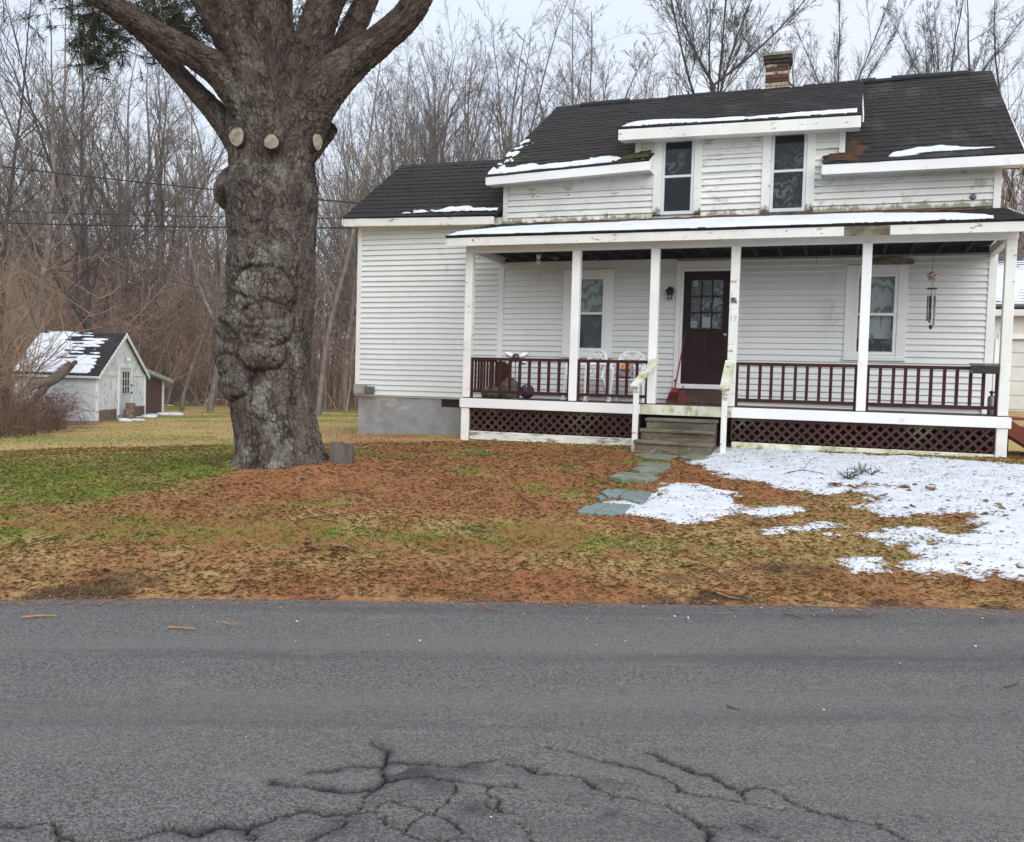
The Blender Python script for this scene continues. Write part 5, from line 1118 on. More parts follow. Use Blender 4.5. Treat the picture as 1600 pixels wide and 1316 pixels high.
for (px, py, lab, n_) in ((1325, 752, 'tuft of green pine sprig on the broad snow patch', 90), (1345, 744, 'upright green pine sprig beside the larger tuft on snow', 70), (1362, 746, 'tiny green sprig poking from the snow', 24)):
    V, F = [], []; p = at_ground(px, py) + np.array([0, 0, .03])
    for a in range(4): needle_spray(V, F, p, np.array([math.cos(a * 1.7), .4 * math.sin(a * 1.7), .6]), .12, n_ // 4, -.1, .09, .0035)
    b = MB(); b.V = [tuple(v) for v in V]; b.F = F
    for a in range(4): b.tube([p, p + np.array([.09 * math.cos(a * 1.7), .04 * math.sin(a * 1.7), .07])], .004, 4)
    b.build('pine_sprig', PNEED, None, label=lab, cat='pine sprig', group='pine sprigs on the snow')
LEAFM = M('dead_leaf', (.17, .085, .045), (.25, .15, .085), 9, .9, var=.15)
def leaf_heap(px, py, n, sp, lab):
    c = at_ground(px, py); V, F = [], []
    for i in range(n):
        x, y = c[0] + nr.normal(0, sp), c[1] + nr.normal(0, sp * .6); z = float(ground_z(x, y)) + nr.uniform(.01, .05); a = nr.uniform(0, 6.28); l = nr.uniform(.04, .075); w_ = l * .6; cu_ = nr.uniform(.01, .03)
        e1 = np.array([math.cos(a), math.sin(a), nr.uniform(-.3, .4)]); e2 = np.array([-math.sin(a), math.cos(a), nr.uniform(-.3, .3)]); p = np.array([x, y, z]); k = len(V)
        V += [p - e1 * l, p - e2 * w_ + [0, 0, cu_], p + e1 * l, p + e2 * w_ + [0, 0, cu_], p]; F += [[k, k + 1, k + 4], [k + 1, k + 2, k + 4], [k + 2, k + 3, k + 4], [k + 3, k, k + 4]]
    obj('dead_leaves', V, F, LEAFM, None, label=lab, kind='stuff')
leaf_heap(478, 859, 9, .06, 'clump of curled brown leaves on the lawn'); leaf_heap(525, 861, 7, .09, 'looser scatter of brown leaves on the lawn'); leaf_heap(1325, 763, 14, .12, 'leaves at the snow edge'); leaf_heap(330, 728, 5, .06, 'two pale leaves on the green grass'); leaf_heap(1420, 765, 16, .2, 'leaves scattered on the snow'); leaf_heap(1540, 800, 26, .5, 'scattered leaf scraps on the snow')
V, F = [], []
for i in range(420):
    t_, s_ = nr.uniform(-11, 5), 7.5 * nr.rand() ** 1.4 + .05; x, y = ts_xy(t_, s_)
    if y > YP - .3 and x > -9.5 or math.hypot(x - PINE[0], y - PINE[1]) < .9: continue
    z = float(ground_z(x, y)) + nr.uniform(.012, .03); a = nr.uniform(0, 6.28); l = nr.uniform(.018, .042); e1 = np.array([math.cos(a), math.sin(a), nr.uniform(-.3, .4)]); e2 = np.array([-math.sin(a), math.cos(a), nr.uniform(-.3, .3)]); p = np.array([x, y, z]); k = len(V)
    V += [p - e1 * l, p - e2 * l * .6 + [0, 0, .008], p + e1 * l, p + e2 * l * .6 + [0, 0, .008], p]; F += [[k, k + 1, k + 4], [k + 1, k + 2, k + 4], [k + 2, k + 3, k + 4], [k + 3, k, k + 4]]
obj('dead_leaves', V, F, LEAFM, None, label='small dead leaves and chips scattered over the front yard', kind='stuff')
PEB = M('white_pebble', (.62, .62, .60), (.5, .5, .48), 30, .6)
peb = MB()
for i in range(46):
    if i < 10: q = rpts([[(656, 1001), (464, 971), (1054, 963), (1075, 965), (1190, 950), (1287, 1109), (1524, 1010), (1005, 948), (1300, 954), (1535, 966)][i]], .004)[0]
    else: t_, s_ = nr.uniform(-5, 3), nr.uniform(-3.5, -.1) * nr.rand(); q = np.array([*ts_xy(t_, s_), .004])
    peb.ball(q, nr.uniform(.003, .006) if i > 9 else nr.uniform(.006, .011), 6, 4, (1, 1, .6))
peb.build('road_grit', PEB, None, True, label='loose white grit scattered on the asphalt', kind='stuff')
# ================================================================== THE BIG PINE
PD = float(np.dot(np.array([PINE[0], PINE[1], 1.5]) - CAM, CD))
def pine_bark():
    m = bpy.data.materials.new('pine_bark'); m.use_nodes = True; nt = m.node_tree; nt.nodes.clear(); N = nt.nodes.new; K = nt.links.new
    o = N('ShaderNodeOutputMaterial'); bs = N('ShaderNodeBsdfPrincipled'); bs.inputs['Roughness'].default_value = .95; bs.inputs['Specular IOR Level'].default_value = .15; K(bs.outputs[0], o.inputs[0])
    def attr(nm): a = N('ShaderNodeAttribute'); a.attribute_name = nm; return a.outputs['Fac']
    cx = N('ShaderNodeCombineXYZ'); K(attr('bu'), cx.inputs[0]); K(attr('bv'), cx.inputs[1]); K(attr('bw'), cx.inputs[2]); g = N('ShaderNodeNewGeometry')
    def noise(src, sc, st=(1, 1, 1), det=5, ro=.65):
        mp = N('ShaderNodeMapping'); mp.inputs['Scale'].default_value = st; K(src, mp.inputs['Vector']); n = N('ShaderNodeTexNoise'); n.inputs['Scale'].default_value = sc; n.inputs['Detail'].default_value = det; n.inputs['Roughness'].default_value = ro; K(mp.outputs[0], n.inputs['Vector']); return n
    def rng(f, a, b, c=0, d=1):
        r = N('ShaderNodeMapRange'); r.inputs['From Min'].default_value = a; r.inputs['From Max'].default_value = b; r.inputs['To Min'].default_value = c; r.inputs['To Max'].default_value = d; K(f, r.inputs['Value']); return r.outputs[0]
    def mix(f, a, b):
        x = N('ShaderNodeMix'); x.data_type = 'RGBA'; K(f, x.inputs[0])
        for s, v in ((6, a), (7, b)):
            if isinstance(v, tuple): x.inputs[s].default_value = (*v, 1)
            else: K(v, x.inputs[s])
        return x.outputs[2]
    wn = noise(cx.outputs[0], 7, (1, .6, 1), 4, .7); wv = N('ShaderNodeVectorMath'); wv.operation = 'MULTIPLY_ADD'; wv.inputs[1].default_value = (.11, .16, 0); K(wn.outputs['Color'], wv.inputs[0]); K(cx.outputs[0], wv.inputs[2])
    def plates(sx, sy):
        mp = N('ShaderNodeMapping'); mp.inputs['Scale'].default_value = (sx, sy, 1); K(wv.outputs[0], mp.inputs['Vector'])
        v = N('ShaderNodeTexVoronoi'); v.voronoi_dimensions = '2D'; v.feature = 'DISTANCE_TO_EDGE'; v.inputs['Scale'].default_value = 1; K(mp.outputs[0], v.inputs['Vector'])
        c = N('ShaderNodeTexVoronoi'); c.voronoi_dimensions = '2D'; c.inputs['Scale'].default_value = 1; K(mp.outputs[0], c.inputs['Vector']); sp = N('ShaderNodeSeparateColor'); K(c.outputs['Color'], sp.inputs[0]); return v.outputs['Distance'], sp.outputs[0]
    d1, id1 = plates(19, 7.5); d2, _ = plates(44, 23)
    gap = N('ShaderNodeMath'); gap.operation = 'MULTIPLY'; K(rng(noise(cx.outputs[0], 5, (1, .5, 1)).outputs['Fac'], .35, .6), gap.inputs[0]); K(rng(d1, .01, .17, 1, 0), gap.inputs[1])
    fine = rng(d2, 0, .10, .55, 0); mx = N('ShaderNodeMath'); mx.operation = 'MAXIMUM'; K(gap.outputs[0], mx.inputs[0]); K(fine, mx.inputs[1]); mx2 = N('ShaderNodeMath'); mx2.operation = 'MAXIMUM'; mu = N('ShaderNodeMath'); mu.operation = 'MULTIPLY'; mu.inputs[1].default_value = .85; K(attr('fissure'), mu.inputs[0]); K(mx.outputs[0], mx2.inputs[0]); K(mu.outputs[0], mx2.inputs[1])
    base = mix(id1, (.102, .084, .072), (.225, .200, .178)); base = mix(rng(noise(g.outputs['Position'], 46, det=3).outputs['Fac'], .35, .7), base, (.11, .085, .07))
    base = mix(rng(noise(g.outputs['Position'], 2.3, (1, 1, .7)).outputs['Fac'], .56, .68), base, (.30, .30, .235))     # grey lichen crust
    base = mix(rng(attr('lichen'), .35, .95, 0, .7), base, mix(id1, (.26, .245, .20), (.18, .165, .14)))
    up = mix(id1, (.060, .038, .029), (.130, .090, .070)); up = mix(rng(noise(g.outputs['Position'], 3.4).outputs['Fac'], .60, .70), up, (.20, .22, .13))
    base = mix(attr('upper'), base, up)
    col = mix(mx2.outputs[0], base, (.024, .017, .014)); K(col, bs.inputs['Base Color'])
    h1 = N('ShaderNodeMath'); h1.operation = 'SUBTRACT'; h1.inputs[0].default_value = 1; K(mx.outputs[0], h1.inputs[1]); h2 = N('ShaderNodeMath'); h2.operation = 'MULTIPLY_ADD'; h2.inputs[1].default_value = .5; K(noise(g.outputs['Position'], 60, det=3).outputs['Fac'], h2.inputs[0]); K(h1.outputs[0], h2.inputs[2])
    b = N('ShaderNodeBump'); b.inputs['Distance'].default_value = .014; b.inputs['Strength'].default_value = 1; K(h2.outputs[0], b.inputs['Height']); K(b.outputs[0], bs.inputs['Normal']); return m
PBARK = pine_bark(); PBARKU = PBARK
def ridged(x, y, z, o, seed):
    r = 0; a_ = .5; t = 0
    for i in range(o): k = 2.1 ** i; r = r + a_ * (1 - np.abs(2 * vn(x * k + 9.7 * i, y * k, z * k + 3.1 * i, seed + i) - 1)); t += a_; a_ *= .55
    return r / t
def bark_disp(a, h, seed, ca=.075, ch=.20):
    """rugged plates split by long crooked fissures; a,h in metres round and along the stem"""
    wa = a + .09 * (fbm(a * 4, h * 2.2, 0, 4, seed) - .5) * 2 + .03 * (fbm(a * 18, h * 12, 0, 2, seed + 11) - .5) * 2; wh = h + .16 * (fbm(a * 4, h * 3, 7, 4, seed + 1) - .5) * 2
    f1, f2, cid = vor(wa / ca, wh / ch, seed); e = f2 - f1; keepf = sst(.36, .56, fbm(a * 6, h * 3, 3, 3, seed + 13))
    plate = 1 - (1 - sst(.0, .16, e)) * keepf
    rdg = 1 - sst(.70, .93, ridged(wa * 9, wh * 3.1, 0, 3, seed + 20))          # long crooked furrows
    scl = ridged(a * 26, h * 15, 1, 3, seed + 30)
    g1, g2, _ = vor(wa / (ca * .36), wh / (ch * .30), seed + 3); fine = sst(.0, .22, g2 - g1)
    d = .50 * plate * (.7 + .5 * cid) + .42 * rdg + .22 * fine + .30 * scl
    return d, (1 - plate) * .55 + (1 - rdg) * .75 + .25 * (1 - fine)
def stem(name, cen, rad, parent, mat, amp, nu, nv, seed, bumps=(), flare=None, front=True, label=None, ca=.075, ch=.20, squash=1.0):
    """a bark-covered stem along the centre points, dense on the side that is seen"""
    cen = np.array(cen, float); rad = np.array(rad, float); k = len(cen)
    dd = np.r_[0, np.cumsum(np.linalg.norm(np.diff(cen, axis=0), axis=1))]; hs = np.linspace(0, dd[-1], nv)
    def sm(v):
        out = np.interp(hs, dd, v); w_ = max(1, nv // (3 * k)); ker = np.ones(2 * w_ + 1) / (2 * w_ + 1)
        return np.convolve(np.r_[[2 * out[0] - x for x in out[1:w_ + 1][::-1]], out, [2 * out[-1] - x for x in out[-w_ - 1:-1][::-1]]], ker, 'valid')
    C = np.stack([sm(cen[:, i]) for i in range(3)], 1); R = sm(rad)
    T = np.gradient(C, axis=0); T /= np.linalg.norm(T, axis=1)[:, None]
    F_ = -D0 - (T @ -D0)[:, None] * T; F_ /= np.linalg.norm(F_, axis=1)[:, None]; S_ = np.cross(F_, T)
    if front: th = np.r_[np.linspace(-1.75, 1.75, int(nu * .8)), np.linspace(1.75, 2 * np.pi - 1.75, int(nu * .2) + 2)[1:-1]]
    else: th = np.linspace(-np.pi, np.pi, nu, endpoint=False)
    TH, Hh = np.meshgrid(th, hs, indexing='ij'); r0 = R[None, :] * np.ones_like(TH)
    d, fis = bark_disp(TH * R.mean(), Hh, seed, ca, ch)
    big = (fbm(TH * R.mean() * 1.7, Hh * 1.1, 0, 3, seed + 9) - .5) * .15 * R[None, :]
    flu = flare(TH, Hh) if flare else 0
    rr = r0 + big + flu; bsum = np.zeros_like(TH); crease = np.zeros_like(TH); crown_ = np.zeros_like(TH)
    for (bt, bh, br, ba) in bumps:
        wob_ = .9 + .5 * (fbm(TH * 4 + bh, Hh * 4, bt, 3, seed + 50) - .5); r2 = (((TH - bt) * R.mean() / br) ** 2 + ((Hh - bh) / (br * 1.05)) ** 2) * wob_ / 1.9
        q = np.sqrt(np.clip(1 - r2, 0, 1)) if ba > .1 else np.exp(-(r2 * 1.9) ** 1.4); bsum = np.maximum(bsum, ba * q) if ba > .1 else bsum + ba * q
        if ba > .1: crease = np.maximum(crease, np.exp(-((r2 - 1.0) / .16) ** 2)); crown_ = np.maximum(crown_, np.exp(-r2 * 3.5 - ((Hh - bh - br * .35) / br) ** 2))
    # burls have whorled, finer bark
    rr = rr * .935 - .03 * crease + bsum * (.80 + .40 * fbm(TH * 5, Hh * 6, 0, 3, seed + 40)) + amp * (d - 1.0)
    P = C[None] + (np.cos(TH) * rr)[..., None] * F_[None] * squash + (np.sin(TH) * rr)[..., None] * S_[None]
    n1, n2 = P.shape[:2]; i = np.arange(n1)[:, None]; j = np.arange(n2 - 1)[None]; i2 = (i + 1) % n1
    F = np.stack([i * n2 + j, i2 * n2 + j, i2 * n2 + j + 1, i * n2 + j + 1], -1).reshape(-1, 4)
    return obj(name, P.reshape(-1, 3), F, mat, parent, True, label=label, attrs=dict(bu=(TH * R.mean()).ravel(), bv=Hh.ravel(), bw=np.full(TH.size, seed * 1.0), fissure=np.clip(fis * 1.0 + .7 * crease * (.5 + fbm(TH * 9, Hh * 9, 0, 2, 88)) - .5 * crown_, 0, 1).ravel(), lichen=crown_.ravel(), upper=(np.clip(sst(4.2, 5.9, P[..., 2] + 1.2 * (fbm(P[..., 0] * 3, P[..., 1] * 3, P[..., 2] * 1.5, 3, 77) - .5)), 0, 1) * (.62 + .16 * (name == 'limb'))).ravel()))
pz = float(ground_z(*PINE))
pine = empty('pine_tree', (PINE[0], PINE[1], pz), 'huge old pine with burled trunk and sawn limb scars in front of the wing', 'tree')
outl = [(790, 326, 556), (765, 336, 545), (748, 347, 532), (728, 359, 518), (700, 366, 507), (670, 364, 499), (640, 361, 492), (610, 357, 488), (580, 350, 486), (550, 346, 486), (520, 349, 488), (490, 353, 490), (455, 355, 493), (420, 356, 494), (380, 354, 494), (340, 352, 497), (310, 352, 500), (280, 354, 494), (250, 356, 489), (220, 356, 492), (195, 355, 494), (165, 356, 484), (130, 360, 470), (95, 366, 462), (50, 369, 459), (0, 371, 457), (-60, 374, 454), (-180, 380, 446), (-420, 392, 430)]
cen = [at_d((a + b) / 2, y, PD) for y, a, b in outl]; rad = [(b - a) / 2 * PD / FPX for y, a, b in outl]
hz = np.r_[0, np.cumsum([np.linalg.norm(np.array(cen[i + 1]) - cen[i]) for i in range(len(cen) - 1)])]
h_of = lambda py: float(np.interp(-py, [-o[0] for o in outl], hz))
def bmp(px, py, rpx, a):
    l, r = np.interp(-py, [-o[0] for o in outl], [o[1] for o in outl]), np.interp(-py, [-o[0] for o in outl], [o[2] for o in outl])
    return (-math.asin(max(-1, min(1, (px - (l + r) / 2) / ((r - l) / 2)))), h_of(py), rpx * PD / FPX, a)
BUMPS = [bmp(390, 508, 24, .105), bmp(430, 468, 26, .115), bmp(360, 548, 23, .105), bmp(438, 512, 22, .13), bmp(375, 588, 22, .102), bmp(425, 552, 23, .105), bmp(395, 425, 36, .07), bmp(352, 296, 24, .16), bmp(494, 312, 18, .06), bmp(432, 655, 36, .07), bmp(392, 622, 22, .07), bmp(440, 178, 24, .10), bmp(376, 222, 18, .05), bmp(424, 228, 20, .08), bmp(482, 226, 18, .04), bmp(390, 300, 24, .09), bmp(470, 440, 26, .07), bmp(356, 515, 18, .06), bmp(465, 590, 30, .09), bmp(412, 358, 40, .07), bmp(470, 390, 24, .06), bmp(405, 690, 26, .05)]
def flare(TH, H):
    b = np.clip(1 - H / .85, 0, 1) ** 2.2
    return b * (.22 + .22 * np.cos(TH * 5 + .8) + .14 * np.cos(TH * 8 + 2.1) + .10 * np.clip(np.abs(np.sin(TH)), 0, 1))
trunk = stem('trunk', cen, rad, pine, PBARK, .040, 300, 620, 131, BUMPS, flare, ca=.055, ch=.16)
def limb(pix, wid, seed, label=None, amp=.040, nu=66, deps=0.0):
    n = len(pix); ds = np.linspace(0, 1, n) * deps if np.isscalar(deps) else deps
    c = [at_d(x, y, PD + d) for (x, y), d in zip(pix, ds)]; r = [w_ / 2 * (PD + d) / FPX for w_, d in zip(wid, ds)]
    L_ = sum(np.linalg.norm(np.array(c[i + 1]) - c[i]) for i in range(n - 1))
    return stem('limb', c, r, pine, PBARKU, amp, nu, int(max(60, L_ / .018)), seed, label=label, ca=.045, ch=.10)
limb([(425, 280), (405, 205), (374, 146), (340, 106), (300, 85), (255, 58), (212, 32), (165, 2), (110, -40), (20, -100)], [50, 62, 60, 52, 41, 37, 35, 33, 31, 26], 201, 'thick limb rising to the upper left with a healed knot', deps=[-.22, -.30, -.38, -.42, -.45, -.45, -.5, -.5, -.5, -.5])
limb([(410, 275), (380, 232), (352, 192), (320, 158), (285, 120), (255, 88), (228, 58), (195, 30), (150, 0), (90, -30)], [40, 46, 42, 32, 27, 24, 23, 21, 19, 16], 202, 'lower left limb passing under the thick limb', deps=[.1, 0, 0, 0, 0, .1, .3, .5, .7, .9])
limb([(400, 170), (372, 105), (348, 60), (325, 22), (304, -15), (270, -80)], [40, 36, 30, 27, 26, 22], 203, deps=.8)
limb([(428, 310), (412, 195), (392, 115), (372, 60), (355, 5), (338, -50), (310, -140)], [50, 62, 58, 48, 45, 43, 36], 204, 'reddish limb rising just left of the leader', deps=[-.30, -.42, -.50, -.55, -.6, -.7, -.9])
limb([(436, 310), (452, 200), (470, 122), (490, 62), (508, 5), (525, -50), (550, -140)], [56, 70, 66, 60, 57, 54, 44], 205, 'limb rising right of the leader with lichen on its side', deps=[-.30, -.38, -.44, -.46, -.5, -.6, -.8])
limb([(490, 160), (528, 88), (552, 45), (572, 2), (590, -40), (620, -110)], [44, 40, 38, 36, 34, 26], 206, deps=.3)
limb([(432, 330), (458, 220), (485, 160), (515, 126), (555, 94), (592, 66), (625, 38), (650, 6), (672, -40), (690, -110)], [56, 84, 84, 72, 56, 49, 45, 43, 40, 34], 207, 'heavy limb sweeping to the upper right', deps=[-.25, -.32, -.40, -.45, -.5, -.55, -.6, -.6, -.6, -.6])
limb([(478, 110), (482, 45), (492, 0), (500, -60)], [26, 22, 20, 18], 208, deps=.9)
limb([(470, 245), (490, 222), (508, 206), (518, 196)], [48, 42, 34, 26], 209, 'broken limb stub on the right side', deps=[.15, .1, .1, .05])
# sawn limb faces
CUTM = M('sawn_pine_face', (.33, .295, .23), (.21, .175, .13), 14, .8, c3=(.22, .15, .10), s3=13, lo3=.56, hi3=.7, bump=.004, bscale=60)
def sawn(px, py, w_, h_, side, label, out=.0):
    dep = PD - np.sqrt(max(0, 1)) * .0
    l, r = np.interp(-py, [-o[0] for o in outl], [o[1] for o in outl]), np.interp(-py, [-o[0] for o in outl], [o[2] for o in outl])
    R_ = (r - l) / 2 * PD / FPX; ux = max(-.98, min(.98, (px - (l + r) / 2) / ((r - l) / 2))); depth = PD - R_ * math.sqrt(1 - ux * ux) - .10 - out
    c = at_d(px, py, depth); nrm = -D0 * math.cos(side) + R0 * math.sin(side); e1 = np.cross((0, 0, 1), nrm); e2 = np.array([0, 0, 1.0]); n = 28
    hw, hh = w_ / 2 * depth / FPX / max(.25, math.cos(side)), h_ / 2 * depth / FPX; V = []
    for rr, off in ((1.22, -.12), (1.16, -.02), (1.08, .006), (1.0, .004), (.93, -.004), (.55, .003), (.22, -.002)):
        for i in range(n):
            a = 2 * math.pi * i / n; wv = 1 + .05 * math.sin(3 * a + px) + .03 * math.sin(7 * a); V.append(c + e1 * (hw * rr * wv * math.cos(a)) + e2 * (hh * rr * wv * math.sin(a)) + nrm * off)
    F = [[j * n + i, j * n + (i + 1) % n, (j + 1) * n + (i + 1) % n, (j + 1) * n + i] for j in range(6) for i in range(n)] + [[6 * n + i for i in range(n)]]
    o = obj('sawn_face', np.array(V)[n * 3:], [[a - n * 3 for a in f] for f in F if min(f) >= n * 3], CUTM, pine, False, label=label)
    obj('collar', np.array(V)[:n * 4], [f for f in F if max(f) < n * 4], PBARKU, pine, True, attrs=dict(lichen=[0] * (n * 4), bu=[i * .02 for i in range(n * 4)], bv=[(i // n) * .05 for i in range(n * 4)], bw=[px] * (n * 4), fissure=[.25] * (n * 4), upper=[.5] * (n * 4)))
sawn(370, 213, 25, 29, -.30, 'pale round sawn limb face on the left', .10); sawn(424, 221, 23, 23, .02, 'round sawn limb face in the middle', .12); sawn(496, 221, 11, 26, 1.0, 'narrow sawn limb face seen nearly edge-on', .27); sawn(322, 101, 14, 17, -.3, 'greyed knot scar on the thick limb', .10)
# foliage: drooping needle sprays on thin twigs
V, F = [], []; rs = np.random.RandomState(5); tw = MB()
def fol(px, py, dep, n, spread, big=1.0):
    c = at_d(px, py, PD + dep)
    for _ in range(n):
        p = c + rs.normal(0, 1, 3) * spread; d = np.array([rs.normal(0, .8), rs.normal(0, .8), -.35 + rs.normal(0, .35)]); L_ = rs.uniform(.16, .34) * big; d = d / np.linalg.norm(d)
        tw.tube([p - d * .12, p + d * L_ * .5, p + d * L_ + np.array([0, 0, -.03])], [.005, .004, .002], 3, False)
        needle_spray(V, F, p, d, L_, 34, .45, .12, .0036, rs)
for px, py, dep, n, sp in ((150, 62, .3, 36, .16), (165, 35, .3, 34, .18), (135, 22, .4, 24, .14), (185, 62, .4, 16, .14), (150, 85, .35, 14, .10), (175, 85, .4, 8, .12), (128, 72, .4, 8, .1), (245, 20, .9, 42, .20), (275, 25, .9, 46, .20), (262, 48, 1.0, 36, .16), (300, 45, 1.1, 34, .18), (305, 72, 1.0, 22, .12), (230, 8, .8, 26, .18), (330, 20, 1.2, 26, .16), (470, 15, 1.6, 22, .14), (470, 40, 1.6, 12, .10), (200, -5, .6, 30, .25), (100, -20, .5, 30, .3), (300, -20, 1, 40, .35), (545, 10, 1.2, 10, .12)): fol(px, py, dep, n, sp)
fb = MB(); fb.V = tw.V; fb.F = tw.F; fb.build('twigs', PBARKU, pine, kind='stuff')
obj('foliage', V, F, PNEED, pine, kind='stuff')

# ================================================================== THE WHITE SHED AND WHAT STANDS ROUND IT
shed_o = np.array([-21.84, 21.58]); fz = RN; bk_ = -RT      # front runs along RN, the shed reaches back along -RT
def spt(u, v, z): return (shed_o[0] + fz[0] * u + bk_[0] * v, shed_o[1] + fz[1] * u + bk_[1] * v, z)
SW, SL, SE, SRZ = 3.2, 4.5, 1.56, 2.92
def shed_fit():
    """front width, length and heights that put the corners where the photograph has them"""
    best = lambda f, a, b, tgt: min(np.linspace(a, b, 400), key=lambda t: abs(f(t) - tgt))
    px = lambda p: [float(q) for q in to_px(*[np.array(c) for c in p])]
    sw = best(lambda t: px(spt(t, 0, .2))[0], 1.5, 6, 226); e = best(lambda t: px(spt(0, 0, t))[1], 1, 4, 584); l = best(lambda t: px(spt(0, t, e))[0], 2, 9, 22); rz = best(lambda t: px(spt(sw / 2, 0, t))[1], 1.5, 5, 523)
    return sw, e, l, rz
SW, SE, SL, SRZ = shed_fit()
SHW = M('flaking_white_shed_paint_lit', (.80, .84, .86), (.73, .77, .79), 2, .75, c3=(.15, .14, .13), s3=7.0, lo3=.575, hi3=.63, stretch3=(2.2, 2.2, .55), c4=(.30, .19, .12), s4=2.5, lo4=.62, hi4=.75)  # front white raised in the colour to look better lit than the side
SHS = M('white_shed_side_shaded', (.58, .62, .645), (.52, .555, .58), 1.5, .8, c3=(.22, .21, .20), s3=5, lo3=.64, hi3=.74, stretch3=(2, 2, .6))  # same white made darker in colour, for walls that look less lit
shed = empty('garden_shed', spt(SW / 2, SL / 2, 0), 'small white shed with flaking paint and a snowy black gable roof at the wood edge', 'shed')
g0 = float(ground_z(*spt(0, 0, 0)[:2])); g1 = float(ground_z(*spt(SW, 0, 0)[:2]))
b = MB(); b.prism([spt(0, 0, g0 - .1), spt(SW, 0, g1 - .1), spt(SW, 0, SE), spt(SW / 2, 0, SRZ), spt(0, 0, SE)], np.array(spt(0, .06, 0)) - spt(0, 0, 0)); b.build('front_wall', SHW, shed)
b = MB(); b.prism([spt(.0, .062, g0 - .1), spt(.06, .062, g0 - .1), spt(.06, .062, SE - .02), spt(.0, .062, SE - .02)], np.array(spt(0, SL, 0)) - spt(0, .06, 0)); b.build('side_wall', SHS, shed); b = MB(); b.prism([spt(SW - .06, .062, g1 - .1), spt(SW, .062, g1 - .1), spt(SW, .062, SE - .02), spt(SW - .06, .062, SE - .02)], np.array(spt(0, SL, 0)) - spt(0, .06, 0)); b.build('side_wall', SHS, shed)
b = MB(); b.prism([spt(0.062, SL - .06, g0 - .1), spt(SW - .062, SL - .06, g1 - .1), spt(SW - .062, SL - .06, SE), spt(SW / 2, SL - .06, SRZ - .05), spt(.062, SL - .06, SE)], np.array(spt(0, .06, 0)) - spt(0, 0, 0)); b.build('rear_wall', SHS, shed)
sl_ = np.array([SW / 2, SRZ - SE]); sl_ /= np.linalg.norm(sl_); ov = .16
roof_parts = []
for sgn in (0, 1):
    rr_ = MB(); e_u = -ov * sl_[0] if sgn == 0 else SW + ov * sl_[0]; e_z = SE - ov * sl_[1]
    rr_.prism([spt(e_u, -.10, e_z), spt(SW / 2, -.10, SRZ), spt(SW / 2, -.10, SRZ + .03), spt(e_u, -.10, e_z + .03)], np.array(spt(0, SL + .2, 0)) - spt(0, 0, 0)); ro_ = rr_.build('roof', CAPM, shed, label='near roof slope with a sheet of melting snow' if sgn == 0 else None); roof_parts.append(ro_)
    for i in range(12):
        v0, v1 = i / 12, min(1, (i + 1.25) / 12); V = []
        for vv, up in ((v0, .032), (v0, .056), (v1, .036)):
            u_ = e_u + (SW / 2 - e_u) * vv; z_ = e_z + (SRZ - e_z) * vv + up; V += [spt(u_, -.12, z_), spt(u_, SL + .12, z_)]
        obj('shingle_course', V, [[0, 1, 3, 2], [2, 3, 5, 4]], SHING, ro_)
for sgn in (0, 1):
    e_u = -ov * sl_[0] if sgn == 0 else SW + ov * sl_[0]; e_z = SE - ov * sl_[1]; b = MB(); b.prism([spt(e_u, -.135, e_z - .09), spt(SW / 2, -.135, SRZ - .09), spt(SW / 2, -.135, SRZ + .045), spt(e_u, -.135, e_z + .045)], np.array(spt(0, .03, 0)) - spt(0, 0, 0)); b.build('rake_board', TRIM, shed)
b = MB(); b.prism([spt(-ov * sl_[0] - .01, -.1, SE - ov * sl_[1] - .07), spt(-ov * sl_[0] + .015, -.1, SE - ov * sl_[1] - .07), spt(-ov * sl_[0] + .015, -.1, SE - ov * sl_[1] + .0), spt(-ov * sl_[0] - .01, -.1, SE - ov * sl_[1] + .0)], np.array(spt(0, SL + .2, 0)) - spt(0, 0, 0)); b.build('eave_board', SHS, shed)
def sbox(u0, u1, v0, v1, z0, z1, name, m, par=None, **k): b = MB(); b.prism([spt(u0, v0, z0), spt(u1, v0, z0), spt(u1, v0, z1), spt(u0, v0, z1)], np.array(spt(0, v1, 0)) - spt(0, v0, 0)); return b.build(name, m, par or shed, **k)
for u in (-.03, SW - .07): sbox(u, u + .10, -.03, .0, (g0 if u < 1 else g1) - .05, SE + .02, 'corner_board', TRIM)
sbox(.08, SW * .40, -.022, -.001, SE - .06, SE + .02, 'belt_board', TRIM); sbox(SW * .70, SW - .08, -.022, -.001, SE - .06, SE + .02, 'belt_board', TRIM)
du0, du1 = SW * .42, SW * .66; dzt = SE + .20; gd = g0 + .12
dr = sbox(du0, du1, -.03, -.001, gd, dzt, 'door', M('white_shed_door', (.62, .66, .66), (.56, .60, .60), 3, .6), label='white shed door with a nine-pane window')
for u0, u1, z0, z1 in ((du0 - .10, du0 - .002, gd, dzt + .1), (du1 + .002, du1 + .10, gd, dzt + .1), (du0 - .001, du1 + .001, dzt + .002, dzt + .10)): sbox(u0, u1, -.05, -.001, z0, z1, 'door_casing', TRIM)
wz0, wz1 = gd + (dzt - gd) * .45, dzt - .10; wu0, wu1 = du0 + (du1 - du0) * .16, du1 - (du1 - du0) * .2
sbox(wu0, wu1, -.036, -.031, wz0, wz1, 'window', BLACK, dr)
for i in range(4): u = wu0 + (wu1 - wu0) * i / 3; sbox(u - .012, u + .012, -.046, -.037, wz0 - .01, wz1 + .01, 'muntin', TRIM, dr)
for i in range(4): z = wz0 + (wz1 - wz0) * i / 3; sbox(wu0 - .01, wu1 + .01, -.055, -.047, z - .011, z + .011, 'muntin', TRIM, dr)
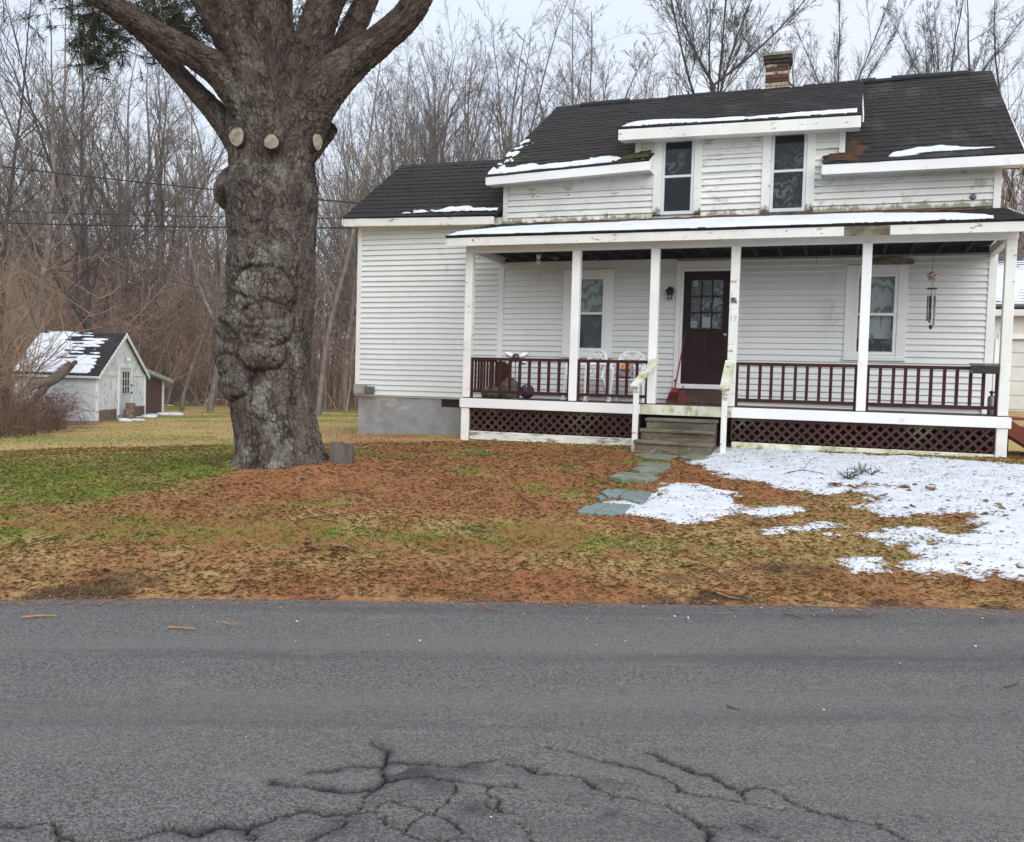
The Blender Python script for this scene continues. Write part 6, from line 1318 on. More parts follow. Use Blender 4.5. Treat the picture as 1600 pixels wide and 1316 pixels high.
for z in (gd + .72, gd + .98): sbox(du1 - .05, du1 + .02, -.075, -.031, z, z + .05, 'latch', BLACK, dr)
b = MB(); b.ball(spt((du0 + du1) / 2, -.12, dzt + .28), .085, 12, 8); b.beam(spt((du0 + du1) / 2, .0, dzt + .36), spt((du0 + du1) / 2, -.12, dzt + .36), .03, .03); b.build('lamp', M('milky_lamp_globe', (.66, .67, .62), rough=.3), shed, True)
sbox(SW * .70, SW - .08, -.02, -.001, g1 - .02, g1 + .38, 'bare_panel', M('bare_sodden_plywood', (.20, .125, .085), (.13, .085, .06), 6, .9)); sbox(.08, SW * .36, -.02, -.001, g0 - .02, g0 + .34, 'bare_panel', M('bare_weathered_plywood', (.24, .17, .125), (.17, .12, .09), 6, .9))
# snow on the shed roof, thinning to ledges on the courses towards the front
e_u = -ov * sl_[0]; e_z = SE - ov * sl_[1]; oo = np.array(spt(e_u, SL + .08, e_z + .058)); Hs = math.hypot(SW / 2 - e_u, SRZ - e_z)
dv_ = np.array(spt(SW / 2, SL + .08, SRZ + .058)) - oo
slab('snow', 'sheet of snow on the shed roof broken into ledges along the courses', oo, (RT[0], RT[1], 0), dv_, 150, 190, SL + .1, Hs * .97,
     lambda U, V: np.clip((.56 - (U / SL) * .46 - (V / Hs) * .42 + .10 * np.cos(V / Hs * 2 * math.pi * 12 + .6) * (.4 + .9 * U / SL) + (fbm(U * 1.5, V * 2, 0, 4, 301) - .5) * .95 - .5 * sst(.9, .99, U / SL)) * .14 - .022 * sst(.06, .0, V) * 0 - .35 * sst(.07, .03, V), -.03, .035), SNOW)
# lean-to behind it
def lpt(u, v, z): return spt(SW + .05 + u, v - 1.45, z)
lean = empty('lean_to', lpt(1.2, 1.6, g1), 'dark red lean-to with a pale sloping roof behind the white shed', 'lean-to')
REDW = M('faded_barn_red_boards', (.135, .070, .055), (.10, .056, .046), 4, .9, (2, 2, .3), c3=(.12, .075, .055), s3=6, lo3=.55, hi3=.7, stretch3=(3, 3, .2))
lw = 2.3; lb = MB(); lb.prism([lpt(.02, 1.6, g1 - .05), lpt(lw, 1.6, g1 - .05), lpt(lw, 1.6, SE - .27), lpt(.02, 1.6, SE + .05)], np.array(lpt(0, 3.6, 0)) - lpt(0, 1.6, 0)); lb.build('wall', REDW, lean)
for i in range(9): u = .1 + i * (lw - .15) / 9; b = MB(); b.prism([lpt(u, 1.57, g1), lpt(u + .20, 1.57, g1), lpt(u + .20, 1.57, SE - .28 + .30 * (1 - u / lw)), lpt(u, 1.57, SE - .28 + .30 * (1 - u / lw))], np.array(lpt(0, 1.598, 0)) - lpt(0, 1.57, 0)); b.build('board', REDW, lean)
b = MB(); b.prism([lpt(-.02, 1.35, SE + .07), lpt(lw + .55, 1.35, SE - .31), lpt(lw + .55, 1.35, SE - .17), lpt(-.02, 1.35, SE + .21)], np.array(lpt(0, 3.8, 0)) - lpt(0, 1.35, 0)); b.build('roof', M('pale_weathered_roof_edge', (.42, .43, .41), (.32, .33, .31), 4, .8), lean)
b = MB(); b.prism([lpt(lw + .02, 1.55, g1 - .1), lpt(lw + .13, 1.55, g1 - .1), lpt(lw + .13, 1.55, SE - .26), lpt(lw + .02, 1.55, SE - .26)], np.array(lpt(0, 1.65, 0)) - lpt(0, 1.55, 0)); b.build('post', TRIM, lean)
# cut logs by the door
LOGM = M('cut_log_wood', (.20, .14, .10), (.14, .10, .075), 9, .9, c3=(.30, .25, .19), s3=7)
for u, v, z, r, h_, lab in ((SW * .34, -.45, g0, .17, .34, 'short snow-capped log standing before the shed door'), (SW * .44, -.35, g0 + .02, .16, .52, 'taller cut log standing beside the shed door')):
    b = MB(); b.lathe([(r * 1.05, -.05), (r, .1), (r * .97, h_ - .01), (r * .9, h_)], spt(u, v, z), 14); b.build('log', LOGM, None, label=lab, cat='log', group='logs by the shed door')
# fallen dead tree propped on the shed eave
DEADM = M('silvered_dead_wood', (.19, .165, .145), (.13, .11, .095), 5, .9, (1, 1, 1), c3=(.26, .18, .13), s3=3, bump=.008, bscale=30)
ft = empty('fallen_tree', spt(-.9, 3.2, 0), 'forked dead tree trunk propped against the shed eave above the brush', 'fallen tree')
def wob(P, a=.06): P = [np.array(p, float) for p in P]; return P
dS = float(np.dot(np.array(spt(-.5, 1.5, 1)) - CAM, CD))
T1 = [at_d(x, y, d_) for x, y, d_ in ((112, 568, dS - .55), (101, 579, dS - .6), (88, 590, dS - .7), (74, 598, dS - .9), (60, 600, dS - 1.1), (44, 606, dS - 1.3), (28, 620, dS - 1.5))]
b = MB(); b.tube(T1, [.12, .15, .16, .15, .12, .10, .06], 10); b.build('trunk', DEADM, ft, True)
T2 = [at_d(x, y, d_) for x, y, d_ in ((74, 598, dS - .9), (66, 610, dS - 1.0), (56, 622, dS - 1.1), (40, 635, dS - 1.2), (28, 645, dS - 1.3))]
b = MB(); b.tube(T2, [.13, .12, .11, .10, .08], 10); b.build('branch', DEADM, ft, True)
T3 = [at_d(x, y, d_) for x, y, d_ in ((100, 577, dS - .5), (108, 573, dS - .3), (119, 565, dS - .1))]
b = MB(); b.tube(T3, [.10, .09, .06], 8); b.build('branch', M('dark_split_limb', (.05, .04, .035), rough=.9), ft, True)
for (u, v, sz, lab) in ((SW * .20, -.7, .22, 'lump of old snow in front of the short log'), (SW * .75, -.6, .2, 'snow scraps before the shed door'), (SW * 1.15, -.2, .3, 'snow scrap at the far shed corner')):
    for i in range(4):
        x, y, z = spt(u + nr.normal(0, .35), v + nr.normal(0, .25), 0); rock((x, y, float(ground_z(x, y)) - .02), sz * nr.uniform(.4, 1), (1.3, 1, .35), 400 + i + int(u * 10), SNOW, 'snow', lab, None)['kind'] = 'stuff'
for px, py in ((285, 628), (320, 626), (345, 625), (300, 629), (262, 634)):
    x, y, z = at_ground(px, py); rock((x, y, z - .03), .22, (1.6, 1, .25), px, SNOW, 'snow', 'small patches of old snow along the wood edge', None)['kind'] = 'stuff'

# ================================================================== GARAGE BEYOND THE PORCH CORNER
GY0 = 25.0
gar = empty('garage', (6.5, GY0 + 3, 1.3), 'white garage with a panelled door and snow-streaked grey roof behind the porch corner', 'garage')
GW = M('white_garage_wall', (.66, .66, .62), (.58, .58, .54), 2, .6)
b = MB(); b.box(3.0, 3.75, GY0, GY0 + 6, 1.2, 3.72); b.box(3.752, 9.5, GY0, GY0 + 6, 3.10, 3.72); b.box(8.7, 9.5, GY0, GY0 + 6, 1.2, 3.098); b.box(3.752, 8.698, GY0 + .35, GY0 + 6, 1.2, 3.098); b.build('wall', GW, gar)
b = MB(); b.cbox(2.85, 9.65, GY0 - .30, GY0 - .26, 3.62, 3.78, .006); b.build('fascia', GW, gar)
b = MB(); b.cbox(3.70, 8.75, GY0 - .03, GY0 - .001, 3.07, 3.20, .006); b.cbox(3.63, 3.745, GY0 - .03, GY0 - .001, 1.2, 3.068, .006); b.build('door_trim', TRIM, gar)
gd_ = MB(); gd_.box(3.76, 8.69, GY0 + .10, GY0 + .14, 1.28, 3.09); gdo = gd_.build('garage_door', GW, gar)
for r_ in range(5):
    for c_ in range(7): b = MB(); b.cbox(3.80 + c_ * .70, 4.40 + c_ * .70, GY0 + .078, GY0 + .098, 1.32 + r_ * .355, 1.61 + r_ * .355, .012); b.build('door_panel', GW, gdo)
A_, B_, C2, D2 = np.array((2.85, GY0 - .30, 3.80)), np.array((9.65, GY0 - .30, 3.80)), np.array((9.65, GY0 + 3.2, 5.55)), np.array((2.85, GY0 + 3.2, 5.55))
b = MB(); b.prism([A_, B_, C2, D2], (0, 0, .04)); b.prism([(2.85, GY0 + 3.21, 5.55), (9.65, GY0 + 3.21, 5.55), (9.65, GY0 + 6.3, 3.8), (2.85, GY0 + 6.3, 3.8)], (0, 0, .04)); gr_ = b.build('roof', CAPM, gar)
GSH = M('grey_garage_shingle', (.075, .075, .082), (.11, .11, .12), 8, .95)
for i in range(20):
    P0 = A_ + (D2 - A_) * i / 20; P1 = A_ + (D2 - A_) * min(1, (i + 1.2) / 20); V = [P0 + [0, 0, .042], P0 + [6.8, 0, .042], P0 + [0, 0, .075], P0 + [6.8, 0, .075], P1 + [0, 0, .048], P1 + [6.8, 0, .048]]
    obj('shingle_course', V, [[0, 1, 3, 2], [2, 3, 5, 4]], GSH, gr_)
slab('snow', 'snow lying in ledges on the garage roof', A_ + np.array([0, 0, .07]), (6.8, 0, 0), D2 - A_, 150, 160, 6.8, 3.8, lambda U, V: np.clip((.40 - np.abs(V - 1.7) * .30 + .22 * np.cos(V / 3.91 * 2 * math.pi * 20) + (fbm(U * 1.2, V * 1.2, 0, 3, 310) - .5) * .7) * .1, -.03, .03), SNOW)

# ================================================================== UTILITY WIRES
WIRE = M('black_wire', (.02, .02, .022), rough=.6)
for (a, c_, r, lab) in (((-160, 240), (660, 326), .017, 'upper utility wire crossing in front of the bare trees'), ((-160, 342), (660, 356), .017, 'middle utility wire crossing at the top of the brush'), ((-160, 322), (660, 342), .011, 'thinnest utility wire crossing the woods')):
    P0, P1 = at_d(*a, 27), at_d(*c_, 21); pts = [P0 + (P1 - P0) * u - np.array([0, 0, .35 * 4 * u * (1 - u) * .25]) for u in np.linspace(0, 1, 24)]
    b = MB(); b.tube(pts, r, 5); b.build('utility_wire', WIRE, None, label=lab, cat='wire', group='utility wires')
# ================================================================== BARE TREES
def grow(seed, style):
    """stems of a leafless tree about 20 m tall: list of (points, radii, level)"""
    R = np.random.RandomState(seed); out = []
    def path(p, d, L_, n, wob, up, r0, r1):
        pts = [np.array(p, float)]; d = np.array(d, float) / np.linalg.norm(d)
        for i in range(n):
            d = d + R.normal(0, wob, 3) + np.array([0, 0, up]); d /= np.linalg.norm(d); pts.append(pts[-1] + d * L_ / n)
        return np.array(pts), np.linspace(r0, r1, n + 1)
    S = dict(pole=dict(h=20, clear=.38, nb=20, ang=.68, bl=.28, r=.14, wob=.035, up=.055, fork=1), maple=dict(h=18, clear=.22, nb=16, ang=.72, bl=.50, r=.19, wob=.06, up=.045, fork=2), multi=dict(h=16, clear=.10, nb=12, ang=.60, bl=.40, r=.14, wob=.04, up=.05, fork=5), crook=dict(h=17, clear=.30, nb=12, ang=.85, bl=.42, r=.17, wob=.12, up=.04, fork=1), vase=dict(h=19, clear=.30, nb=15, ang=.42, bl=.34, r=.19, wob=.03, up=.05, fork=9), slim=dict(h=13, clear=.25, nb=14, ang=.60, bl=.27, r=.07, wob=.05, up=.06, fork=0))[style]
    leaders = []
    H = S['h']; main, mr = path((0, 0, -.3), (R.normal(0, .04), R.normal(0, .04), 1), H, 14, S['wob'], .03, S['r'], .012)
    if style == 'vase':
        k0 = 9; leaders.append((main[:k0 + 2], np.linspace(S['r'], .08, k0 + 2)))
        for i in range(S['fork']):
            a = i * 6.28 / S['fork'] + R.uniform(-.4, .4); sp = R.uniform(.12, 1.15); k = k0 + int(R.randint(-1, 2)); leaders.append(path(main[k], (sp * math.cos(a), sp * math.sin(a), 1), H * .40 * R.uniform(.75, 1.05) * (1 + .25 * sp), 9, S['wob'], .018, S['r'] * R.uniform(.20, .34), .007))
    elif style == 'multi':
        for i in range(S['fork']):
            a = i * 6.28 / S['fork'] + R.uniform(-.4, .4); sp = R.uniform(.10, .32); leaders.append(path((0.1 * math.cos(a), .1 * math.sin(a), -.2), (sp * math.cos(a), sp * math.sin(a), 1), H * R.uniform(.8, 1), 12, S['wob'], .012, S['r'] * R.uniform(.6, .95), .010))
    else:
        leaders.append((main, mr))
        for i in range(S['fork']):
            k = int(R.randint(4, 8)); a = R.uniform(0, 6.28); leaders.append(path(main[k], (.45 * math.cos(a), .45 * math.sin(a), 1), H * (1 - k / 14) * .95, 9, S['wob'] * 1.3, .05, mr[k] * .75, .010))
    for li, (P, r) in enumerate(leaders): out.append((P, r, 0))
    for P, r in leaders:
        n = len(P) - 1; L0 = np.linalg.norm(P[-1] - P[0])
        if style == 'vase' and P[0][2] < 1: continue
        for b_ in range(S['nb']):
            u = S['clear'] + (1 - S['clear']) * (b_ + R.rand()) / S['nb'] if P[0][2] < 1 and style != 'vase' else .1 + .9 * (b_ + R.rand()) / S['nb']
            u = min(u, .985); k = u * n; i = int(k); p = P[i] + (P[min(i + 1, n)] - P[i]) * (k - i); rr = r[i] + (r[min(i + 1, n)] - r[i]) * (k - i)
            d0 = P[min(i + 1, n)] - P[i]; d0 /= np.linalg.norm(d0); a = R.uniform(0, 6.28); si = math.sin(S['ang'] * R.uniform(.7, 1.3)); d = d0 * math.cos(S['ang']) + np.array([math.cos(a), math.sin(a), 0]) * si
            L1 = L0 * S['bl'] * (1.05 - u * .75) * R.uniform(.6, 1.15); P1, r1 = path(p, d, L1, 6, S['wob'] * 1.8, S['up'], min(rr * .50, .05), .006); out.append((P1, r1, 1))
            for c_ in range(9 if style == 'vase' else 6):
                j = R.randint(1, 6); d1 = P1[j] - P1[j - 1]; d1 /= np.linalg.norm(d1); d2 = d1 + R.normal(0, .48, 3) + [0, 0, .12]
                L2 = L1 * R.uniform(.28, .55) * (1.1 - j / 9); P2, r2 = path(P1[j], d2, L2, 4, S['wob'] * 2.2, S['up'] * .8, min(r1[j] * .6, .015), .0045); out.append((P2, r2, 2))
                for e in range(5):
                    q = R.randint(1, 5); d3 = (P2[q] - P2[q - 1]); d3 /= np.linalg.norm(d3); P3, r3 = path(P2[q], d3 + R.normal(0, .5, 3), L2 * R.uniform(.3, .6), 2, .12, .05, .0065, .004); out.append((P3, r3, 3))
    return out
def merge(stems, sides):
    Vs, Fs, o = [], [], 0
    for P, r, l in stems:
        V, F = tube_arrays(P, r, sides[l]); Vs.append(V); Fs.append(F + o); o += len(V)
    return np.concatenate(Vs), np.concatenate(Fs)
PROTO = {}
for st, seeds in (('pole', (1, 2, 3)), ('maple', (4, 5)), ('multi', (6, 7)), ('crook', (8, 9)), ('slim', (10, 11)), ('vase', (12, 13, 14))):
    for sd in seeds:
        S_ = grow(sd * 17, st); tk = merge([s for s in S_ if s[2] == 0], (8, 5, 3, 3)); cr = merge([s for s in S_ if s[2] > 0], (8, 4, 3, 3))
        PROTO.setdefault(st, []).append([])
        for nm, (V, F), m in (('trunk', tk, BARK), ('crown', cr, TWIG)):
            me = fast_mesh(nm, V, F, True); me.materials.append(m); PROTO[st][-1].append(me)
HGT = dict(pole=20, maple=18, multi=16, crook=17, slim=13, vase=19)
def tree(px, dist, top, style, label, group, v=0, rot=None, sq=1.0, lean=0.0, rad=None, dark=False):
    """a bare tree standing where the sight line through px meets the ground dist metres off, its top at image height top"""
    k = ray(px, 600); k = k[:2] / np.linalg.norm(k[:2]); x, y = k * dist; z = float(ground_z(x, y)); dep = float(np.dot(np.array([x, y, z]) - CAM, CD))
    hor = np.interp(px, [0, 1600], [576, 623]); H = (hor - top) * dep / FPX + 1.6 - z; s = H / HGT[style]
    root = empty('bare_tree', (x, y, z), label, 'tree', group); sx = s if rad is None else rad * .5 + s * .5
    for me in PROTO[style][v % len(PROTO[style])]:
        o = bpy.data.objects.new(me.name, me); COL.objects.link(o); o.parent = root
        if dark: o.material_slots[0].link = 'OBJECT'; o.material_slots[0].material = DBARK if me.name.startswith('trunk') else DTWIG
    root.scale = (sx * sq, sx * sq, s); root.rotation_euler = (lean, 0, rnd.uniform(0, 6.28) if rot is None else rot); return root
NG = 'bare trees standing out against the sky'
tree(146, 40, -60, 'maple', 'tall dark forked tree rising behind the white shed ridge', NG, 0, .4, .8, dark=True)
tree(172, 41, 60, 'crook', 'crooked bare tree with long level boughs behind the shed gable', NG, 0, 1.0, dark=True)
tree(-8, 30, -40, 'pole', 'slanting double-stemmed tree cut by the left picture edge', NG, 1, 2.0, .9, .06, dark=True)
tree(55, 37, 20, 'maple', 'widely branching tree left of the shed above the brush', NG, 1, 2.6)
tree(100, 46, -30, 'pole', 'slim upright tree between the forked tree and the left edge', NG, 2, .3)
tree(498, 36, 30, 'pole', 'straight pale trunk showing just right of the big pine trunk', NG, 0, 1.3, 1.15)
tree(1092, 47, -50, 'vase', 'many-stemmed vase-shaped tree left of the chimney behind the ridge', NG, 0, 2.2, 1.15, dark=True)
tree(1205, 60, 25, 'slim', 'wispy thin tree right behind the chimney', NG, 0, .6)
tree(1318, 55, 22, 'vase', 'airy spreading crown just right of the chimney', NG, 1, 3.9, .9, dark=True)
tree(1290, 58, 70, 'crook', 'low angular crown between the chimney and the airy tree', NG, 1, 1.9)
tree(1452, 58, 30, 'vase', 'fine rounded crown above the middle of the right roof slope', NG, 2, 5.1, .85, dark=True)
tree(1538, 42, -40, 'crook', 'crooked dark tree above the right end of the ridge', NG, 1, 3.4, 1.1, dark=True)
tree(1600, 44, -40, 'crook', 'bent tree with drooping boughs at the upper right corner', NG, 0, 2.2, 1.1, dark=True)
tree(912, 50, -6, 'pole', 'tall feathery tree just above the left end of the main ridge', NG, 1, 4.4, 1.25)
tree(885, 53, 20, 'pole', 'tall feathery tree beside the left end of the main ridge, a little shorter', NG, 2, 1.1, 1.2)
tree(768, 52, 0, 'pole', 'tallest feathery tree above the middle of the wing roof', NG, 0, 2.5, 1.25)
tree(700, 50, 45, 'maple', 'broad ascending tree above the left part of the wing roof', NG, 0, 5.2, .8)
o = tree(755, 46, 205, 'slim', 'snapped rust-brown trunk over the wing roof ridge', NG, 1, .2, .7, .02); 
# the rank and file of the wood, by place
PLACE = [(12, 'cut by the left edge of the wood'), (75, 'above the brush left of the shed'), (130, 'above the snowy part of the shed roof'), (190, 'above the shed ridge'), (232, 'above the shed gable'), (275, 'above the lean-to'), (345, 'between the lean-to and the big pine'), (360, 'against the left side of the big pine'), (530, 'close right of the big pine trunk'), (575, 'over the outer corner of the wing'), (630, 'over the sloping edge of the wing roof'), (680, 'over the left end of the wing ridge'), (730, 'over the middle of the wing ridge'), (790, 'over the wing ridge beside the main roof'), (840, 'over the lower part of the main roof rake'), (885, 'over the upper part of the main roof rake'), (950, 'over the left end of the main ridge'), (1015, 'over the ridge above the left dormer end'), (1190, 'over the ridge left of the chimney'), (1260, 'close by the chimney'), (1360, 'over the ridge right of the chimney'), (1470, 'over the middle of the right roof slope'), (1555, 'over the right end of the ridge'), (9999, 'right of the house end')]
ADJ = dict(pole='straight upright', maple='broad-branching', multi='many-stemmed', crook='crooked', slim='slender', vase='vase-shaped')
def wood(n, px0, px1, d0, d1, t0, t1, styles, far, seed):
    R = random.Random(seed)
    for i in range(n):
        px = px0 + (px1 - px0) * (i + R.random()) / n; st = R.choice(styles); pl = next(p for lim, p in PLACE if px < lim)
        tree(px, R.uniform(d0, d1), R.uniform(t0, t1), st, ('distant ' if far else '') + ADJ[st] + ' bare tree ' + pl, ('distant ' if far else '') + 'bare trees ' + pl, R.randrange(3), R.uniform(0, 6.28), R.uniform(.7, 1.2), R.uniform(-.11, .11))
wood(15, -40, 345, 40, 62, 40, 200, ['pole', 'maple', 'crook', 'maple', 'slim', 'crook'], False, 1)
wood(12, -40, 350, 62, 90, 120, 260, ['pole', 'slim', 'multi'], True, 2)
wood(12, 495, 600, 40, 62, 110, 230, ['pole', 'slim', 'maple', 'crook'], False, 3)
wood(24, 600, 860, 44, 62, 50, 170, ['pole', 'crook', 'slim', 'multi', 'maple'], False, 4)
wood(12, 560, 880, 64, 90, 130, 230, ['pole', 'slim', 'multi'], True, 5)
wood(10, 880, 1080, 52, 75, 80, 150, ['slim', 'slim', 'multi'], False, 6)
wood(8, 1160, 1580, 60, 80, 95, 140, ['slim', 'multi'], False, 7)
wood(7, 1565, 1620, 38, 60, 170, 300, ['slim', 'multi', 'maple'], False, 8)

# ------------------------------------------------------------------ thicket of saplings and brush (nobody could count it)
def sapling(seed, h):
    R = np.random.RandomState(seed); out = []
    P = [np.zeros(3)]; d = np.array([R.normal(0, .12), R.normal(0, .12), 1.0])
    for i in range(5): d = d + R.normal(0, .10, 3); d /= np.linalg.norm(d); P.append(P[-1] + d * h / 5)
    P = np.array(P); out.append((P, np.linspace(.022, .006, 6), 0))
    for i in range(9):
        k = R.randint(1, 5); d = np.array([R.normal(0, .7), R.normal(0, .7), .55]); d /= np.linalg.norm(d); L_ = h * R.uniform(.14, .34); q = P[k] + (P[k + 1] - P[k]) * R.rand()
        Q = np.array([q, q + d * L_ * .5 + R.normal(0, .04, 3), q + d * L_ + np.array([0, 0, L_ * .15])]); out.append((Q, np.array([.011, .008, .005]), 1))
        for j in range(3): e = d + R.normal(0, .6, 3); e /= np.linalg.norm(e); m_ = Q[1] + (Q[2] - Q[1]) * R.rand(); out.append((np.array([m_, m_ + e * L_ * .45]), np.array([.006, .004]), 1))
    return merge(out, (3, 3, 3, 3))
def cane(seed, h):
    """an arching bramble cane"""
    R = np.random.RandomState(seed); a = R.uniform(0, 6.28); u = np.linspace(0, 1, 6); P = np.stack([np.cos(a) * u ** 1.6 * h * .7, np.sin(a) * u ** 1.6 * h * .7, h * (1.5 * u - 1.0 * u ** 2.4)], 1) + np.cumsum(R.normal(0, .03, (6, 3)), 0)
    st = [(P, np.linspace(.010, .004, 6), 0)]
    for j in range(4): k = R.randint(1, 5); e = R.normal(0, 1, 3); e[2] = abs(e[2]) * .6; e /= np.linalg.norm(e); st.append((np.array([P[k], P[k] + e * h * .25]), np.array([.005, .003]), 0))
    return merge(st, (3, 3, 3, 3))
SAP = [sapling(i, 4.0) for i in range(8)]; CANE = [cane(i + 50, 1.5) for i in range(8)]
def scatter(name, label, protos, pts, hs, m, R, wide=1.0, tilt=0.0):
    Vs, Fs, o = [], [], 0
    for (x, y), s in zip(pts, hs):
        V, F = protos[R.randint(len(protos))]; a = R.uniform(0, 6.28); ca, sa = math.cos(a), math.sin(a); z = float(ground_z(x, y, False)) - .05
        if tilt: b_ = R.normal(0, tilt); V = np.stack([V[:, 0] * math.cos(b_) + V[:, 2] * math.sin(b_), V[:, 1], np.abs(V[:, 2] * math.cos(b_) - V[:, 0] * math.sin(b_))], 1)
        W = np.stack([(V[:, 0] * ca - V[:, 1] * sa) * s * wide + x, (V[:, 0] * sa + V[:, 1] * ca) * s * wide + y, V[:, 2] * s + z], 1); Vs.append(W.astype(np.float32)); Fs.append(F + o); o += len(V)
    return obj(name, np.concatenate(Vs), np.concatenate(Fs), m, None, True, label=label, kind='stuff')
def fan(R, n, px0, px1, d0, d1):
    out = []
    for i in range(n):
        k = ray(R.uniform(px0, px1), 600); k = k[:2] / np.linalg.norm(k[:2]); out.append(k * math.sqrt(R.uniform(d0 ** 2, d1 ** 2)))
    return out
BRUSHD = M('grey_brown_thicket_stems', (.20, .145, .112), (.145, .108, .086), .3, .95)
BRAM = M('dark_bramble_canes', (.17, .095, .062), (.10, .06, .042), .8, .95, c3=(.21, .14, .10), s3=.5)
R = np.random.RandomState(77)
pts = fan(R, 540, -130, 620, 42, 62); scatter('undergrowth', 'dense brown saplings and brush filling the wood', SAP, pts, R.uniform(.6, 1.9, len(pts)), BRUSH, R, 1.35, .12)
pts = fan(R, 460, -150, 640, 58, 96); scatter('undergrowth', 'far brown thicket under the wood', SAP, pts, R.uniform(1.5, 3.1, len(pts)), BRUSHD, R, 1.5)
pts = fan(R, 220, 1560, 1700, 36, 60); scatter('undergrowth', 'brown brush right of the house end', SAP, pts, R.uniform(.9, 2.2, len(pts)), BRUSH, R)
pts = fan(R, 260, -120, 60, 24, 42); pts = [p for p in pts if not (-28 < p[0] < -20 and 19 < p[1] < 30)]; scatter('undergrowth', 'tangled reddish brush at the left edge beside the shed', SAP, pts, R.uniform(.5, 1.25, len(pts)), BRUSH, R, 1.3)
pts = []
for i in range(700):
    px, py = R.uniform(-60, 100), R.uniform(640, 686); x, y, z = at_ground(px, min(py, 690 - .18 * px)); pts.append((x, y))
scatter('bramble', 'heap of arching brown brambles in front of the shed side wall', CANE, pts, R.uniform(.4, 1.05, len(pts)), BRAM, R, 1.2, .6)
pts = [at_ground(R.uniform(232, 345), R.uniform(612, 634))[:2] for i in range(90)] + [at_ground(R.uniform(500, 556), R.uniform(600, 612))[:2] for i in range(110)]; scatter('bramble', 'low brush along the wood edge', CANE, pts, R.uniform(.3, .9, len(pts)), BRUSH, R)
# far hillside wood closing the view
FAR = []
for sd in (201, 202, 203):
    S_ = grow(sd, 'slim'); FAR.append(merge([s for s in S_ if s[2] < 3 and (s[2] < 2 or nr.rand() < .40)], (4, 3, 3, 3)))
pts = fan(R, 170, -200, 760, 92, 150); scatter('far_wood', 'far hillside wood closing the view beyond the lawn', FAR, pts, R.uniform(1.0, 1.5, len(pts)), BRUSHD, R, 1.2)
# fallen logs at the wood edge
for a, c_, lab in (((500, 578), (556, 604), 'pale fallen log on the leafy slope right of the big pine'), ((270, 590), (345, 612), 'thin fallen log in the brush right of the lean-to')):
    P0, P1 = at_ground(a[0], max(a[1], 606)), at_ground(*c_) ; P0[2] += .1; P1[2] += .1; b = MB(); b.tube([P0, (P0 + P1) / 2 + [0, 0, .1], P1], [.04, .06, .07], 7); b.build('fallen_log', DEADM, None, label=lab, cat='log', group='fallen logs')

# ================================================================== GRASS, STRAW AND NEEDLES
def blades(name, label, n, kind, m, seed, tmin=-13, tmax=8, smax=9.5):
    R = np.random.RandomState(seed); t = R.uniform(tmin, tmax, n * 3); s = -.16 + (smax + .16) * R.rand(n * 3) ** 1.35
    x, y = ts_xy(t, s); z = ground_z(x, y); px, py = to_px(x, y, z); ok = (s > road_edge(t) + .03) & (px > -60) & (px < 1660) & (py < 1000) & ~((x > XWL - .1) & (y > YW - .05)) & ~((x > -6.3) & (x < 2.4) & (y > YP - .1)) & ~((x > -3.05) & (x < -1.7) & (y > 13.65))
    g, nd, di, wo = cover_weights(x, y); loose = fbm(x * 3, y * 3, 0, 3, seed) - .5
    w_ = {'green': g * (1 - nd * .8), 'straw': np.clip(1 - .6 * g - .45 * nd, .12, 1), 'needle': np.clip(nd + .14, 0, 1)}[kind] * (1 - .7 * di); w_ = np.clip(w_ + loose * .8, 0, 1)
    ok &= R.rand(len(x)) < w_; i = np.where(ok)[0][:n]; x, y, z = x[i], y[i], z[i]; n = len(i)
    a = R.uniform(0, 6.283, n); ct, stt = np.cos(a), np.sin(a)
    if kind == 'needle': L_ = R.uniform(.05, .11, n); tilt = R.uniform(-.08, .2, n); wd = .0014; bend = .0
    elif kind == 'green': L_ = R.uniform(.025, .065, n); tilt = R.uniform(.5, 1.4, n); wd = .0021; bend = .3
    else: L_ = R.uniform(.03, .085, n); tilt = R.uniform(.0, .6, n); wd = .0015; bend = .25
    d = np.stack([np.cos(tilt) * ct, np.cos(tilt) * stt, np.sin(tilt)], 1) * L_[:, None]; sd = np.stack([-stt, ct, np.zeros(n)], 1) * wd; b = np.stack([x, y, z + .004], 1)
    mid = b + d * .55; tip = b + d; tip[:, 2] -= bend * L_ * np.cos(tilt)
    V, F = (np.stack([b - sd, b + sd, tip + sd * .5, tip - sd * .5], 1).reshape(-1, 3), np.arange(n * 4).reshape(n, 4)) if kind == 'needle' else (np.stack([b - sd, b + sd, mid + sd * .8, tip, mid - sd * .8], 1).reshape(-1, 3), np.arange(n * 5).reshape(n, 5))
    obj(name, V, F, m, None, False, label=label, kind='stuff')
GRM = M('green_grass_blades', (.11, .175, .020), (.20, .27, .045), 2.5, .8, c3=(.33, .29, .10), s3=14, lo3=.5, hi3=.7, spec=.2)
STM = M('straw_grass_blades', (.50, .35, .155), (.37, .24, .105), 9, .9, c3=(.54, .40, .20), s3=3, spec=.1)
NDM = M('fallen_pine_needles', (.48, .205, .092), (.32, .125, .056), 8, .85, c3=(.52, .28, .14), s3=2.2, lo3=.5, hi3=.7, spec=.2)
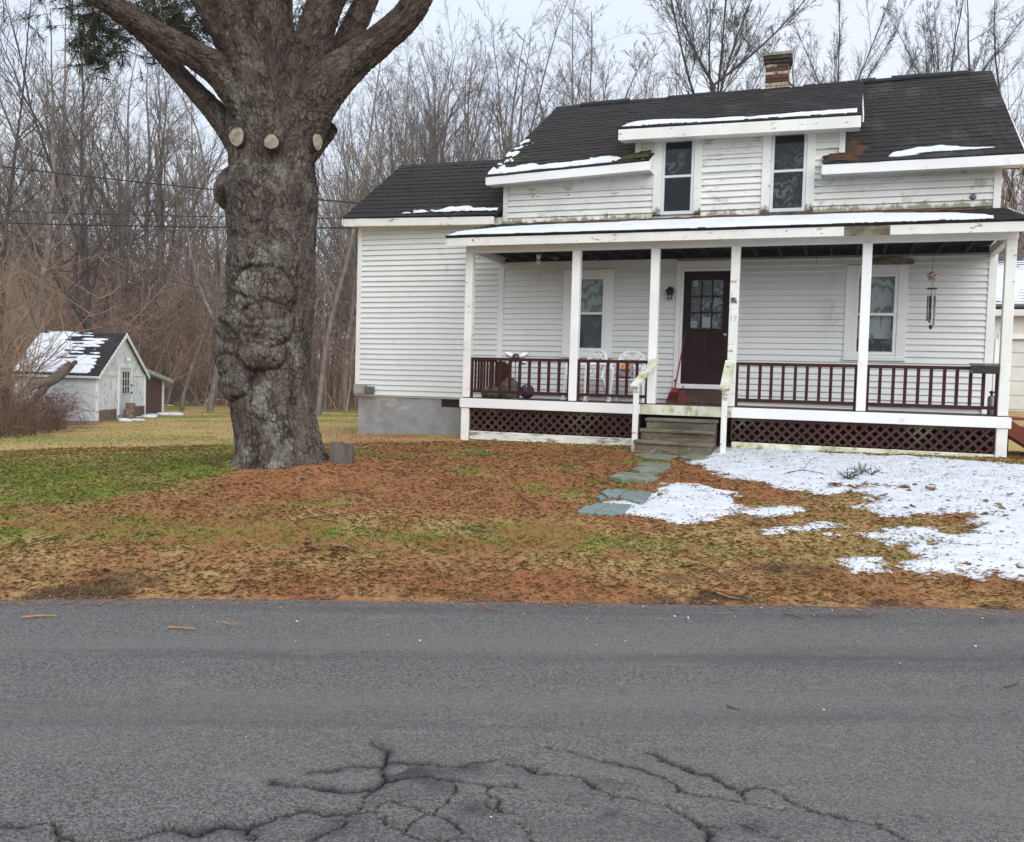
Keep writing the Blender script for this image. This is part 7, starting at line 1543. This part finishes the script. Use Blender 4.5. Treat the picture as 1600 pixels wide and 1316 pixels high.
def tufts(name, label, n, want, m, seed):
    R = np.random.RandomState(seed); t = R.uniform(-42, 2, n * 4); s = R.uniform(8.5, 34, n * 4); x, y = ts_xy(t, s); z = ground_z(x, y); px, py = to_px(x, y, z)
    g, nd, di, wo = cover_weights(x, y); w_ = (g if want else np.clip(1 - .8 * g, 0, 1)) * (1 - wo); w_ = np.clip(w_ + (fbm(x * 1.5, y * 1.5, 0, 3, seed) - .5) * .9, 0, 1)
    i = np.where((px > -30) & (px < 720) & ~((x > XWL - .1) & (y > YW - .05)) & (R.rand(len(x)) < w_))[0][:n]; x, y, z = x[i], y[i], z[i]; n = len(i)
    a = R.uniform(0, 6.283, n); L_ = R.uniform(.03, .085, n); wd = R.uniform(.005, .012, n); tl = R.uniform(.0, .7, n)
    d = np.stack([np.cos(tl) * np.cos(a), np.cos(tl) * np.sin(a), np.sin(tl)], 1) * L_[:, None]; sd = np.stack([-np.sin(a), np.cos(a), 0 * a], 1) * wd[:, None]; b = np.stack([x, y, z], 1)
    V = np.stack([b - sd, b + sd, b + d], 1).reshape(-1, 3); obj(name, V, np.arange(n * 3).reshape(n, 3), m, None, False, label=label, kind='stuff')
tufts('grass', 'green tufts of the far lawn by the shed', 42000, True, GRM, 511); tufts('dry_grass', 'straw-coloured tufts of the far lawn by the shed', 52000, False, STM, 512)
blades('grass', 'short green grass of the lawn', 75000, 'green', GRM, 501); blades('dry_grass', 'straw-coloured dead grass of the lawn', 80000, 'straw', STM, 502); blades('pine_needle_litter', 'rust-brown pine needles strewn under the pine', 120000, 'needle', NDM, 503)

R = np.random.RandomState(91); n = 2600; t = R.uniform(-9, 5, n); s = road_edge(t) - .30 * R.rand(n) ** 2.2 + .03; x, y = ts_xy(t, s); a = R.uniform(0, 6.28, n); L_ = R.uniform(.04, .10, n)
d = np.stack([np.cos(a) * L_, np.sin(a) * L_, R.uniform(0, .008, n)], 1); sd = np.stack([-np.sin(a), np.cos(a), 0 * a], 1) * .002; b = np.stack([x, y, np.maximum(ground_z(x, y), 0) + .005], 1)
obj('pine_needle_litter', np.stack([b - sd, b + sd, b + d + sd * .5, b + d - sd * .5], 1).reshape(-1, 3), np.arange(n * 4).reshape(n, 4), NDM, None, label='pine needles spilled onto the edge of the road', kind='stuff')
gv = MB()
for i in range(420):
    t_ = R.uniform(-8, 4); s_ = float(road_edge(t_)) + R.normal(-.03, .09); x_, y_ = ts_xy(t_, s_); gv.ball((x_, y_, max(0, float(ground_z(x_, y_))) + .002), R.uniform(.004, .012), 6, 4, (1, R.uniform(.7, 1.2), .6))
gv.build('verge_gravel', M('verge_gravel_stone', (.24, .22, .20), (.12, .11, .10), 30, .9), None, True, label='loose gravel and asphalt crumbs along the road edge', kind='stuff')

# thin damp winter air
HZ = bpy.data.materials.new('damp_air'); HZ.use_nodes = True; _n = HZ.node_tree; _n.nodes.clear(); _o = _n.nodes.new('ShaderNodeOutputMaterial'); _v = _n.nodes.new('ShaderNodeVolumePrincipled')
_v.inputs['Color'].default_value = (.90, .93, .97, 1); _v.inputs['Density'].default_value = .0007; _n.links.new(_v.outputs[0], _o.inputs['Volume'])
b = MB(); b.box(-620, 620, -480, 720, -1.2, 42); b.build('haze', HZ, None, kind='stuff', label='thin damp winter air')
